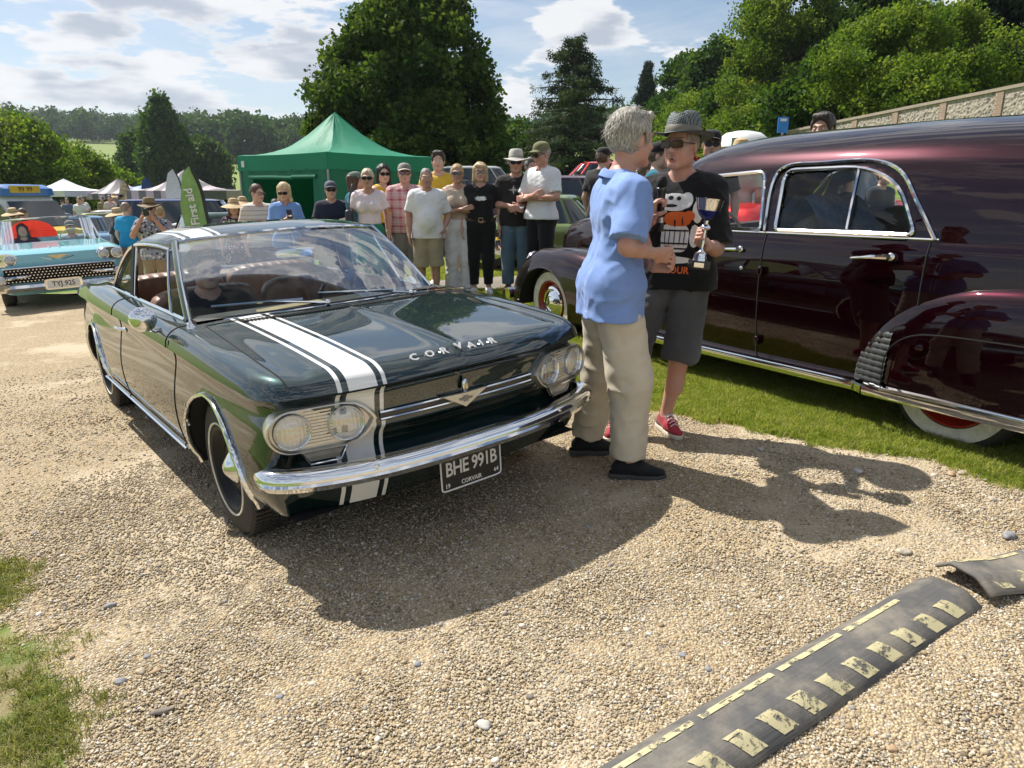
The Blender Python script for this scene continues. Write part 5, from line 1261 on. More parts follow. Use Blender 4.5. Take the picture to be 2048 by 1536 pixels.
        fm.tube([H(-.008, -.112, z0 + .006) * sc, H(.008, -.112, z0 + .006) * sc], .003 * sc, 5); fm.build('glasses_frame', [frm], glo)
    # ---- hats
    if hat:
        kind, hm, hm2 = hat; q = MB(); oc = H(0, .012, .062) * sc; up = Rh @ np.array([0, .10, 1.0]); up = unit(up); fx = Rh @ np.array([1, 0, 0]); fy = np.cross(up, fx)
        def rings(prof, n=36, oval_=1.18, pinch=0.0, brim=0.0, seedw=0.0):
            P = []
            for r, h in prof:
                row = []
                for a in np.arange(n) * 2 * math.pi / n:
                    pz = h; x, y = r * math.cos(a), r * oval_ * math.sin(a)
                    if pinch and r < .085 and h > .03: pz -= pinch * math.exp(-((x / .030) ** 2)) * (1 if r < .07 else .4) ; x *= 1 - .18 * max(0, -math.sin(a)) * (h > .06)
                    if r > .10: pz += seedw * math.cos(2 * a) * (r - .09) * 5 + brim * (r - .09) * abs(math.cos(a)) - (r - .09) * .25 * max(0, -math.sin(a)) * (1 if seedw else .5)
                    row.append(oc + (fx * x + fy * y + up * pz) * sc)
                P.append(row)
            return P
        if kind == 'cap':
            q.grid(rings([(.088, -.022), (.090, .0), (.086, .030), (.072, .058), (.048, .075), (.02, .082), (0, .083)]), closev=True); ho = q.build('cap', [hm], root)
            P = []
            for t in np.linspace(0, 1, 8):
                row = []
                for a in np.linspace(-1.05, 1.05, 15):
                    rx = .089 * math.sin(a) * (1 + .02 * t); ry = -.100 * math.cos(a) - .075 * t * (math.cos(a * .85)) ; z = -.018 - .020 * t + .014 * (1 - (a / 1.05) ** 2) * (1 if t > 0 else 1)
                    row.append(oc + (fx * rx + fy * ry + up * z) * sc)
                P.append(row)
            P2 = [[p + up * .004 * sc for p in r] for r in P]; bb = MB(); bb.grid(P); bb.grid(P2, flip=True); bb.build('cap_peak', [hm2 or hm], ho); MB().ball(oc + up * .084 * sc, .006 * sc).build('cap_button', [hm], ho)
        elif kind == 'fedora':
            q.grid(rings([(.158, -.012), (.152, -.010), (.125, -.008), (.098, -.006), (.092, .004), (.090, .035), (.086, .075), (.076, .105), (.060, .118), (.030, .120), (0, .118)], pinch=.035, brim=.30), closev=True); ho = q.build('fedora', [hm], root)
            MB().grid(rings([(.0935, -.002), (.0945, .012), (.0930, .034), (.0915, .036)]), closev=True).build('hat_band', [hm2], ho)
        elif kind == 'bush':
            q.grid(rings([(.165, -.030), (.150, -.024), (.12, -.014), (.096, -.006), (.092, .006), (.089, .045), (.083, .088), (.070, .104), (.04, .110), (0, .111)], seedw=.03, brim=.25), closev=True); ho = q.build('sun_hat', [hm], root)
            MB().grid(rings([(.0945, .0), (.0945, .020), (.0925, .022)]), closev=True).build('hat_band', [hm2], ho)
        elif kind == 'straw':
            q.grid(rings([(.215, -.055), (.19, -.040), (.15, -.022), (.10, -.008), (.093, .006), (.088, .045), (.074, .085), (.045, .100), (0, .103)], seedw=.015), closev=True); ho = q.build('straw_hat', [hm], root)
            MB().grid(rings([(.0945, .0), (.0940, .024), (.092, .026)]), closev=True).build('hat_band', [hm2], ho)
    # ---- clothes
    vc = (.0115 if lod == 0 else .018) * max(res, .55)
    tb = top or {}; hem = tb.get('hem', .87); sl_ = tb.get('sleeve', .72); gr = tb.get('loose', .016)
    if top:
        tf = Field(np.minimum(allp.min(0), [-.3, -.3, 0]) - [.12, .12, 0] + [0, 0, hem - .06 - min(0, allp.min(0)[2])], np.maximum(allp.max(0), [.3, .3, 1.5]) + .1, vc); torso(tf, gr, .06)
        if hem < .93:
            fl_ = tb.get('flare', .0); tf.cap((-.085, 0, .95), (.085, 0, .95), .105 * (.6 + .4 * g) + gr + fl_, k=.05, sc=(1, .95, 1)); tf.cap((-.085, 0, hem - .03), (.085, 0, hem - .03), .108 * (.6 + .4 * g) + gr + fl_, k=.06, sc=(1, .95, 1))
        tf.plane((0, 0, hem), (0, 0, -1))
        for q in (-1, 1):
            if sl_ <= 0: 
                tf.ell(sh[q] + [q * .035, 0, .0], (.055, .09, .10), .012, op='s'); continue
            u = min(sl_, 1.0); e = sh[q] + (el[q] - sh[q]) * u; dd = unit(el[q] - sh[q]); lr = tb.get('sleeve_r', .012)
            tf.cap(sh[q] - [q * .006, 0, .006], e + dd * .05, .053 * am + gr * .35, .050 * am + lr + gr * .4, k=.045, cut=[(e, dd)] if sl_ <= 1 else None)
            if sl_ > 1:
                e2 = el[q] + (wr[q] - el[q]) * (sl_ - 1); d3 = unit(wr[q] - el[q]); tf.cap(el[q], e2 + d3 * .04, .052 * am + lr, .036 * am + lr, k=.03, cut=[(e2, d3)])
        if tb.get('neck', 'crew') == 'vee': tf.cap(nb + [0, -.12, -.10], nb + [0, -.09, .08], .010, .060, k=.01, op='s')
        tf.cap(nb + [0, -.01, -.012], nb + [0, -.03, .12], (.062 if not fem else .066) + tb.get('scoop', 0), .10, k=.008, op='s')
        a_ = tb.get('fold', .007); tf.disp(a_ * .45, (10, 10, 6), 2.3 + loc[0]); tf.disp(a_ * .38, (15, 15, 19), 5.1 + loc[0], True); tf.disp(a_ * .2, (30, 30, 24), 1.1)
        to = link(tb.get('name', 'shirt'), fields_mesh('shirt', [tf], [tb['mat']], sc, 1, .3), root)
        if tb.get('collar'):
            cm = tb.get('collar_mat', tb['mat']); P = []
            for t, (r_, z_) in enumerate(((.062, .040), (.068, .060), (.080, .054), (.094, .026))):
                P.append([(nb + np.array([r_ * 1.06 * math.sin(a), .008 + r_ * 1.05 * math.cos(a), z_ - .006 - .030 * max(0, -math.cos(a)) - .022 * abs(math.sin(a))])) * sc for a in np.linspace(-2.75, 2.75, 28)])
            MB().grid(P).build('collar', [cm], to)
    if bottom:
        bt = bottom; L_ = bt.get('len', 1.0); gb = bt.get('loose', .014); cm_ = (kn[-1] + kn[1]) / 2; mx = np.array([hip[-1], hip[1], kn[-1], kn[1], an[-1], an[1]]); pf = Field(mx.min(0) - [.2, .22, .03], np.maximum(mx.max(0), [.2, .2, 1.02]) + [.16, .2, .08], vc); wz = bt.get('waist', 1.00); wz = min(wz, hem + .03) if top and hem < .97 else wz
        pf.cap((-.075, 0, .93), (.075, 0, .93), (.108 if fem else .100) * (.6 + .4 * g) + gb * .7, k=.05, sc=(1, .93, 1)); pf.cap((-.065, 0, 1.0), (.065, 0, 1.0), .096 * g + gb * .5, k=.05, sc=(1, .93, 1))
        for q in (-1, 1):
            pf.cap((q * .08, .055, .91), (q * .08, .05, .88), .082 + gb * .6, k=.05)
            if bt.get('skirt'): continue
            u = min(L_ / .5, 1.0); e = hip[q] + (kn[q] - hip[q]) * u; d1 = unit(kn[q] - hip[q]); kr = bt.get('knee', .066); pf.cap(hip[q], e + d1 * .03, .090 * (.5 + .5 * g) + gb, kr + gb, k=.03, cut=[(e + d1 * .02, d1)] if L_ <= .5 else [(kn[q] + (an[q] - kn[q]) * (L_ - .5) / .5, unit(an[q] - kn[q]))])
            if L_ > .5:
                w = (L_ - .5) / .5; d2 = unit(an[q] - kn[q]); e2 = kn[q] + (an[q] - kn[q]) * w; pf.cap(kn[q], e2 + d2 * .04, kr + gb * .8, bt.get('cuff', .060) + gb * .5, k=.03, cut=[(e2, d2)])
        if not bt.get('skirt') and not seated: pf.cap(np.array([0, 0, .80]) + (cm_ - [0, 0, .5]) * .2, cm_ - [0, 0, .14], .001, .026 if L_ < .6 else .014, k=.012, sc=(1, 5, 1), op='s')
        if bt.get('skirt'):
            z1 = bt['skirt']; pf.cap((-.06, 0, .90), (.06, 0, .90), .14, k=.06); pf.cap((-.07, -.01, .85), (-.10, -.01, z1), .14, .17, k=.1, cut=[((0, 0, z1), (0, 0, -1))]); pf.cap((.07, -.01, .85), (.10, -.01, z1), .14, .17, k=.1, cut=[((0, 0, z1), (0, 0, -1))])
        pf.plane((0, 0, wz), (0, 0, 1)); a_ = bt.get('fold', .008); pf.disp(a_ * .7, (9, 9, 4.5), 4.4 + loc[0]); pf.disp(a_ * .38, (10, 10, 15), 8.8 + loc[0], True); pf.disp(a_ * .2, (30, 30, 20), 1.1)
        po = link(bt.get('name', 'trousers'), fields_mesh('trousers', [pf], [bt['mat']], sc, 1, .3), root)
        if bt.get('belt'):
            P = [[(np.array([.185 * g * math.sin(a), -.115 * g * math.cos(a), z_])) * sc for a in np.linspace(0, 2 * math.pi, 40)] for z_ in (wz - .045, wz - .008)]
            MB().grid(P).build('belt', [pm('belt_brown', (.06, .035, .02), .5)], po)
    if shoes and lod < 2:
        up_, so_ = shoes; sm = up_ if isinstance(up_, bpy.types.Material) else fabric('shoe_%d_%d_%d' % tuple(int(x * 99) for x in up_), up_, .6); sm2 = pm('sole_%d_%d_%d' % tuple(int(x * 99) for x in so_), so_, .7)
        for q in (-1, 1):
            a = an[q]; t = unit(np.asarray(toe[q]) * [1, 1, 1]); gz0 = a[2] - .085; sf = Field(a - [.3, .3, .12], a + [.3, .3, .12], .0085 if lod == 0 else .014); base = np.array([a[0], a[1], gz0])
            sd_ = np.cross(t, [0, 0, 1]); hz = np.array([0, 0, 1.0]) if abs(t[2]) < .05 else unit(np.array([0, 0, 1.0]) - t * t[2])
            sf.cap(base - t * .045 + hz * .050, base + t * .06 + hz * .055, .038, .040, k=.02); sf.cap(base + t * .06 + hz * .045, base + t * .165 + hz * .032, .040, .026, k=.03); sf.cap(base - t * .02 + hz * .085, base + t * .01 + hz * .07, .038, .040, k=.02)
            sf.plane(base + hz * .012, -hz); so2 = link('shoe', fields_mesh('shoe', [sf], [sm], sc, 1), root)
            ol = [(-.092, .0), (-.085, .028), (-.05, .036), (.02, .036), (.09, .044), (.15, .040), (.185, .020), (.193, 0), (.185, -.020), (.15, -.040), (.09, -.044), (.02, -.036), (-.05, -.036), (-.085, -.028)]
            P = [[(base + t * x * k_ + sd_ * y * k_ + hz * z_) * sc for x, y in ol] for z_, k_ in ((.0, .95), (.004, 1.0), (.024, 1.02), (.028, .98))]; sb = MB().grid(P, closev=True); sb.f.append(tuple(range(14))); sb.mi.append(0); sb.build('sole', [sm2], so2, fixn=True)
    root['_sc'] = sc
    info = dict(root=root, sc=sc, H=lambda x, y, z: H(x, y, z) * sc, wr={q: wr[q] * sc for q in wr}, el={q: el[q] * sc for q in el}, hd=hd, sh=sh, nb=nb * sc, Rh=Rh, an=an, toe=toe)
    del root['_sc']; return info
def to_local(p, loc, rz, sc=1.0):
    c, s_ = math.cos(-rz), math.sin(-rz); d = np.asarray(p, float) - np.asarray(loc, float); return np.array([c * d[0] - s_ * d[1], s_ * d[0] + c * d[1], d[2]]) / sc
def decal(name, target, shapes, o, ex, ey, mat, parent, off=.003, sub=2):
    """print flat shapes (list of polygons or meshes in the ex/ey plane) onto a garment by ray casting"""
    bm = bmesh.new()
    for s_ in shapes:
        if isinstance(s_, bpy.types.Mesh): bm.from_mesh(s_)
        else:
            vs = [bm.verts.new((p[0], p[1], 0)) for p in s_]; bm.faces.new(vs)
    bmesh.ops.triangulate(bm, faces=bm.faces)
    for _ in range(3):
        lg = [e for e in bm.edges if e.calc_length() > .012]
        if not lg: break
        bmesh.ops.subdivide_edges(bm, edges=lg, cuts=1); bmesh.ops.triangulate(bm, faces=bm.faces)
    tb_ = BVHTree.FromPolygons([v.co for v in target.vertices], [tuple(p.vertices) for p in target.polygons]); o = Vector(o); ex = Vector(unit(ex)); ey = Vector(unit(ey)); n = ex.cross(ey)
    for v in bm.verts:
        p = o + ex * v.co.x + ey * v.co.y; h = tb_.ray_cast(p + n * .6, -n)
        v.co = (h[0] + n * off) if h[0] is not None else p
    me = bpy.data.meshes.new(name); bm.to_mesh(me); bm.free(); me.materials.append(mat); me.polygons.foreach_set('use_smooth', [True] * len(me.polygons)); return link(name, me, parent)
# ------------------------------------------------------------------ the two men in front
def heroes():
    # grey-haired man in the blue shirt, seen from behind his right side
    rz = math.atan2(.985, -.17); base = np.array([.49, 3.52, 0]); base[2] = gz(base[0], base[1]); ht = 1.77; sc = ht / 1.75
    T = lambda u, v, y: to_local(at_depth(u, v, y), base, rz, sc)
    aR = T(1255, 925, 3.36); aL = T(1172, 882, 3.70); aR[2] = .085; aL[2] = .085
    # feet: the near one in front (his right), the far one behind
    J = dict(elR=T(1254, 494, 3.24), wrR=T(1312, 508, 3.36), elL=T(1280, 470, 3.78), wrL=T(1302, 532, 3.50), hdR=(.45, -.9, -.12), hdL=(-.6, -.75, .1), anR=aR, anL=aL, knR=(aR + np.array([-.09, -.02, .92])) / 2 + [0, -.03, .0], knL=(aL + np.array([.09, 0, .92])) / 2 + [0, -.04, .0],
             toeR=to_local(base + [1, -.12, 0], base, rz), toeL=to_local(base + [1, .02, 0], base, rz), lean=(0, -.045, -.01), head=(0, -.02, .01))
    J['toeR'][2] = J['toeL'][2] = 0
    blue = fabric('blue_shirt_cotton', (.20, .31, .62), .8, .08, weave=260.0)
    pA = person('grey-haired man in a loose pale blue short-sleeved shirt with clasped hands', base, rz, ht, 'red', ('thick', (.36, .33, .28)), dict(mat=blue, hem=.80, sleeve=.88, loose=.024, sleeve_r=.036, flare=.018, fold=.011, collar=True), dict(mat=fabric('stone_chinos', (.60, .53, .41), .75, .06), len=.97, loose=.030, cuff=.070, knee=.076, waist=.97, fold=.014), (fabric('black_trainer', (.012, .012, .014), .6), (.05, .048, .045)), arms=('clasp', 'clasp'), head=(.30, .06), girth=.96, res=.62, joints=J, curl=(.9, .9), nrm=(np.array([1, 0, .2]), np.array([-1, 0, .6])))
    # white piping down the shirt front edge
    r = pA['root']; s_ = pA['sc']
    sh_ = [c for c in r.children if c.name.startswith('shirt')][0]
    tb_ = BVHTree.FromPolygons([v.co for v in sh_.data.vertices], [tuple(p.vertices) for p in sh_.data.polygons])
    for dx in (-.018, .012):
        pts = []
        for z in np.linspace(.83, 1.40, 30):
            h = tb_.ray_cast(Vector((dx * s_ , -.8, z * s_)), Vector((0, 1, 0)))
            if h[0] is not None: pts.append(np.array(h[0]) + [0, -.002, 0])
        if len(pts) > 3: MB().tube(pts, .0045, 5).build('piping', [pm('white_piping', (.75, .75, .74), .6)], sh_)
    # man in the trilby with microphone and trophy
    rz2 = -.50; b2 = np.array([.925, 4.03, 0]); b2[2] = gz(b2[0], b2[1]); ht2 = 1.74; s2 = ht2 / 1.75
    T2 = lambda u, v, y: to_local(at_depth(u, v, y), b2, rz2, s2)
    aL = T2(1332, 835, 4.03); aR = T2(1236, 848, 3.98); aL[2] = aR[2] = .085
    J = dict(elR=T2(1262, 470, 3.95), wrR=T2(1306, 440, 3.72), elL=T2(1432, 497, 3.90), wrL=T2(1416, 493, 3.68), hdR=to_local(b2 + np.array([.05, -.20, .9]), b2, rz2), hdL=to_local(b2 + np.array([-.75, -.35, .55]), b2, rz2), anL=aL, anR=aR, knL=(aL + [.09, -.02, .92]) / 2 + [.03, -.03, 0], knR=(aR + [-.09, -.02, .92]) / 2 + [-.03, -.03, 0], head=(0, -.035, .0), toeL=to_local(b2 + [.25, -1, 0], b2, rz2), toeR=to_local(b2 + [-.5, -1, 0], b2, rz2))
    J['toeL'][2] = J['toeR'][2] = 0
    hatm = NT('woven_straw'); v = hatm.coord(); ck = hatm.n('ShaderNodeTexBrick', {'Vector': hatm.mapv(v, (1, 1, 1)), 'Color1': (.035, .04, .042, 1), 'Color2': (.16, .18, .18, 1), 'Mortar': (.34, .38, .38, 1), 'Scale': 60.0, 'Mortar Size': .035}); ck.offset = .5
    wv = hatm.n('ShaderNodeTexChecker', {0: hatm.mapv(v, (1, 1, 1.2), rot=(.6, .5, .8)), 'Scale': 105.0}); hatm = hatm.finish(hatm.bsdf(Base_Color=hatm.mix(wv.outputs[1], (.028, .032, .034), (.19, .215, .215)), Roughness=.7, Normal=hatm.bump(wv.outputs[1], .6, .004)))
    blackt = fabric('black_tee', (.010, .010, .011), .9, .2)
    amber = pm('amber_lens', (.06, .032, .010), .12, spec=.4)
    pB = person('man in a woven trilby and black printed T-shirt holding a microphone', b2, rz2, ht2, 'red', ('crop', (.30, .24, .18)), dict(mat=blackt, hem=.86, sleeve=.92, loose=.022, sleeve_r=.032, flare=.012, fold=.011, name='t_shirt'), dict(mat=fabric('grey_denim', (.080, .082, .088), .85, .12, 'denim', (.17, .17, .18)), len=.535, loose=.018, knee=.086, waist=.96, fold=.010, name='shorts', cuff=.094), (fabric('red_patterned_canvas', (.34, .03, .045), .7, .5), (.70, .66, .56)), ('fedora', hatm, pm('grey_ribbon', (.17, .15, .12), .6)), (amber, pm('black_frame', (.012, .010, .010), .2), (.0155, 6.0)), arms=('clasp', 'clasp'), head=(-.22, .0), res=.62, joints=J, curl=(1.15, 1.05), nrm=(to_local(b2 + np.array([.9, -.35, 0]), b2, rz2), to_local(b2 + np.array([.55, -.75, .3]), b2, rz2)), mouth_open=True)
    r2 = pB['root']; sh_ = [c for c in r2.children if c.name.startswith('t_shirt')][0]
    # printed motif: white shapes, orange top, barrel and lettering
    wp = pm('white_print', (.72, .72, .70), .7); op = pm('orange_print', (.66, .12, .015), .7); kp = pm('black_print', (.012, .012, .012), .8)
    o = np.array([.025, -.3, 1.21]) * s2; ex = (1, 0, 0); ey = (0, 0, 1); KS = 1.22; D = lambda nm, sh, m, off: [decal(nm, sh_.data, [q if isinstance(q, bpy.types.Mesh) else [(a * KS, b * KS) for a, b in q]], o, ex, ey, m, sh_, off) for q in sh]
    base_ = [(-.070, -.125), (-.055, -.150), (.02, -.155), (.085, -.145), (.105, -.11), (.08, -.085), (.05, -.09), (-.02, -.08)]
    D('shirt_print', [oval(-.012, -.055, .062, .062, 20, 4), oval(-.018, .100, .062, .038, 18, 2.6), oval(-.072, .095, .030, .046, 14), oval(.035, .108, .028, .034, 14), oval(.085, .06, .022, .05, 12), oval(.112, .098, .022, .022, 12), oval(.075, -.045, .022, .05, 12), oval(-.01, -.150, .085, .016, 14)], wp, .0030)
    D('shirt_print', [oval(.000, .028, .060, .032, 20, 2.6), oval(.050, .042, .026, .022, 14)], op, .0042)
    D('shirt_print', [[(-.072 + k * .0 - .0, z - .004), (.048, z - .004), (.048, z + .003), (-.072, z + .003)] for z, k in ((-.022, 0), (-.078, 0), (-.100, 0))] + [oval(x, -.052, .0022, .040, 8) for x in (-.055, -.035, -.012, .012, .032)] + [oval(-.035, .118, .012, .010, 10), oval(.000, .116, .010, .009, 10), oval(-.035, .085, .030, .007, 10), oval(-.012, .010, .004, .018, 8), oval(.022, .02, .003, .02, 8)], kp, .0055)
    tm = text_mesh('LE HOUR', .052, 0, .0014, 1.02, .92); tm.transform(Matrix.Translation((-.020, -.238, 0))); D('shirt_lettering', [tm], op, .0035)
    # microphone in his right hand
    w = pB['wr'][-1]; hv = unit(pB['hd'][-1]); nn = unit(to_local(b2 + np.array([.9, -.35, 0]), b2, rz2)); gp = w + hv * .075 + nn * .030
    M2 = Matrix.Translation(Vector(b2)) @ Matrix.Rotation(rz2, 4, 'Z')
    up = unit(np.array([0.0, -.10, 1.0])); mo = thing('microphone', 'black handheld microphone gripped in front of the printed T-shirt', 'microphone', mat=M2 @ Matrix.Translation(Vector(gp)))
    MB().lathe([(0, -.13), (.014, -.13), (.0155, -.12), (.018, .02), (.022, .060), (.0235, .075)], (0, 0, 0), up, 24).build('handle', [pm('mic_black', (.012, .012, .013), .45)], mo)
    MB().lathe([(.0235, .075), (.027, .080), (.027, .086), (.0235, .090)], (0, 0, 0), up, 24).build('collar_ring', [pm('mic_ring', (.10, .10, .10), .3, .8)], mo)
    MB().lathe([(.0235, .088), (.027, .100), (.0275, .115), (.025, .130), (.017, .141), (0, .145)], (0, 0, 0), up, 28).build('grille_head', [pm('mic_mesh', (.02, .02, .02), .5, .6, bump=1.0, bscale=500, bdist=.004)], mo)
    MB().lathe([(.0162, -.085), (.0168, -.060), (.0172, -.058)], (0, 0, 0), up, 24).build('switch_band', [pm('mic_silver', (.5, .5, .5), .3, .9)], mo)
    # trophy in his left hand
    w = pB['wr'][1]; hv = unit(pB['hd'][1]); gp = np.array(M2 @ Vector(w + hv * .085)) ; gp = at_depth(1403, 476, 3.60)
    tr = thing('trophy', 'silver trophy cup with a blue band on a black plinth', 'trophy', mat=Matrix.Translation(Vector(gp + np.array([.012, 0, .012]))) @ Matrix.Rotation(.10, 4, 'Y') @ Matrix.Scale(1.22, 4))
    MB().lathe([(.0, .062), (.020, .066), (.034, .080), (.044, .100)], (0, 0, 0), (0, 0, 1), 32).build('bowl_band', [pm('cobalt_enamel', (.02, .03, .22), .18, .7, bump=.6, bscale=90, bdist=.006)], tr)
    MB().lathe([(.044, .100), (.050, .118), (.055, .142), (.057, .146), (.053, .142), (.046, .112), (.030, .086), (0, .075)], (0, 0, 0), (0, 0, 1), 32).build('bowl', [CH], tr)
    MB().lathe([(.0, .066), (.012, .060), (.010, .045), (.020, .036), (.022, .030), (.008, .022), (.007, -.01), (.010, -.03), (.006, -.05), (.010, -.062), (.024, -.072), (.027, -.09), (.03, -.098), (.03, -.102), (0, -.102)], (0, 0, 0), (0, 0, 1), 28).build('stem', [CH], tr)
    sq(MB(), (0, 0, -.118), (.080, .080, .034), 10).build('plinth', [pm('plinth_black', (.015, .015, .016), .2)], tr); MB().box((-.012, -.0415, -.117), (.04, .002, .018)).build('plaque', [CH], tr)
    # white laces on the red shoes
    for c, q in zip([c for c in r2.children if c.name.startswith('shoe')], (-1, 1)):
        a = pB['an'][q]; t = unit(pB['toe'][q]); sd_ = np.cross(t, [0, 0, 1]); b0 = np.array([a[0], a[1], a[2] - .085]); lc = MB()
        for k in range(4):
            p = b0 + t * (.052 + k * .022) + np.array([0, 0, .108 - k * .011]); lc.tube([(p - sd_ * .026 - [0, 0, .012]) * s2, (p + [0, 0, .004]) * s2, (p + sd_ * .026 - [0, 0, .012]) * s2], .0035, 5)
        for sg in (-1, 1): p = b0 + t * .045 + np.array([0, 0, .114]); lc.tube([p * s2, (p + sd_ * sg * .03 + t * .02 + [0, 0, .006]) * s2, (p + sd_ * sg * .042 + t * .045 - [0, 0, .025]) * s2], .003, 5)
        lc.build('lace', [pm('white_lace', (.72, .70, .66), .8)], c)
    return pA, pB
HERO = heroes()
# ------------------------------------------------------------------ spectators
def stand(u, vtop, y, extra=0.0):
    """foot point and height of a person whose head top shows at pixel (u, vtop) at depth y"""
    p = at_depth(u, vtop, y); g = float(gz(p[0], y)); return np.array([p[0], y, g]), p[2] - g - extra
def crowd():
    F = fabric; GRP = None
    sun = (SHADE, pm('dark_frame', (.02, .015, .012), .3)); tort = (pm('brown_lens', (.03, .015, .008), .1, coat=1), pm('tortoise', (.06, .03, .015), .3)); clear = (glass('spectacle_glass', (.9, .9, .9), .5), pm('thin_frame', (.06, .05, .05), .3))
    wht = (.72, .72, .73)
    def P(label, u, v, y, rz, extra=0.0, **k):
        loc, h = stand(u, v, y, extra); return person(label, loc, rz, h, **k), loc, h
    P('woman in a wide straw hat and dark floral dress standing alone', 466, 400, 12.0, .35, female=True, hair=('long', (.16, .06, .03)), hat=('straw', pm('straw', (.50, .36, .20), .8, bump=.6, bscale=300), pm('straw_band', (.30, .22, .12), .8)), top=dict(mat=F('floral_dress', (.03, .03, .05), .8, .1, 'floral', (.5, .08, .18)), hem=.86, name='dress'), bottom=dict(mat=F('floral_dress', (0, 0, 0)), skirt=.45, name='dress_skirt'), shoes=((.05, .05, .05), (.1, .1, .1)), res=1.1)
    P('bespectacled man in a cream striped T-shirt at the tent corner', 512, 368, 10.6, .75, hair=('short', (.10, .05, .03)), shades=clear, top=dict(mat=F('cream_stripe', (.58, .54, .48), .85, .06, 'stripe', (.35, .25, .2))), bottom=dict(mat=F('navy_shorts', (.03, .04, .07)), len=.5, name='shorts'), head=(.25, .1), res=1.1)
    q, loc, h = P('blonde woman in a blue shirt and sunglasses looking at her phone', 566, 365, 10.1, .45, female=True, hair=('long', (.60, .46, .26)), shades=sun, top=dict(mat=F('mid_blue_shirt', (.17, .31, .62)), hem=.84, sleeve=.9, collar=True), bottom=dict(mat=F('blue_jeans', (.06, .10, .18), .85, .1, 'denim', (.12, .18, .28)), len=.95), arms=('phone', 'phone'), head=(-.35, .25), res=1.0)
    M = Matrix.Translation(Vector(loc)) @ Matrix.Rotation(.45, 4, 'Z'); w = (q['wr'][-1] + q['wr'][1]) / 2 + np.array([0, -.06, .08])
    ph = MB(); sq(ph, (0, 0, 0), (.072, .010, .145), 8, rot('X', -.6)); po = ph.build('phone', [pm('phone_black', (.015, .015, .017), .2)]); po.matrix_world = M @ Matrix.Translation(Vector(w)); tag(po, 'black phone held by the blonde woman in blue', 'phone')
    P('person in dark clothes raising a camera inside the green tent', 549, 398, 13.4, .3, hair=('short', (.05, .04, .03)), top=dict(mat=F('black_top', (.02, .02, .02))), bottom=dict(mat=F('black_trousers', (.015, .015, .017)), len=.95), arms=('camera', 'camera'), res=1.3)
    P('man in a navy cap, sunglasses and navy T-shirt holding a leaflet', 660, 358, 9.9, .30, .035, hair=('short', (.10, .08, .06)), hat=('cap', F('navy_check', (.10, .11, .15), .8, .3), pm('navy_peak', (.05, .055, .08), .8)), shades=sun, top=dict(mat=F('navy_tee', (.018, .022, .045))), bottom=dict(mat=F('dark_shorts', (.05, .05, .06)), len=.5, name='shorts'), arms=('folded', 'folded2'), girth=1.1, res=1.0)
    lf = MB().box((0, 0, 0), (.15, .004, .10), rot('X', .9)).build('leaflet', [pm('paper', (.75, .75, .74), .7)]); p_, _ = stand(688, 366, 9.62); lf.location = (p_[0], 9.60, 1.06); tag(lf, 'white leaflet held by the man in the navy cap', 'leaflet')
    P('woman in a grey-green cap and teal top with her hand to her neck', 709, 340, 9.7, 1.35, .03, female=True, hair=('long', (.07, .035, .02)), hat=('cap', F('sage_cap', (.13, .17, .14)), None), top=dict(mat=F('teal_top', (.01, .13, .20)), sleeve=.6, hem=.9), bottom=dict(mat=F('light_jeans', (.32, .36, .42)), len=.9), arms=('neck', 'down'), head=(.35, -.05), res=1.0)
    q, loc, h = P('blonde woman in a white cropped top, green trousers and sunglasses', 734, 337, 9.0, .12, female=True, hair=('tied', (.60, .50, .34)), shades=sun, top=dict(mat=F('white_pink_top', (.72, .62, .64)), hem=1.04, sleeve=.6, scoop=.012), bottom=dict(mat=F('green_trousers', (.02, .20, .11)), len=.95, waist=1.04, knee=.085, cuff=.095), arms=('down', 'down'), skin='tan', res=.95)
    M = Matrix.Translation(Vector(loc)) @ Matrix.Rotation(.12, 4, 'Z'); hbm = pm('navy_leather', (.02, .022, .035), .4)
    hb = thing('handbag', 'dark navy shoulder bag of the woman in the white cropped top', 'bag', mat=M @ Matrix.Translation(Vector((-.235, -.02, 1.02)))); sq(MB(), (0, 0, 0), (.10, .22, .24), 6).build('bag_body', [hbm], hb)
    MB().tube(cr([(0, -.09, .1), (.02, -.07, .28), (.05, .0, .42), (.02, .07, .28), (0, .09, .1)], 20), .009, 6).build('strap', [hbm], hb)
    P('dark-haired woman in sunglasses and a yellow vest', 765, 328, 9.75, .95, female=True, hair=('long', (.012, .010, .012)), shades=sun, skin='pale', top=dict(mat=F('yellow_vest', (.62, .40, .03)), sleeve=0, scoop=.02, hem=.95), bottom=dict(mat=F('dark_navy_jeans', (.015, .018, .03)), len=.95), head=(-.55, .1), res=1.0)
    P('tall man in a cap, sunglasses and open red plaid shirt with grey shorts', 808, 322, 9.25, .20, .035, skin='red', hair=('short', (.2, .17, .14)), hat=('cap', F('grey_camo_cap', (.22, .21, .19), .8, .4), pm('cream_peak', (.45, .42, .36), .8)), shades=(pm('red_lens', (.10, .02, .015), .1, coat=1), pm('dark_frame2', (.02, .015, .012), .3)), top=dict(mat=F('red_plaid', (.55, .36, .36), .85, .08, 'plaid', (.40, .05, .09)), hem=.86, neck='vee', sleeve=.85, collar=True, loose=.022), bottom=dict(mat=F('grey_shorts', (.23, .22, .20)), len=.52, name='shorts', loose=.024, knee=.080), arms=('down', 'down'), girth=1.1, belly=.5, res=.95, smile=True)
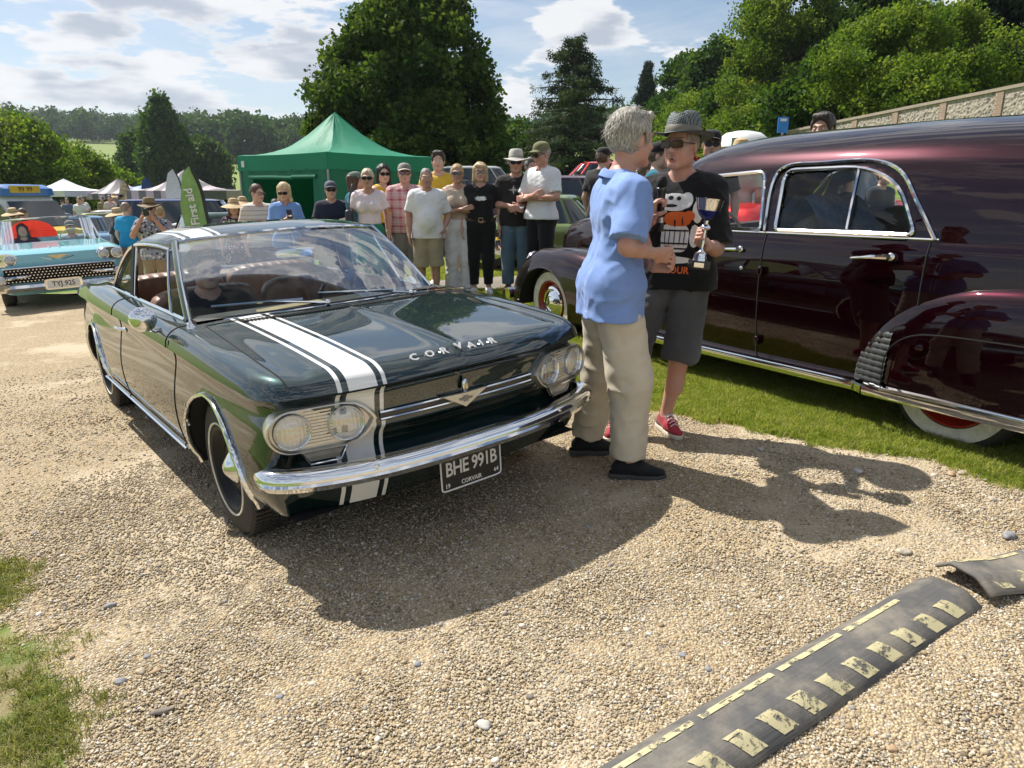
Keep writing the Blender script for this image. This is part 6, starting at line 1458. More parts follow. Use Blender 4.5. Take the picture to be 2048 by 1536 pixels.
    P('grey-haired man in a white T-shirt and khaki shorts, hand in pocket', 852, 336, 8.9, .15, skin='tan', hair=('crop', (.22, .20, .18)), top=dict(mat=F('white_tee', wht, .85, .04), hem=.84, sleeve=.8, loose=.022), bottom=dict(mat=F('khaki_shorts', (.33, .28, .19)), len=.53, name='shorts', loose=.026, knee=.080, cuff=.09), shoes=((.06, .05, .05), (.1, .1, .1)), arms=('down', 'pocket'), girth=1.18, belly=.9, res=.9, smile=True, head=(.05, .08))
    P('tall young man with tousled dark hair in a yellow T-shirt', 876, 302, 9.9, .05, skin='pale', hair=('thick', (.045, .03, .022)), top=dict(mat=F('yellow_tee', (.68, .46, .05)), hem=.86, sleeve=.8), bottom=dict(mat=F('dark_denim_shorts', (.045, .06, .085), .85, .1, 'denim', (.08, .10, .13)), len=.54, name='shorts', loose=.024, knee=.08), shoes=((.7, .69, .66), (.72, .70, .66)), joints=dict(knL=(.13, -.06, .50), anL=(.36, .05, .12)), girth=.92, res=.95)
    P('fair woman in a beige vest and wide white trousers with folded arms', 914, 328, 9.15, .05, female=True, hair=('tied', (.50, .33, .16)), shades=tort, top=dict(mat=F('beige_vest', (.52, .43, .34)), sleeve=0, scoop=.016, hem=1.0), bottom=dict(mat=F('white_trousers', (.72, .71, .72), .8, .04), len=.97, waist=1.03, knee=.078, cuff=.092, fold=.011), shoes=((.74, .74, .74), (.75, .75, .75)), arms=('folded', 'folded2'), skin='tan', smile=True, res=.9, girth=.95)
    q, loc, h = P('woman with a blonde bob and glasses all in black with a belt', 960, 325, 9.12, .05, female=True, hair=('bob', (.58, .45, .26)), shades=clear, top=dict(mat=F('black_blouse', (.012, .012, .013)), hem=1.00, sleeve=.8), bottom=dict(mat=F('black_slacks', (.010, .010, .011)), len=.93, waist=1.04, knee=.074, cuff=.055, belt=True), shoes=((.74, .74, .74), (.75, .75, .75)), arms=('down', 'down'), girth=1.16, belly=.2, res=.9)
    sh_ = [c for c in q['root'].children if c.name.startswith('shirt')][0]; st = []
    rg = np.random.default_rng(2); star = [(.06 * (1 if k % 2 else .55 + .3 * rg.random()) * math.cos(k * math.pi / 18) * 1.3, .030 * (1 if k % 2 else .5 + .3 * rg.random()) * math.sin(k * math.pi / 18)) for k in range(36)]
    decal('shirt_print', sh_.data, [star], (0, -.3, 1.29 * q['sc']), (1, 0, 0), (0, 0, 1), pm('white_print', (.72, .72, .70), .7), sh_)
    MB().tube([np.array((a, -.150 * q['sc'], 1.015 * q['sc'] + b)) for a, b in oval(0, 0, .026, .022, 12, 8) + oval(0, 0, .026, .022, 12, 8)[:1]], .004, 4, cap=False).build('belt_buckle', [pm('gilt', (.70, .55, .28), .3, .8)], q['root'])
    q, loc, h = P('man in a pale bush hat, sunglasses, black T-shirt and blue jeans', 1032, 305, 9.15, .0, .0, skin='red', hair=('short', (.3, .28, .25)), hat=('bush', F('pale_canvas', (.45, .44, .40)), pm('hat_tape', (.30, .29, .26), .8)), shades=sun, top=dict(mat=F('faded_black_tee', (.022, .020, .020), .85, .3), hem=.86, sleeve=.88, loose=.024), bottom=dict(mat=F('washed_jeans', (.10, .16, .22), .85, .12, 'denim', (.22, .30, .36)), len=.96, loose=.02, knee=.070, cuff=.068), shoes=((.16, .06, .02), (.12, .05, .02)), arms=('clasp', 'clasp'), girth=1.18, belly=.7, res=.88)
    sh_ = [c for c in q['root'].children if c.name.startswith('shirt')][0]; pw = pm('white_print', (.72, .72, .70), .7)
    for pol in ([(-.003, -.05), (.003, -.05), (.003, .05), (-.003, .05)], [(-.055, -.003), (.055, -.003), (.055, .003), (-.055, .003)], [(-.018, -.03), (-.014, -.03), (-.014, .03), (-.018, .03)], [(.014, -.03), (.018, -.03), (.018, .03), (.014, .03)]): decal('shirt_print', sh_.data, [pol], (-.03, -.4, 1.30 * q['sc']), (1, 0, 0), (0, 0, 1), pw, sh_)
    MB().lathe([(.030, -.012), (.033, -.004), (.033, .006), (.022, .009), (0, .010)], q['wr'][1] + np.array([.015, -.022, .005]), (.2, -1, .3), 18).build('watch', [CH], q['root'])
    P('tall man in an olive cap and white polo shirt with folded arms', 1084, 280, 8.85, -.75, .03, skin='red', hair=('short', (.35, .32, .28)), hat=('cap', F('olive_cap', (.17, .16, .08)), None), shades=sun, top=dict(mat=F('white_polo', (.70, .71, .73), .85, .04), hem=.90, sleeve=.82, collar=True, loose=.02), bottom=dict(mat=F('black_jeans', (.012, .012, .014)), len=.96), arms=('folded', 'folded2'), head=(-.15, .22), girth=1.06, res=.88)
    P('grey-haired man almost hidden behind the bush hat and polo men', 1062, 316, 10.3, .3, hair=('thick', (.16, .15, .14)), top=dict(mat=F('dark_top', (.03, .03, .035))), bottom=dict(mat=F('black_trousers', (.015, .015, .017)), len=.95), res=1.3)
    # farther people
    def B(label, u, v, y, rz, tc, bc, hairc, **k):
        a = dict(hair=('short', hairc), top=dict(mat=F('fab_%d_%d_%d' % tuple(int(c * 99) for c in tc), tc)), bottom=dict(mat=F('fab_%d_%d_%d' % tuple(int(c * 99) for c in bc), bc), len=.95), lod=1); a.update(k); return P(label, u, v, y, rz, **a)
    B('man in a brown sun hat photographing, floral shirt and yellow wristband', 297, 400, 10.9, .25, (.1, .1, .1), (.30, .22, .13), (.1, .07, .05), lod=0, res=1.2, hat=('bush', pm('brown_felt', (.20, .14, .07), .8), pm('brown_band', (.08, .05, .03), .8)), shades=sun, top=dict(mat=F('blue_floral', (.25, .28, .34), .8, .1, 'floral', (.10, .14, .28)), hem=.85), arms=('camera', 'camera'), skin='tan')
    cb = MB(); sq(cb, (0, 0, 0), (.075, .035, .11), 8); co = cb.build('phone', [pm('phone_black', (.015, .015, .017), .2)]); lc, _ = stand(290, 400, 10.6); co.location = (lc[0], 10.58, 1.15); tag(co, 'dark phone raised by the man in the brown sun hat', 'phone')
    B('bald man seen from behind in a turquoise polo and tan trousers', 250, 404, 13.2, 2.9, (.02, .27, .48), (.36, .26, .15), (.3, .2, .15), hair=('balding', (.3, .2, .15)), girth=1.15)
    B('person in black with a pale hat behind the turquoise polo', 233, 418, 13.8, 2.6, (.02, .02, .02), (.3, .22, .14), (.05, .05, .05), hat=('straw', pm('straw', (.5, .36, .2), .8), pm('straw_band', (.3, .22, .12), .8)))
    B('woman in a pink top behind the photographing man', 318, 412, 12.6, 2.9, (.62, .20, .22), (.2, .2, .25), (.4, .28, .15), female=True)
    B('person in a red top behind the straw hat woman', 484, 396, 13.6, .4, (.40, .03, .03), (.05, .05, .08), (.3, .2, .1), female=True, hat=('straw', pm('straw', (.5, .36, .2), .8), pm('straw_band', (.3, .22, .12), .8)))
    far = [(24, 418, 18, 2.9, (.45, .20, .10), 'straw'), (44, 416, 18.5, 2.9, (.02, .02, .03), None), (72, 400, 33, .4, (.03, .03, .05), None), (90, 399, 33.6, 1.0, (.6, .3, .3), None), (104, 402, 34, -.5, (.12, .10, .10), None), (133, 396, 35, .2, (.10, .14, .22), None), (124, 400, 36, .9, (.65, .6, .58), 'cap'), (157, 394, 31, .1, (.68, .68, .66), None), (163, 392, 34, .6, (.70, .68, .66), None), (218, 390, 34, .5, (.55, .45, .40), None), (227, 388, 35, .5, (.40, .26, .14), 'straw'), (241, 389, 34, 2.5, (.62, .62, .62), 'cap'), (265, 389, 36, .2, (.10, .10, .20), None), (203, 393, 38, 0, (.25, .22, .10), None), (1155, 343, 16.5, .2, (.34, .27, .17), 'cap'), (1180, 342, 16.3, -.9, (.30, .42, .55), 'cap'), (1207, 296, 9.6, 2.4, (.03, .03, .03), 'cap'), (1318, 286, 7.6, 1.2, (.01, .13, .20), 'cap'), (1293, 322, 8.4, 1.6, (.66, .66, .66), None), (1425, 262, 7.4, -.2, (.03, .03, .03), 'cap'), (1483, 282, 8.6, 2.6, (.55, .50, .42), 'straw'), (1648, 226, 6.8, -.45, (.02, .02, .022), None), (1770, 335, 8.6, .4, (.03, .03, .04), None), (1480, 322, 10.5, .3, (.30, .30, .32), None)]
    lab = ['woman in an orange top and straw hat by the ice cream van', 'person in black beside the ice cream van', 'person in dark clothes under the white gazebo', 'woman in pink under the white gazebo', 'person in brown among the far crowd by the gazebo', 'man in a slate blue shirt near the white gazebo', 'person in white cap and pale shirt near the gazebo', 'man in a white shirt walking alone before the hedge', 'woman in a white shirt behind the walking man', 'woman in a pale top by the striped gazebo', 'man in a brown shirt and straw hat by the striped gazebo', 'person in a white top and cap by the striped gazebo', 'person in navy near the blue dome tent', 'person in olive by the hedge behind the gazebo', 'man in a beige shirt and cap on the far lawn', 'person in a light blue shirt with the beige shirt man', 'man in a black cap behind the blue-shirted man', 'man in a teal polo and dark cap between the two foreground men', 'person in white behind the two foreground men', 'man in a black cap and sunglasses beside the trilby hat', 'person in a straw hat behind the maroon car bonnet', 'dark-haired bearded man looking over the maroon car roof', 'man in dark polo seen through the maroon car rear window', 'person in grey seen through the maroon car front window']
    for (u, v, y, rz, c, ht), lb in zip(far, lab):
        near = y < 12; k = dict(lod=0, res=1.15) if near else {}
        if ht == 'cap': k['hat'] = ('cap', F('black_cap', (.014, .014, .016)), None)
        if ht == 'straw': k['hat'] = ('straw', pm('straw', (.5, .36, .2), .8), pm('straw_band', (.3, .22, .12), .8))
        if 'sunglasses' in lb: k['shades'] = sun
        if 'maroon car roof' in lb: k['arms'] = ('reach', 'down'); k['skin'] = 'tan'; k['hair'] = ('thick', (.04, .03, .025)); k['head'] = (-.25, .05)
        B(lb, u, v, y, rz, c, (.06, .07, .10), (.12, .08, .05), female='woman' in lb, **k)
    # passenger of the green coupe and the two people in the convertible
    MC_ = COUPE.matrix_world @ Matrix.Translation((-1.42, -.36, -.545)) @ Matrix.Rotation(math.pi / 2, 4, 'Z')
    person('bearded passenger in dark clothes and sunglasses inside the green coupe', (0, 0, 0), 0, 1.72, hair=('thick', (.30, .29, .28)), shades=sun, top=dict(mat=F('black_top', (.02, .02, .02)), sleeve=1.8), bottom=dict(mat=F('dark_jeans', (.02, .03, .05)), len=.95), arms=('lap', 'reach'), seated=True, mat=MC_, res=1.1, shoes=None)
crowd()
# ------------------------------------------------------------------ trees
def clump_mesh(seed, mat, n=34, r=.5, leaf=.11, droop=0.0, needle=False):
    rg = np.random.default_rng(seed); V, F = [], []
    for k in range(n):
        d = unit(rg.normal(size=3)); p = d * r * rg.random() ** .45 * np.array([1, 1, .75]); a = unit(rg.normal(size=3) + d * .6 + np.array([0, 0, -droop])); b = unit(np.cross(a, rg.normal(size=3)))
        l = leaf * rg.uniform(.7, 1.3); w = l * (.26 if droop else .52); o = len(V); c = np.cross(a, b)
        if needle: l *= 2.6; V += [p - b * w, p + b * w, p + a * l + b * w * .3, p + a * l - b * w * .3]; F.append((o, o + 1, o + 2, o + 3))
        else: V += [p, p + a * l * .5 + b * w + c * l * .06, p + a * l, p + a * l * .5 - b * w + c * l * .06]; F.append((o, o + 1, o + 2, o + 3))
    return np_mesh('clump', np.array(V), np.array(F), [mat], smooth=False)
BARK = None
def bark():
    global BARK
    if BARK is None:
        t = NT('bark'); v = t.coord(); n = t.noise(t.mapv(v, (6, 6, 1.2)), 3, 5, .65); BARK = t.finish(t.bsdf(Base_Color=t.mix(n, (.035, .026, .018), (.12, .095, .07)), Roughness=.9, Normal=t.bump(n, .8, .03)))
    return BARK
LM = {'linden': leafmat('linden_leaf', [(.014, .038, .008), (.034, .072, .013), (.070, .12, .022), (.13, .18, .04)], .42), 'oak': leafmat('oak_leaf', [(.020, .050, .010), (.045, .095, .016), (.085, .14, .028)], .40), 'lime': leafmat('lime_leaf', [(.040, .085, .012), (.085, .15, .020), (.14, .21, .032), (.23, .28, .05)], .45), 'cedar': leafmat('cedar_needle', [(.018, .038, .018), (.042, .070, .028), (.09, .12, .045)], .25), 'spruce': leafmat('spruce_needle', [(.008, .022, .011), (.016, .036, .016), (.028, .050, .02)], .1), 'yellow': leafmat('yellow_leaf', [(.09, .13, .015), (.17, .20, .025), (.27, .27, .04)], .45), 'hill': leafmat('hill_leaf', [(.022, .058, .016), (.042, .090, .024), (.075, .13, .036)], .3)}
CLUMP = {k: source_collection('clump_' + k, [clump_mesh(i + 50 * j, LM[k], *a) for i in range(4)]) for j, (k, a) in enumerate({'linden': (30, .60, .22), 'oak': (30, .62, .24), 'lime': (56, .62, .14), 'cedar': (26, .55, .26, .9, False), 'spruce': (30, .5, .24, .8, False), 'yellow': (38, .6, .15), 'hill': (80, 1.4, .42)}.items())}
def limb(mb, p, d, L, r, depth, rg, tips, up=.15, spread=.7, nseg=4):
    pts = [p]; dd = unit(d)
    for _ in range(nseg):
        dd = unit(dd + rg.normal(0, .13, 3) + np.array([0, 0, up * .25])); pts.append(pts[-1] + dd * L / nseg)
    rs = np.linspace(r, r * .45, nseg + 1); mb.tube(pts, rs, 6 if r > .05 else 4, cap=False)
    if depth == 0: tips.append(pts[-1]); tips.append(pts[-2]); return
    for k in range(rg.integers(2, 4)):
        i = rg.integers(max(1, nseg - 2), nseg + 1); nd = unit(dd + rg.normal(0, spread, 3)); limb(mb, pts[i], nd, L * rg.uniform(.55, .75), rs[i] * .7, depth - 1, rg, tips, up, spread, nseg)
def tree(label, u, vtop, y, kind, width, prof, n=900, seed=1, csize=1.0, base=None, name='tree', trunk_r=.22, hollow=.55, lumps=7, cat='tree', group=None, x=None, ztop=None, limbs=6, gap=.0, skew=0.0, lk=1.0):
    """prof: (relative height, relative half-width) pairs of the crown outline"""
    rg = np.random.default_rng(seed); tp = at_depth(u, vtop, y); x = tp[0] if x is None else x; zt = tp[2] if ztop is None else ztop; g = float(gz(x, y)) - .05; Ht = zt - g
    root = thing(name, label, cat, (x, y, g), 0, group); R = width / 2; hs = np.array([p[0] for p in prof]); ws = np.array([p[1] for p in prof])
    tb = MB(); h0 = hs[0] * Ht; pts = [np.array([0, 0, -.2])]; top = Ht * (.72 if limbs else .96)
    for k in range(1, 8): pts.append(np.array([rg.normal(0, .04) * Ht * .1 + skew * k / 7, rg.normal(0, .04) * Ht * .1, top * k / 7]))
    tb.tube(pts, np.linspace(trunk_r, trunk_r * .22, 8), 8, cap=False); tips = []
    for k in range(limbs):
        i = rg.integers(2, 7); a = rg.random() * 6.28; lv = pts[i]; w = R * np.interp(lv[2] / Ht, hs, ws)
        limb(tb, lv, np.array([math.cos(a), math.sin(a), .45]), max(.6, w * .48), trunk_r * .35, 2, rg, tips)
    tb.build('trunk', [bark()], root)
    P = []; ph = rg.random(8) * 6.28
    while len(P) < n:
        m = n * 3; h = rg.random(m); a = rg.random(m) * 6.283; rr = rg.random(m) ** .5; w = np.interp(h * (hs[-1] - hs[0]) + hs[0], hs, ws)
        lump = 1 + lk * (.07 * np.sin(a * 3 + ph[0] + h * 7) + .07 * np.sin(a * 5 + ph[1] - h * 13) + .08 * np.sin(h * 40 + a * 2 + ph[2]) + .24 * vnoise(np.cos(a) * 3.2 + seed, np.sin(a) * 3.2, h * 12))
        keep = (rg.random(m) < (w / ws.max()) ** 1.2 + .08) & ((rr > hollow) | (rg.random(m) < .30))
        px, py, pz = np.cos(a) * rr * w * R * lump + skew * h, np.sin(a) * rr * w * R * lump, (hs[0] + h * (hs[-1] - hs[0])) * Ht + rg.normal(0, .02 * Ht, m) * (rr > .6)
        if gap: keep &= vnoise(px * .55 + seed, py * .55, pz * .75) > -gap
        q = np.stack([px, py, pz], -1)[keep]; P += list(q[:n - len(P)])
    P = np.array(P); out_ = rg.random(n) < .07; P[out_] *= np.stack([rg.uniform(1.05, 1.22, out_.sum())] * 2 + [np.ones(out_.sum())], -1); s_ = csize * rg.uniform(.65, 1.25, len(P)) * Ht / 12.0 ** 1.0; s_ = csize * rg.uniform(.65, 1.25, len(P))
    rt = np.stack([rg.normal(0, .5, len(P)), rg.normal(0, .5, len(P)), rg.random(len(P)) * 6.28], -1)
    c = scatter('crown', P, rt, s_, CLUMP[kind], root); c['kind'] = 'stuff'
    return root
def conifer(label, u, vtop, y, kind, width, n_tier, seed, name, droop=.25, csize=1.0, dens=1.0, up_tip=.0, cut=.02, group=None):
    rg = np.random.default_rng(seed); tp = at_depth(u, vtop, y); g = float(gz(tp[0], y)) - .05; Ht = tp[2] - g; root = thing(name, label, 'tree', (tp[0], y, g), 0, group); tb = MB(); tb.tube([np.array([rg.normal(0, .02), rg.normal(0, .02), Ht * k / 8]) for k in range(9)], np.linspace(.20, .012, 9), 7, cap=False); P, S_, Rt = [], [], []
    for t in range(n_tier):
        h = cut + (1 - cut) * (t / n_tier) ** .95; L0 = width / 2 * (1 - h) ** .80 + .15
        for k in range(rg.integers(6, 10)):
            a = rg.random() * 6.28; L = L0 * rg.uniform(.60, 1.18); d = np.array([math.cos(a), math.sin(a), 0]); z0 = h * Ht + rg.normal(0, .15); pts = [d * L * s_ + np.array([0, 0, z0 + L * (.28 * s_ * (1 if h > .5 else .5) - droop * s_ * s_ + up_tip * s_ ** 3)]) for s_ in np.linspace(0, 1, 6)]
            tb.tube(pts, np.linspace(.035 + .02 * L, .006, 6), 4, cap=False)
            for _ in range(int(dens * (3 + L * 5.5))):
                s_ = rg.uniform(.25, 1.02); i = min(4, int(s_ * 5)); p = pts[i] + (pts[i + 1] - pts[i]) * (s_ * 5 - i); sd_ = np.array([-d[1], d[0], 0]); P.append(p + sd_ * rg.normal(0, .14 * L * (1.1 - s_ * .6)) + [0, 0, rg.normal(-.06, .07)]); S_.append(csize * rg.uniform(.5, 1.0)); Rt.append((rg.normal(0, .3), rg.normal(0, .3), a))
    tb.build('trunk', [bark()], root); c = scatter('crown', P, Rt, S_, CLUMP[kind], root); c['kind'] = 'stuff'; return root
ROUND = [(.10, .45), (.22, .85), (.40, 1.0), (.6, .95), (.8, .72), (.93, .40), (1.0, .10)]
LIND = [(.05, .80), (.14, .98), (.30, 1.0), (.5, .90), (.65, .78), (.78, .62), (.9, .40), (1.0, .10)]
BUSH = [(.0, .85), (.2, 1.0), (.5, .95), (.75, .75), (.92, .45), (1.0, .15)]
TALL = [(.06, .5), (.15, .85), (.35, 1.0), (.55, .85), (.72, .60), (.88, .34), (1.0, .06)]
tree('tall dense dark green linden tree rising behind the green gazebo', 812, -75, 33, 'linden', 8.6, LIND, 5200, 9, .72, trunk_r=.38, hollow=.42, limbs=14, gap=.14, lk=.55, name='linden_tree')
conifer('spreading cedar with drooping open branches beyond the spectators', 1150, 68, 48, 'cedar', 10.0, 19, 5, 'cedar_tree', .42, .62, 1.15, .16)
conifer('narrow dark spire-shaped conifer between cedar and wooded bank', 1297, 124, 85, 'spruce', 4.6, 30, 8, 'spruce_tree', .22, .85, 1.3)
tree('broad leafy tree at the left edge behind the ice cream van', 12, 232, 47, 'lime', 7.4, BUSH, 1300, 11, 1.15, name='broadleaf_tree')
tree('lower round tree between the left edge tree and the tall far tree', 155, 298, 52, 'lime', 4.4, BUSH, 560, 12, 1.1, name='broadleaf_tree')
tree('small round tree above the striped gazebo', 82, 272, 56, 'oak', 4.4, BUSH, 700, 13, 1.15, name='broadleaf_tree')
tree('tall upright poplar-like tree standing in the far meadow', 318, 197, 112, 'oak', 6.8, TALL, 1300, 14, 1.9, name='meadow_tree', hollow=.4)
tree('dark rounded tree right of the tall meadow tree', 405, 282, 118, 'oak', 7.5, BUSH, 520, 15, 1.7, name='meadow_tree')
tree('dark tree left of the tall meadow tree', 262, 268, 125, 'oak', 5.2, BUSH, 450, 16, 1.7, name='meadow_tree')
for i, (u, v, w) in enumerate(((195, 335, 4.5), (222, 345, 3.6), (245, 350, 3.2), (110, 338, 4))):
    tree(['leafy hedge bush behind the white gazebo', 'leafy hedge bush beside the striped gazebo', 'low hedge bush behind the blue dome tent', 'tall hedge bush left of the white gazebo'][i], u, v, 58, 'lime' if i < 3 else 'oak', w, BUSH, 260, 30 + i, 1.1, name='hedge_bush', trunk_r=.06, limbs=2, cat='bush', group='bushes along the meadow hedge')
tree('small leafy tree glimpsed between linden and cedar', 1040, 255, 70, 'oak', 5, ROUND, 420, 21, 1.3, name='broadleaf_tree')
# wooded bank on the right
RB = [('domed oak on the skyline of the right bank', 1440, 84, 66, 'oak', 6.4, ROUND, 950, 1.15, .30), ('darker oak left of the domed oak on the bank', 1378, 112, 70, 'oak', 6.0, ROUND, 800, 1.15, .25), ('oak right of the domed oak on the bank', 1525, 92, 60, 'oak', 5.5, ROUND, 800, 1.05, .2), ('tall airy light green tree reaching the top of the picture', 1590, -70, 44, 'lime', 7.2, ROUND, 1500, .90, .04), ('airy tall tree behind the big robinia', 1740, -85, 46, 'oak', 8, ROUND, 1500, .95, .02), ('yellowish tree leaning out above the hedge on the bank', 1500, 165, 50, 'yellow', 4.0, ROUND, 520, .9, .25), ('big bright green robinia with layered branches beside the flint wall', 1850, 5, 30, 'lime', 7.6, ROUND, 2900, .72, .10), ('second layered robinia left of the big one', 1680, 95, 33, 'oak', 6.2, ROUND, 1900, .75, .08), ('black-green yew filling the far right corner', 2050, -60, 32, 'spruce', 7.5, TALL, 1900, 1.15, .05)]
for i, (lb, u, v, y, k, w, pr, n, cs, gp) in enumerate(RB): tree(lb, u, v, y, k, w, pr, n, 40 + i, cs, gap=gp, trunk_r=.2 if 'robinia' in lb else .26, name='bank_tree', hollow=.45, limbs=10)
for i, (u, v, y, k, w) in enumerate(((1345, 205, 60, 'oak', 6), (1400, 185, 52, 'lime', 5.5), (1455, 178, 48, 'oak', 5), (1520, 190, 44, 'lime', 5), (1570, 185, 40, 'oak', 4.6), (1630, 195, 36, 'lime', 4.6), (1700, 200, 33, 'oak', 4), (1375, 235, 46, 'lime', 4), (1500, 225, 38, 'lime', 4), (1600, 225, 33, 'lime', 3.6), (1965, 175, 30, 'lime', 3.0), (1760, 170, 31, 'oak', 4))):
    tree(['leafy shrub of the bank under the %s', 'bushy shrub on the bank beside the %s'][i % 2] % ['dark oak', 'domed oak', 'domed oak', 'yellowish tree', 'airy tall tree', 'second robinia', 'second robinia', 'dark oak', 'yellowish tree', 'airy tall tree', 'flint wall corner', 'big robinia'][i], u, v, y, k, w, BUSH, 520, 70 + i, .95, name='bank_shrub', trunk_r=.06, limbs=2, cat='shrub', group='shrubs covering the wooded bank')
# far wooded hill: uncountable
def hill_wood():
    rg = np.random.default_rng(99); n = 4200; a = rg.uniform(rad(-42), rad(42), n); r = rg.uniform(270, 980, n); x, y = r * np.sin(a), r * np.cos(a); th = x / y
    edge = 470 + 40 * vnoise(a * 9, 0, 3.0) - 175 * sstep(-.52, -.44, th); keep = (r > edge)
    x, y = x[keep], y[keep]; z = gz(x, y); P, Rt, S_ = [], [], []
    for xx, yy, zz in zip(x, y, z):
        h = rg.uniform(8, 16); R = h * .42
        for k in range(6):
            d = unit(rg.normal(size=3)); P.append((xx + d[0] * R * .7, yy + d[1] * R * .7, zz + h * .60 + d[2] * R * .7)); Rt.append((rg.random() * 6, rg.random() * 6, rg.random() * 6)); S_.append(h * .235)
    o = scatter('woodland', P, Rt, S_, CLUMP['hill']); tag(o, 'dense woodland covering the far hillside', 'woodland', kind='stuff')
hill_wood()
# ------------------------------------------------------------------ pale blue convertible
def loops_body(levels, n=72):
    """stack of rounded plan outlines: (z, x_front, x_rear, half width, squareness)"""
    rows = []
    for z, xf_, xr_, w, p in levels:
        c = (xf_ + xr_) / 2; a = (xf_ - xr_) / 2; rows.append([(c + q[0], q[1], z if not callable(z) else z(c + q[0])) for q in oval(0, 0, a, w, n, p)])
    return rows
def convertible():
    p = np.array([-7.16, 11.40, 0.]); hd = unit(np.array([.56, -.83, 0])); hd[2] = .0; o = p - hd * 1.06; N = unit([-GA, -GB, 1]); F = unit(hd - N * np.dot(hd, N)); L = np.cross(N, F); o[2] = gz(o[0], o[1])
    root = thing('parked_car', 'pale blue 1950s convertible with chrome dotted grille and quad lamps', 'car', mat=basis(o, F, L, N)); P = paint('pale_blue_paint', (.20, .45, .53), .0, rough=.4); cy = pm('cyan_vinyl', (.22, .48, .52), .5)
    z0 = .30
    rows = loops_body([(.24, .88, -4.2, .80, 9), (.32, .94, -4.3, .94, 9), (.50, .96, -4.32, .975, 9), (.66, .93, -4.34, .985, 9), (.80, .90, -4.36, .975, 8), (.86, .87, -4.36, .95, 8)], 120)
    for a, b, nm in ((0, 2, 'lower_body'), (2, 5, 'upper_body')):
        me = MB().grid(rows[a:b + 1], closev=True, flip=True).mesh(nm, [P], True, 50); arch_cut(me, [(0, .34, .42, .36), (-2.98, .34, .42, .36)]); link(nm, me, root)
    G = []
    for x in np.linspace(.86, -1.02, 26):
        t = (.86 - x) / 1.88; nose = math.sqrt(max(0, 1 - (1 - min(1, t / .25)) ** 2)); row = []
        for f in np.linspace(-1, 1, 41):
            y = f * (.90 + .05 * min(1, t * 6)); fen = .035 * math.exp(-((abs(y) - .80) / .13) ** 2) * (1 - t * .3); z = .855 + (.065 + .045 * t) * nose * (1 - abs(f) ** 6) + fen * nose; row.append((x, y, z))
        G.append(row)
    MB().grid(G, flip=False).build('bonnet', [P], root, auto=60)
    MB().grid([[(x, y, .86 + .05 * (1 - abs(y / .95) ** 5)) for y in np.linspace(-.95, .95, 21)] for x in (-2.75, -3.3, -4.0, -4.34)]).build('boot_lid', [P], root)
    for s in (-1, 1): MB().grid([[(x, s * y, z) for y, z in ((.95, .86), (.90, .90), (.80, .905), (.76, .86), (.75, .50))] for x in np.linspace(-1.0, -2.8, 8)]).build('door_top', [P], root)
    MB().box((-1.9, 0, .42), (1.9, 1.5, .05)).build('floor_pan', [cy], root); MB().box((-1.02, 0, .72), (.10, 1.5, .34)).build('dashboard', [cy], root)
    for nm, x in (('front_seat', -1.85), ('rear_seat', -2.6)):
        q = MB(); sq(q, (x + .1, 0, .52), (.6, 1.4, .2), 5); sq(q, (x - .22, 0, .76), (.18, 1.4, .5), 5); q.build(nm, [cy], root)
    t = np.linspace(-1, 1, 25); B = np.stack([-.90 - .42 * t ** 4, .80 * t, .955 - .03 * t ** 2], -1); T = np.stack([-1.20 - .26 * t ** 4, .70 * t, 1.375 - .03 * t ** 2], -1)
    MB().grid([B * (1 - k) + T * k for k in np.linspace(0, 1, 6)]).build('windscreen', [GL], root); fr = list(B) + list(T[::-1]) + [B[0]]; MB().tube(fr, .017, 6).build('windscreen_frame', [CH], root)
    q = MB(); wc = np.array([-1.42, .36, .98]); wn = unit([-.8, 0, .5]); xx, yy, _ = frame(wn); q.tube([wc + .2 * (math.cos(a) * xx + math.sin(a) * yy) for a in np.linspace(0, 6.29, 30)], .011, 6); q.build('steering_wheel', [CREAM], root)
    # quad lamps in chrome pods
    for s in (-1, 1):
        pod = MB().prism(oval(0, 0, .205, .105, 30, 2.6), .10, (.80, s * .74, .79), (0, 1, 0), (0, 0, 1), bev=.02).build('lamp_pod', [CH], root)
        for y in (.645, .835):
            h = MB().lathe([(.080, .0), (.082, .012), (.070, .016), (.066, .006)], (.902, s * y, .79), (1, 0, 0), 24).build('headlamp', [CH], root); MB().lathe([(.068, .008), (.045, .024), (0, .032)], (.902, s * y, .79), (1, 0, 0), 20).build('lens', [pm('clear_lens', (.45, .47, .48), .12, .4, coat=1)], h)
        MB().lathe([(0, -.22), (.05, -.16), (.075, -.05), (.078, .05), (.06, .12), (.03, .15), (0, .16)], (.96, s * .80, .505), (1, 0, 0), 20).build('bumper_pod', [CH], root); MB().lathe([(.055, .13), (.05, .165), (0, .17)], (.95, s * .80, .505), (1, 0, 0), 18).build('parking_lamp', [pm('clear_lens', (.45, .47, .48), .12, .4, coat=1)], root)
        MB().tube([(1.0, s * .72, .52), (1.03, s * .55, .53), (1.035, s * .42, .535)], [.034, .026, .004], 8, flat=1.0).build('grille_bar', [CH], root)
        sq(MB(), (.97, s * .80, .385), (.06, .20, .10), 4).build('fog_lamp', [pm('smoked_lens', (.34, .30, .24), .15, coat=1)], root)
        for x in (0, -2.98): wheel(root, (x, s * .78, .335), s, .335, .19, .19, pm('blue_rim', (.17, .46, .55), .4), (.21, .27), 'small')
    MB().box((.955, 0, .545), (.06, 1.52, .21)).build('grille_back', [DARK], root)
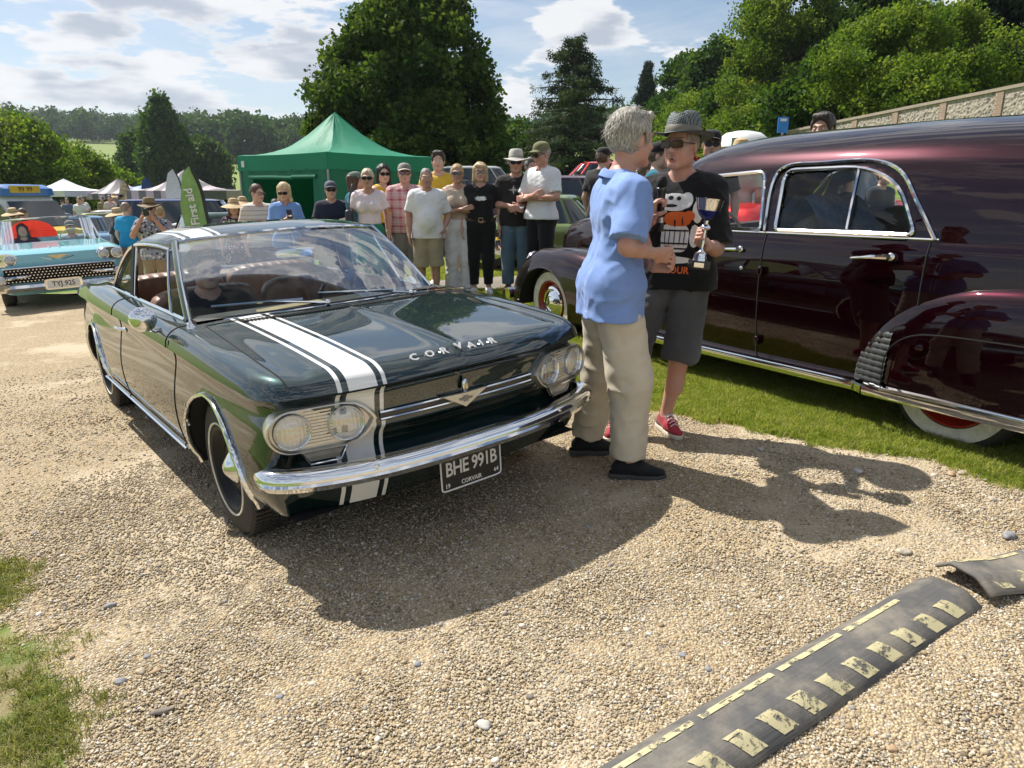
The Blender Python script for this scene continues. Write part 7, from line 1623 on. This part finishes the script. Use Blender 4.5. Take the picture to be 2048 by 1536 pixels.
    for r in range(5):
        for c in range(30):
            y = -.72 + c * 1.44 / 29 + (.024 if r % 2 else 0); g_ = MB().box((.990, y, .462 + r * .042), (.022, .018, .014)) if r == c == 0 else None
            if g_: me = g_.mesh('grille_stud', [CH], False); st0 = link('grille_stud', me, root)
            else: d = link('grille_stud', me, root); d.location = (0, y + .72, r * .042)
    MB().tube([(.985, y, .665) for y in np.linspace(-.78, .78, 9)], .014, 6).build('grille_surround', [CH], root)
    bp = [(1.0 - .10 * abs(q) ** 3, q * .96, .36 - .03 * math.exp(-(q / .25) ** 2) * 0) for q in np.linspace(-1, 1, 25)]; q = MB(); sweep_profile(q, bp, [(1, 0, 0)] * 25, [(-.04, .05), (.03, .045), (.06, 0), (.03, -.06), (-.04, -.07)]); q.build('front_bumper', [CH], root, fixn=True)
    pc = np.array([1.065, 0, .385]); MB().prism(oval(0, 0, .26, .085, 24, 8), .02, pc - [.02, 0, 0], (0, 1, 0), (0, 0, 1)).build('plate_surround', [CH], root)
    pl = MB().prism(oval(0, 0, .225, .062, 24, 12), .006, pc, (0, 1, 0), (0, 0, 1)).build('number_plate', [pm('plate_white', (.74, .72, .66), .5)], root); place_text('plate_lettering', 'TYJ 925', .108, pm('plate_black', (.010, .010, .012), .4), pl, pc + [.008, 0, 0], (0, 1, 0), (0, 0, 1), .001, .001, .92)
    MB().prism([(-.14, .02), (-.04, .035), (0, .02), (.04, .035), (.14, .02), (.04, -.02), (0, -.035), (-.04, -.02)], .012, (.895, 0, .80), (0, 1, 0), (0, 0, 1)).build('bonnet_badge', [pm('gilt', (.7, .55, .28), .3, .8)], root, fixn=True)
    MB().tube([(.90, -.22, .80), (.905, 0, .735), (.90, .22, .80)], .008, 5).build('bonnet_vee', [CH], root)
    for s in (-.07, .07): MB().tube([(.55, s - .03, .955), (.50, s, .94), (.30, s, .948)], [.010, .008, .004], 6).build('bonnet_ornament', [CH], root)
    # occupants and parasol
    for y, lab, col, hr in ((-.40, 'passenger in dark clothes with a headscarf under the red parasol', (.05, .02, .05), ('long', (.03, .02, .02))), (.38, 'driver in a grey cap at the wheel of the convertible', (.25, .30, .36), ('short', (.3, .28, .26)))):
        M = root.matrix_world @ Matrix.Translation((-1.92, y, -.42)) @ Matrix.Rotation(math.pi / 2, 4, 'Z'); dv = y > 0
        person(lab, (0, 0, 0), 0, 1.70, hair=hr, top=dict(mat=fabric('occupant_%d' % int(dv), col)), bottom=dict(mat=fabric('dark_jeans', (.02, .03, .05)), len=.95), hat=('cap', fabric('grey_cap', (.2, .2, .2)), None) if dv else None, arms=('wheel', 'wheel') if dv else ('lap', 'lap'), seated=True, mat=M, lod=1, shoes=None)
    M = root.matrix_world @ Matrix.Translation((-2.28, -.30, 1.12)) @ Matrix.Rotation(-.85, 4, 'Y') @ Matrix.Rotation(.1, 4, 'X'); pr = thing('parasol', 'open red paper parasol behind the windscreen of the blue convertible', 'parasol', mat=M); rm = leafmat('red_paper', [(.46, .02, .02), (.55, .035, .025)], .4)
    n = 24; Pp = [[(r * math.cos(a), r * math.sin(a), -.26 * (r / .55) ** 1.5 + .012 * (k % 2) * r) for k, a in enumerate(np.arange(n) * 2 * math.pi / n)] for r in (.01, .12, .24, .36, .44)]; MB().grid(Pp, closev=True).build('canopy', [rm], pr, smooth=False)
    for k in range(n): MB().tube([(.02, 0, .0), (.435, 0, -.186)], .003, 3).build('rib', [pm('bamboo', (.25, .15, .06), .7)], pr).rotation_euler = (0, 0, 2 * math.pi * k / n)
    MB().tube([(0, 0, .03), (0, 0, -.8)], .009, 6).build('handle', [pm('bamboo', (.25, .15, .06), .7)], pr)
    return root
convertible()
# ------------------------------------------------------------------ parked cars farther off
def parked(label, u, v, rz, col, L=4.4, W=1.75, H=1.40, style='saloon', y=None, metal=.2, name='parked_car', z=None):
    """u, v: pixel of the near ground contact, or depth y with u at the car's middle"""
    p = on_ground(u, v) if y is None else at_depth(u, 380, y); p[2] = gz(p[0], p[1]); root = thing(name, label, 'car', p, rz, 'cars parked on the show field'); P = paint('car_%d_%d_%d' % tuple(int(c * 255) for c in col), col, metal); w = W / 2; zb = H * .62; a = L / 2
    rows = loops_body([(.20, a * .96, -a * .96, w * .9, 7), (.30, a, -a, w, 7), (zb * .70, a * .995, -a * .995, w * 1.01, 7), (zb * .93, a * .97, -a * .97, w * .98, 6), (zb, a * .93, -a * .93, w * .90, 5), (zb + .035, a * .80, -a * .80, w * .72, 4), (zb + .05, a * .4, -a * .4, w * .4, 3), (zb + .052, .05, -.05, .02, 2)], 56)
    me = MB().grid(rows, closev=True, flip=True).mesh('body', [P], True, 50); arch_cut(me, [(a * .62, .30, .36, .34), (-a * .60, .30, .36, .34)]); link('body', me, root)
    f0, f1, r1, r0 = {'saloon': (.30, .10, -.42, -.66), 'estate': (.32, .12, -.80, -.92), 'van': (.62, .42, -.90, -.95), 'coupe': (.22, .02, -.38, -.72), 'open': (.24, .08, .05, .0)}[style]
    if style != 'open':
        g = loops_body([(zb + .01, f0 * a, r0 * a, w * .88, 5), (H - .06, f1 * a, r1 * a, w * .70, 5)], 40); MB().grid(g, closev=True, flip=True).build('cabin_glass', [pm('dark_glass', (.02, .026, .028), .06, coat=1)], root)
        r = loops_body([(H - .075, f1 * a + .02, r1 * a - .02, w * .71, 5), (H - .04, f1 * a, r1 * a, w * .70, 5), (H, f1 * a * .8 - .05, r1 * a * .85, w * .55, 4), (H + .015, -.05 * a, -.3 * a, w * .2, 3)], 40); MB().grid(r, closev=True, flip=True).build('roof', [P], root)
        for k in (3, 8, 12, 17, 23, 28, 32, 37): MB().tube([g[0][k], g[1][k]], .022, 5).build('pillar', [P], root)
    else:
        q = np.linspace(-1, 1, 11); B = np.stack([f0 * a - .2 * q ** 2, w * .85 * q, np.full(11, zb + .02)], -1); T = np.stack([f1 * a - .15 * q ** 2, w * .75 * q, np.full(11, H - .05)], -1); MB().grid([B, T]).build('windscreen', [GL], root); MB().tube(list(B) + list(T[::-1]) + [B[0]], .015, 5).build('windscreen_frame', [CH], root); sq(MB(), (-.15 * a, 0, zb), (.9, W * .7, .16), 5).build('seats', [pm('dark_interior', (.03, .03, .03), .7)], root)
    for s in (-1, 1):
        for x in (a * .62, -a * .60): MB().lathe([(.0, .06), (.15, .06), (.19, .075), (.20, .09), (.30, .08), (.32, .0), (.30, -.1), (0, -.1)], (x, s * (w - .10), .31), (0, s, 0), 22).build('wheel', [TYRE], root); MB().lathe([(.18, .078), (.10, .095), (0, .10)], (x, s * (w - .10), .31), (0, s, 0), 16).build('hubcap', [CH], root)
        MB().lathe([(.09, 0), (.085, .02), (0, .035)], (a * .985, s * w * .72, zb * .74), (1, 0, 0), 16).build('headlamp', [pm('clear_lens', (.45, .47, .48), .12, .4, coat=1)], root); sq(MB(), (-a * .98, s * w * .76, zb * .75), (.06, .22, .12), 4).build('tail_lamp', [pm('red_lens_lamp', (.4, .02, .02), .2, coat=1)], root)
    for s in (-1, 1): MB().tube([(s * a * (1.01 - .05 * abs(q) ** 3), q * w, .40) for q in np.linspace(-1, 1, 9)], .055, 6).build('bumper', [CH], root)
    sq(MB(), (a * .985, 0, zb * .70), (.05, W * .5, .16), 6).build('grille', [DARK], root); return root
parked('olive green American saloon parked behind the turquoise polo man', 190, 0, -1.15, (.12, .13, .05), 5.0, 1.95, 1.40, 'coupe', y=27)
parked('mint green and white convertible with raised bonnet by the banner', 392, 0, -.6, (.28, .50, .42), 4.6, 1.8, 1.35, 'open', y=16.5)
parked('white classic saloon beside the mint convertible', 412, 0, -.35, (.62, .64, .62), 4.5, 1.75, 1.40, 'saloon', y=20)
parked('dark green vintage saloon next to the straw hat woman', 440, 0, -.9, (.015, .05, .035), 4.3, 1.7, 1.42, 'saloon', y=14)
parked('dark blue van parked beyond the feather banner', 378, 0, .15, (.015, .03, .12), 4.9, 1.9, 1.95, 'van', y=25)
parked('black pickup-like estate at the edge of the meadow', 468, 0, .1, (.012, .013, .015), 4.8, 1.85, 1.75, 'estate', y=26)
parked('silver hatchback at the far meadow edge', 405, 0, .1, (.45, .46, .47), 4.2, 1.75, 1.5, 'estate', y=36)
parked('light blue saloon between olive car and convertible', 158, 0, -1.0, (.14, .26, .40), 4.5, 1.75, 1.38, 'saloon', y=25)
parked('white coupe behind the light blue saloon', 214, 0, -.9, (.60, .60, .58), 4.4, 1.72, 1.35, 'coupe', y=31)
parked('dark grey saloon by the ice cream van bonnet', 96, 0, -.8, (.05, .06, .07), 4.4, 1.75, 1.4, 'saloon', y=27)
parked('silver car in the row near the far white gazebo', 318, 0, -.7, (.40, .42, .42), 4.3, 1.75, 1.42, 'saloon', y=29)
parked('bright red open sports car behind the maroon car', 1650, 0, .55, (.42, .012, .012), 4.4, 1.75, 1.50, 'saloon', y=9.6)
parked('plum coloured saloon just behind the white polo man', 1165, 0, -.15, (.05, .012, .025), 4.4, 1.75, 1.42, 'saloon', y=14.5)
parked('white estate car on the slope behind the bob-haired woman', 985, 0, .1, (.60, .61, .62), 4.4, 1.75, 1.5, 'estate', y=25)
parked('dark saloon in front of the white estate on the slope', 925, 0, .2, (.02, .022, .028), 4.4, 1.75, 1.42, 'saloon', y=19)
parked('pale saloon on the upper slope under the cedar', 1010, 0, .1, (.55, .57, .58), 4.3, 1.75, 1.45, 'saloon', y=33)
parked('red car on the lawn behind the teal polo man', 1215, 0, .0, (.45, .02, .02), 4.3, 1.75, 1.4, 'saloon', y=24)
parked('silver blue car on the bank behind the trilby man', 1330, 0, .25, (.35, .40, .46), 4.3, 1.75, 1.45, 'saloon', y=25)
parked('white car on the bank above the silver blue one', 1350, 0, .25, (.6, .6, .6), 4.3, 1.75, 1.45, 'saloon', y=33)
parked('red coupe higher on the bank by the shrubs', 1365, 0, .25, (.42, .015, .02), 4.3, 1.75, 1.4, 'coupe', y=42)
parked('light green car by the plum saloon', 1150, 0, -.3, (.12, .17, .06), 3.8, 1.55, 1.12, 'coupe', y=11.9)
# ------------------------------------------------------------------ ice cream van
def van():
    p = at_depth(20, 380, 24.0); p[2] = gz(p[0], p[1]); r = thing('ice_cream_van', 'white, blue and yellow ice cream van with a roof sign', 'van', p, -.42); W_ = pm('van_white', (.70, .71, .70), .35, coat=.5); B_ = pm('van_blue', (.03, .14, .42), .35, coat=.5); Y_ = pm('van_yellow', (.68, .48, .03), .35, coat=.5); Gd = pm('dark_glass', (.02, .026, .028), .06, coat=1)
    MB().grid(loops_body([(.35, 1.55, -2.4, .90, 8), (.7, 1.6, -2.4, .95, 9), (1.5, 1.25, -2.4, .95, 9), (2.05, .80, -2.38, .93, 9), (2.10, .78, -2.35, .9, 9)], 60), closev=True, flip=True).build('body', [W_], r)
    MB().grid(loops_body([(2.08, .95, -2.42, .97, 9), (2.30, .90, -2.42, .97, 9), (2.42, .70, -2.3, .85, 6), (2.44, .2, -.4, .2, 4)], 60), closev=True, flip=True).build('roof', [B_], r)
    MB().grid(loops_body([(.35, 2.35, .9, .88, 6), (.75, 2.42, .9, .92, 6), (1.02, 2.30, .9, .88, 6), (1.12, 1.9, 1.0, .6, 4), (1.13, 1.5, 1.2, .1, 3)], 50), closev=True, flip=True).build('bonnet', [Y_], r)
    MB().grid([[(1.62, y, 1.15) for y in np.linspace(-.82, .82, 5)], [(1.02, y, 1.92) for y in np.linspace(-.80, .80, 5)]]).build('windscreen', [Gd], r)
    for s in (-1, 1):
        MB().prism([(.25, 1.2), (1.35, 1.2), (.92, 1.85), (.25, 1.85)], .012, (0, s * .953 - (.012 if s > 0 else 0), 0), (1, 0, 0), (0, 0, 1)).build('side_window', [Gd], r, fixn=True); MB().prism([(-1.9, 1.25), (-.2, 1.25), (-.2, 1.95), (-1.9, 1.95)], .012, (0, s * .956 - (.012 if s > 0 else 0), 0), (1, 0, 0), (0, 0, 1)).build('serving_hatch', [Gd], r, fixn=True)
        MB().box((-.8, s * .958, .75), (2.9, .015, .30)).build('side_stripe', [B_ if s > 0 else Y_], r)
        for x in (1.55, -1.5): MB().lathe([(0, .09), (.16, .09), (.2, .1), (.33, .08), (.34, 0), (0, -.1)], (x, s * .84, .34), (0, s, 0), 22).build('wheel', [TYRE], r)
    MB().box((.90, -.1, 2.28), (.06, .95, .22)).build('roof_sign', [pm('sign_yellow', (.65, .42, .04), .5)], r); place_text('sign_lettering', '99 99', .2, pm('sign_dark', (.05, .02, .01), .5), r, (.94, -.1, 2.28), (0, 1, 0), (0, 0, 1))
    MB().lathe([(0, 0), (.08, .35), (.12, .36), (.13, .45), (.07, .56), (0, .62)], (.55, -.75, 2.40), (0, 0, 1), 14).build('cone_model', [CREAM], r)
van()
# ------------------------------------------------------------------ gazebos, tents, banners
def gazebo(label, c, R, az, eave, peak, mat, wallm=None, walls=(), label_tag=False, val=.30, name='gazebo', open_side=None):
    g = float(gz(c[0], c[1])); r = thing(name, label, 'gazebo', (c[0], c[1], g), 0); an = [az + k * math.pi / 2 for k in range(4)]; K = [np.array([R * math.cos(a), R * math.sin(a), eave - g]) for a in an]; pk = np.array([0, 0, peak - g])
    for k in range(4):
        a, b = K[k], K[(k + 1) % 4]; rows = []
        for t in np.linspace(0, 1, 12):
            row = []
            for s in np.linspace(0, 1, 15):
                e = a + (b - a) * s; sag = .05 * math.sin(math.pi * s) * (1 - t); q = e * (1 - t) + pk * t; q = q - np.array([0, 0, .30 * (peak - eave) * math.sin(math.pi * t) * (.75 + .25 * math.cos(2 * math.pi * s))]) - [0, 0, sag * .5]; q = q + np.array([0, 0, .010 * math.sin(s * 31 + k) * math.sin(t * 9) + .006 * math.sin(s * 57 + t * 23)]); row.append(q)
            rows.append(row)
        MB().grid(rows).build('roof_panel', [mat], r); V = [[a + (b - a) * s - np.array([0, 0, d * val + .015 * math.sin(math.pi * s)]) + unit(np.cross(b - a, [0, 0, 1])) * (.006 * math.sin(s * 26 + k) * d) for s in np.linspace(0, 1, 20)] for d in (0, .5, 1)]; MB().grid(V).build('valance', [mat], r)
        MB().tube([a * [.985, .985, 1], a * [.985, .985, 0]], .022, 6).build('leg', [pm('leg_metal', (.35, .35, .36), .4, .8)], r)
        if k in walls:
            Hh = eave - g - val + .02; lo, hi = (.0, 1.0)
            def wall(s0, s1, z0, z1, nm='side_wall'):
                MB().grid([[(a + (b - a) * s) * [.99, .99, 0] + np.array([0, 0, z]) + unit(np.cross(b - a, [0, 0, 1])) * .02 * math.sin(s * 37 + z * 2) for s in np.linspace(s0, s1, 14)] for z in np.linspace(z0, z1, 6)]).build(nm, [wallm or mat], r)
            if open_side == k:
                wall(0, .16, 0, Hh); wall(.84, 1, 0, Hh); wall(.16, .84, Hh - .14, Hh)
                for s in (.25, .5, .75): MB().tube([(a + (b - a) * (s - .13)) * [.985, .985, 0] + np.array([0, 0, Hh - .15]), (a + (b - a) * (s + .13)) * [.985, .985, 0] + np.array([0, 0, Hh - .15 - .02 * (s == .5)])], .045, 8).build('rolled_flap', [wallm or mat], r)
            else: wall(0, 1, 0, Hh)
        if label_tag and k == 2: q = a + (b - a) * .09 if False else None
    if label_tag:
        a, b = K[3], K[0]; e = unit(K[2] - K[3]); 
    return r, K, pk
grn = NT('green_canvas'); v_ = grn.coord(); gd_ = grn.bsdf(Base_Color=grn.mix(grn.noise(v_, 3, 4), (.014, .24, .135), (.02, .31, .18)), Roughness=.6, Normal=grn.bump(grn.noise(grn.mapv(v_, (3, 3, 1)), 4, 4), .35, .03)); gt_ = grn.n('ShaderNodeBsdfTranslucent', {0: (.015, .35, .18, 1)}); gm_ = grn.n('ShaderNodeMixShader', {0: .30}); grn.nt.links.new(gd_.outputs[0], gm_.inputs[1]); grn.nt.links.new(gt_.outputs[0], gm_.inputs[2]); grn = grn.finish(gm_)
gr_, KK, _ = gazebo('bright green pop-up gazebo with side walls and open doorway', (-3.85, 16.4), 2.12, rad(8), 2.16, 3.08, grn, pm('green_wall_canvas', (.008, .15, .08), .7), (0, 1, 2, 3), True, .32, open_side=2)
a_, b_ = KK[2], KK[3]; e_ = unit(b_ - a_); MB().prism([(0, 0), (.11, 0), (.11, .13), (0, .13)], .004, a_ + e_ * .16 + np.array([0, 0, -.24]) + np.cross(e_, [0, 0, 1]) * .012, e_, (0, 0, 1)).build('maker_label', [pm('paper', (.75, .75, .74), .7)], gr_, fixn=True)
wm = pm('white_canvas', (.66, .66, .66), .8); sm_ = NT('striped_canvas'); v_ = sm_.coord(); xs_ = sm_.n('ShaderNodeSeparateXYZ', {0: v_}).outputs[0]; sm_ = sm_.finish(sm_.bsdf(Base_Color=sm_.mix(sm_.step(sm_.math('SINE', sm_.math('MULTIPLY', xs_, 9.0)), -.1, .1), (.50, .42, .46), (.16, .15, .16)), Roughness=.8)); bk_ = pm('black_canvas', (.02, .02, .022), .7)
def far_c(u, y): p = at_depth(u, 380, y); return (p[0], p[1])
gazebo('small white gazebo in front of the left trees', far_c(130, 39), 2.1, rad(30), 1.40, 2.0, wm)
gazebo('grey and pink striped gazebo among the far stalls', far_c(238, 40), 2.1, rad(40), 1.25, 2.02, sm_)
gazebo('large black gazebo with pale striped roof by the banners', far_c(372, 33), 2.4, rad(35), 1.42, 2.30, sm_, bk_, (0, 1), val=.4)
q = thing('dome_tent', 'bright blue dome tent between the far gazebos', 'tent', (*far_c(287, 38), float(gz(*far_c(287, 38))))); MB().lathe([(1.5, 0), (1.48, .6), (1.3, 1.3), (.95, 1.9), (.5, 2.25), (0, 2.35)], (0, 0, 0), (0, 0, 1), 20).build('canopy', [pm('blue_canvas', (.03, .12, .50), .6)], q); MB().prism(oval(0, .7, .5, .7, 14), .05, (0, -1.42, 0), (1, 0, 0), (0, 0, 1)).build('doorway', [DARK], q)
def banner(label, ub, yb, zt, mat, w=.55, lean=.10, txt=None, tc=None, hgt=2.6, face=.0):
    p = at_depth(ub, 380, yb); g = float(gz(p[0], yb)); r = thing('feather_banner', label, 'banner', (p[0], yb, g), face); h = zt - g; pts = [np.array([-lean * h * t - w * .55 * max(0, t - .80) ** 1.6 * 6, 0, h * t]) for t in np.linspace(0, 1, 16)]
    pole = [(q[0] + w * .5 if False else q[0], 0, q[2]) for q in pts]; MB().tube(pts, np.linspace(.022, .008, 16), 6).build('pole', [pm('banner_pole', (.02, .02, .02), .4)], r); rows = []
    for i, t in enumerate(np.linspace(.16, 1, 16)):
        k = min(14, int(t * 15)); c = pts[k] + (pts[k + 1] - pts[k]) * (t * 15 - k); ww = w * (min(1, max(0, 1 - t) / .30) ** .5 * .96 + .04) ; rows.append([c + np.array([-s * ww, .03 * math.sin(t * 9 + s * 3), 0]) for s in np.linspace(0, 1, 6)])
    so_ = MB().grid(rows).build('sail', [mat], r); MB().tube([x_[0] + [0, -.004, 0] for x_ in rows], .030, 5).build('sail_sleeve', [pm('banner_pole', (.02, .02, .02), .4)], r)
    if txt: a = math.atan2(1, -lean); place_text('banner_lettering', txt, .19, tc, r, (-lean * h * .70 - w * .50, -.05, h * .70), (math.cos(a), 0, math.sin(a)), (-math.sin(a), 0, math.cos(a)), .002, .004)
    return r
banner('lime green feather banner reading First aid', 428, 12.6, 1.84, pm('lime_banner', (.24, .42, .13), .7), .40, .11, 'First aid', pm('white_print', (.72, .72, .70), .7), face=.25)
wb = pm('white_banner', (.66, .66, .68), .7); banner('white feather banner behind the green one', 372, 30, 2.25, wb, .7, .08); banner('second white feather banner beside the black gazebo', 398, 31, 2.2, wb, .7, .12); banner('navy feather banner beside the blue dome tent', 316, 36, 2.05, pm('navy_banner', (.02, .06, .20), .7), .7, .10); banner('beige patterned feather banner by the striped gazebo', 266, 36, 1.9, pm('beige_banner', (.45, .36, .26), .7, var=.4, scale=6), .6, .08)
# blue sign board and white parasol behind the maroon car
p = at_depth(1566, 250, 13.5); q = thing('sign_board', 'tall bright blue sign board behind the maroon car roof', 'sign', (p[0], 13.5, float(gz(p[0], 13.5)))); hz_ = p[2] - q.location[2]; MB().box((0, 0, hz_ - .0), (.19, .02, .27)).build('panel', [pm('sign_blue', (.02, .20, .62), .5)], q); place_text('sign_lettering', 'OPEN' if False else 'ZZZZ' if False else '', .05, wb, q, (0, -.015, hz_), (1, 0, 0), (0, 0, 1)) if False else None; MB().box((0, -.012, hz_ + .085), (.12, .004, .045)).build('sign_print', [wb], q); MB().tube([(0, 0, 0), (0, 0, hz_ - .13)], .02, 6).build('post', [pm('leg_metal', (.35, .35, .36), .4, .8)], q)
p = at_depth(1487, 262, 11.5); q = thing('parasol', 'white dome parasol with a green panel behind the maroon bonnet', 'parasol', (p[0], 11.5, float(gz(p[0], 11.5)))); hz_ = p[2] - q.location[2]; MB().lathe([(.42, -.24), (.38, -.12), (.26, -.03), (.1, 0), (0, .005)], (0, 0, hz_), (0, 0, 1), 16).build('canopy', [pm('white_canopy', (.62, .66, .64), .6)], q); MB().box((-.2, -.33, hz_ - .19), (.13, .01, .14)).build('panel', [pm('sage_panel', (.18, .33, .22), .7)], q); MB().tube([(0, 0, 0), (0, 0, hz_)], .02, 6).build('pole', [pm('leg_metal', (.35, .35, .36), .4, .8)], q)
# ------------------------------------------------------------------ flint wall with brick piers
def flint_wall():
    t = NT('flint'); v = t.coord(); vo = t.n('ShaderNodeTexVoronoi', {'Vector': v, 'Scale': 11.0}); c = t.ramp(t.n('ShaderNodeSeparateColor', {0: vo.outputs['Color']}).outputs[0], [(0, (.12, .11, .10)), (.4, (.26, .23, .20)), (.8, (.38, .34, .29)), (1, (.5, .47, .42))]); t = t.finish(t.bsdf(Base_Color=t.mix(t.step(vo.outputs['Distance'], .42, .58), c, (.36, .31, .25)), Roughness=.9, Normal=t.bump(vo.outputs['Distance'], .8, .04))); bm_ = NT('red_brick'); v = bm_.coord(); br = bm_.n('ShaderNodeTexBrick', {'Vector': bm_.mapv(v, (1, 1, 1), rot=(math.pi / 2, 0, 0)), 'Color1': (.27, .17, .12, 1), 'Color2': (.33, .23, .17, 1), 'Mortar': (.4, .36, .3, 1), 'Scale': 4.5}); bm_ = bm_.finish(bm_.bsdf(Base_Color=br.outputs[0], Roughness=.85))
    A = at_depth(1585, 262, 31); B = at_depth(2150, 150, 19.5); r = thing('flint_wall', 'grey flint garden wall with brick piers on the bank', 'wall', (0, 0, 0)); n = 6
    for k in range(n):
        a = A + (B - A) * k / n; b = A + (B - A) * (k + 1) / n; d = unit((b - a) * [1, 1, 0]); nn = np.array([-d[1], d[0], 0]); g = min(float(gz(a[0], a[1])), float(gz(b[0], b[1]))) - .3; zt = (a[2] + b[2]) / 2; P = [a * [1, 1, 0], b * [1, 1, 0]]; m = MB()
        vs = [P[i] + nn * s * .15 + np.array([0, 0, z]) for z in (None, 1) for i, s in () ] ; q = []
        for z0 in (0, 1):
            for i, p_ in enumerate((a, b)):
                for s in (-1, 1): q.append(p_ * [1, 1, 0] + nn * s * .15 + np.array([0, 0, g if z0 == 0 else p_[2] - .06]))
        m.add(q, [(0, 1, 3, 2), (4, 6, 7, 5), (0, 2, 6, 4), (1, 5, 7, 3), (0, 4, 5, 1), (2, 3, 7, 6)]); m.build('wall_panel', [t], r, smooth=False, fixn=True)
        m = MB(); q = [p_ + nn * s * .20 + np.array([0, 0, h]) for h in (-.06, .03) for p_ in (a, b) for s in (-1, 1)]; m.add(q, [(0, 1, 3, 2), (4, 6, 7, 5), (0, 2, 6, 4), (1, 5, 7, 3), (0, 4, 5, 1), (2, 3, 7, 6)]); m.build('coping', [pm('coping_stone', (.34, .28, .22), .9)], r, smooth=False, fixn=True)
    for k in range(n + 1): a = A + (B - A) * k / n; g = float(gz(a[0], a[1])) - .3; MB().box((a[0], a[1], (g + a[2] + .03) / 2), (.26, .36, a[2] + .03 - g), np.array(Matrix.Rotation(math.atan2((B - A)[1], (B - A)[0]), 3, 'Z'))).build('pier', [bm_], r, smooth=False)
    for i, u in enumerate((1500, 1540, 1585, 1627)): p = at_depth(u, 300, 26); g = float(gz(p[0], p[1])); o = MB().box((0, 0, .55), (.10, .10, 1.1)).build('fence_post', [pm('grey_timber', (.22, .19, .15), .9)]); o.location = (p[0], p[1], g); tag(o, 'weathered timber fence post ' + ['farthest from the flint wall', 'second nearest the yellowish tree', 'between the second robinia and the wall', 'nearest the brick pier of the flint wall'][i], 'post', 'timber posts on the bank')
flint_wall()
# ------------------------------------------------------------------ rubber speed ramp in two lengths
def ramps():
    t = NT('ramp_rubber'); v = t.coord(); n = t.noise(t.mapv(v, (3, 90, 3)), 1, 4, .7); du = t.noise(v, 6, 5, .65); t = t.finish(t.bsdf(Base_Color=t.mix(t.step(du, .35, .75), t.mix(n, (.045, .045, .047), (.11, .108, .106)), (.22, .195, .155)), Roughness=.8, Normal=t.bump(n, .5, .004)))
    yl = NT('worn_yellow_paint'); v = yl.coord(); n1 = yl.noise(v, 22, 6, .75); sc_ = yl.noise(yl.mapv(v, (8, 60, 1), rot=(0, 0, .6)), 2, 3, .6); wear = yl.math('MAXIMUM', yl.step(n1, .50, .60), yl.step(sc_, .60, .67)); yb = yl.bsdf(Base_Color=yl.mix(yl.noise(v, 9, 4), (.40, .35, .19), (.54, .49, .30)), Roughness=.7); tb = yl.n('ShaderNodeBsdfTransparent'); mx = yl.n('ShaderNodeMixShader', {0: wear}); yl.nt.links.new(yb.outputs[0], mx.inputs[1]); yl.nt.links.new(tb.outputs[0], mx.inputs[2]); yl = yl.finish(mx)
    def ramp(label, uA, uB, lenmore, w, first):
        A = np.array([*uA, 0.]); B = np.array([*uB, 0.]); d = unit((B - A) * [1, 1, 0]); A = A - d * lenmore; L = np.linalg.norm((B - A)[:2]); N = unit([-GA, -GB, 1]); X = unit(d - N * np.dot(d, N)); Y = np.cross(N, X); A[2] = gz(A[0], A[1]); r = thing('speed_ramp', label, 'ramp', mat=basis(A, X, Y, N)); h = .048
        sec = [(-w, .0), (-w + .005, .012), (-w * .50, h * .95), (-w * .32, h), (w * .32, h), (w * .50, h * .95), (w - .005, .012), (w, .0)]
        xs = np.linspace(0, L, 40); bend = lambda x: .008 * math.sin(x * 2.2) + (.006 * sstep(L - .25, L, x) if first else .035 * sstep(.25, 0, x))
        b = MB(); rows = [[(x, y, z + float(bend(x))) for y, z in sec] for x in xs]; b.grid(rows); inn = [[(x, y * .93, max(0, z - .012) + float(bend(x))) for y, z in sec] for x in xs]; b.grid(inn, flip=True)
        for i in (0, -1): b.grid([rows[i], inn[i]])
        bo = b.build('ramp_body', [t], r, fixn=True)
        zt = lambda y: float(np.interp(y, [s_[0] for s_ in sec], [s_[1] for s_ in sec]))
        def patch(x0, sk, y0, y1, ln, nm):
            P = [[(x0 + ln * a + sk * (k / 5), y0 + (y1 - y0) * k / 5, zt(y0 + (y1 - y0) * k / 5) + float(bend(x0 + ln * a)) + .0025) for k in range(6)] for a in np.linspace(0, 1, 5)]; MB().grid(P).build(nm, [yl], bo)
        k = 0; x = .06
        while x < L - .12:
            patch(x + .01, -.045, -w * .90, -w * .34, .062, 'yellow_block'); x += .128; k += 1
        x = .02
        while x < L - .3: patch(x, 0, w * .36, w * .56, .30, 'yellow_edge'); x += .33
        return r
    ramp('long worn rubber speed ramp with yellow blocks across the gravel', (.43, 1.50), (1.545, 2.225), .55, .112, True)
    ramp('shorter second speed ramp section with a raised open end', (1.60, 2.25), (2.75, 2.62), 0, .112, False)
ramps()
# ------------------------------------------------------------------ air
def haze():
    t = NT('haze'); t.nt.nodes.remove(t.out); out = t.n('ShaderNodeOutputMaterial'); v = t.n('ShaderNodeVolumePrincipled', {'Color': (.78, .88, 1.0, 1), 'Density': .00019, 'Anisotropy': .3}); t.nt.links.new(v.outputs[0], out.inputs['Volume'])
    o = MB().box((0, 0, 62), (7300, 7300, 132)).build('haze', [t.m], None, smooth=False); tag(o, 'pale summer haze over the valley', 'haze', kind='stuff')
haze()
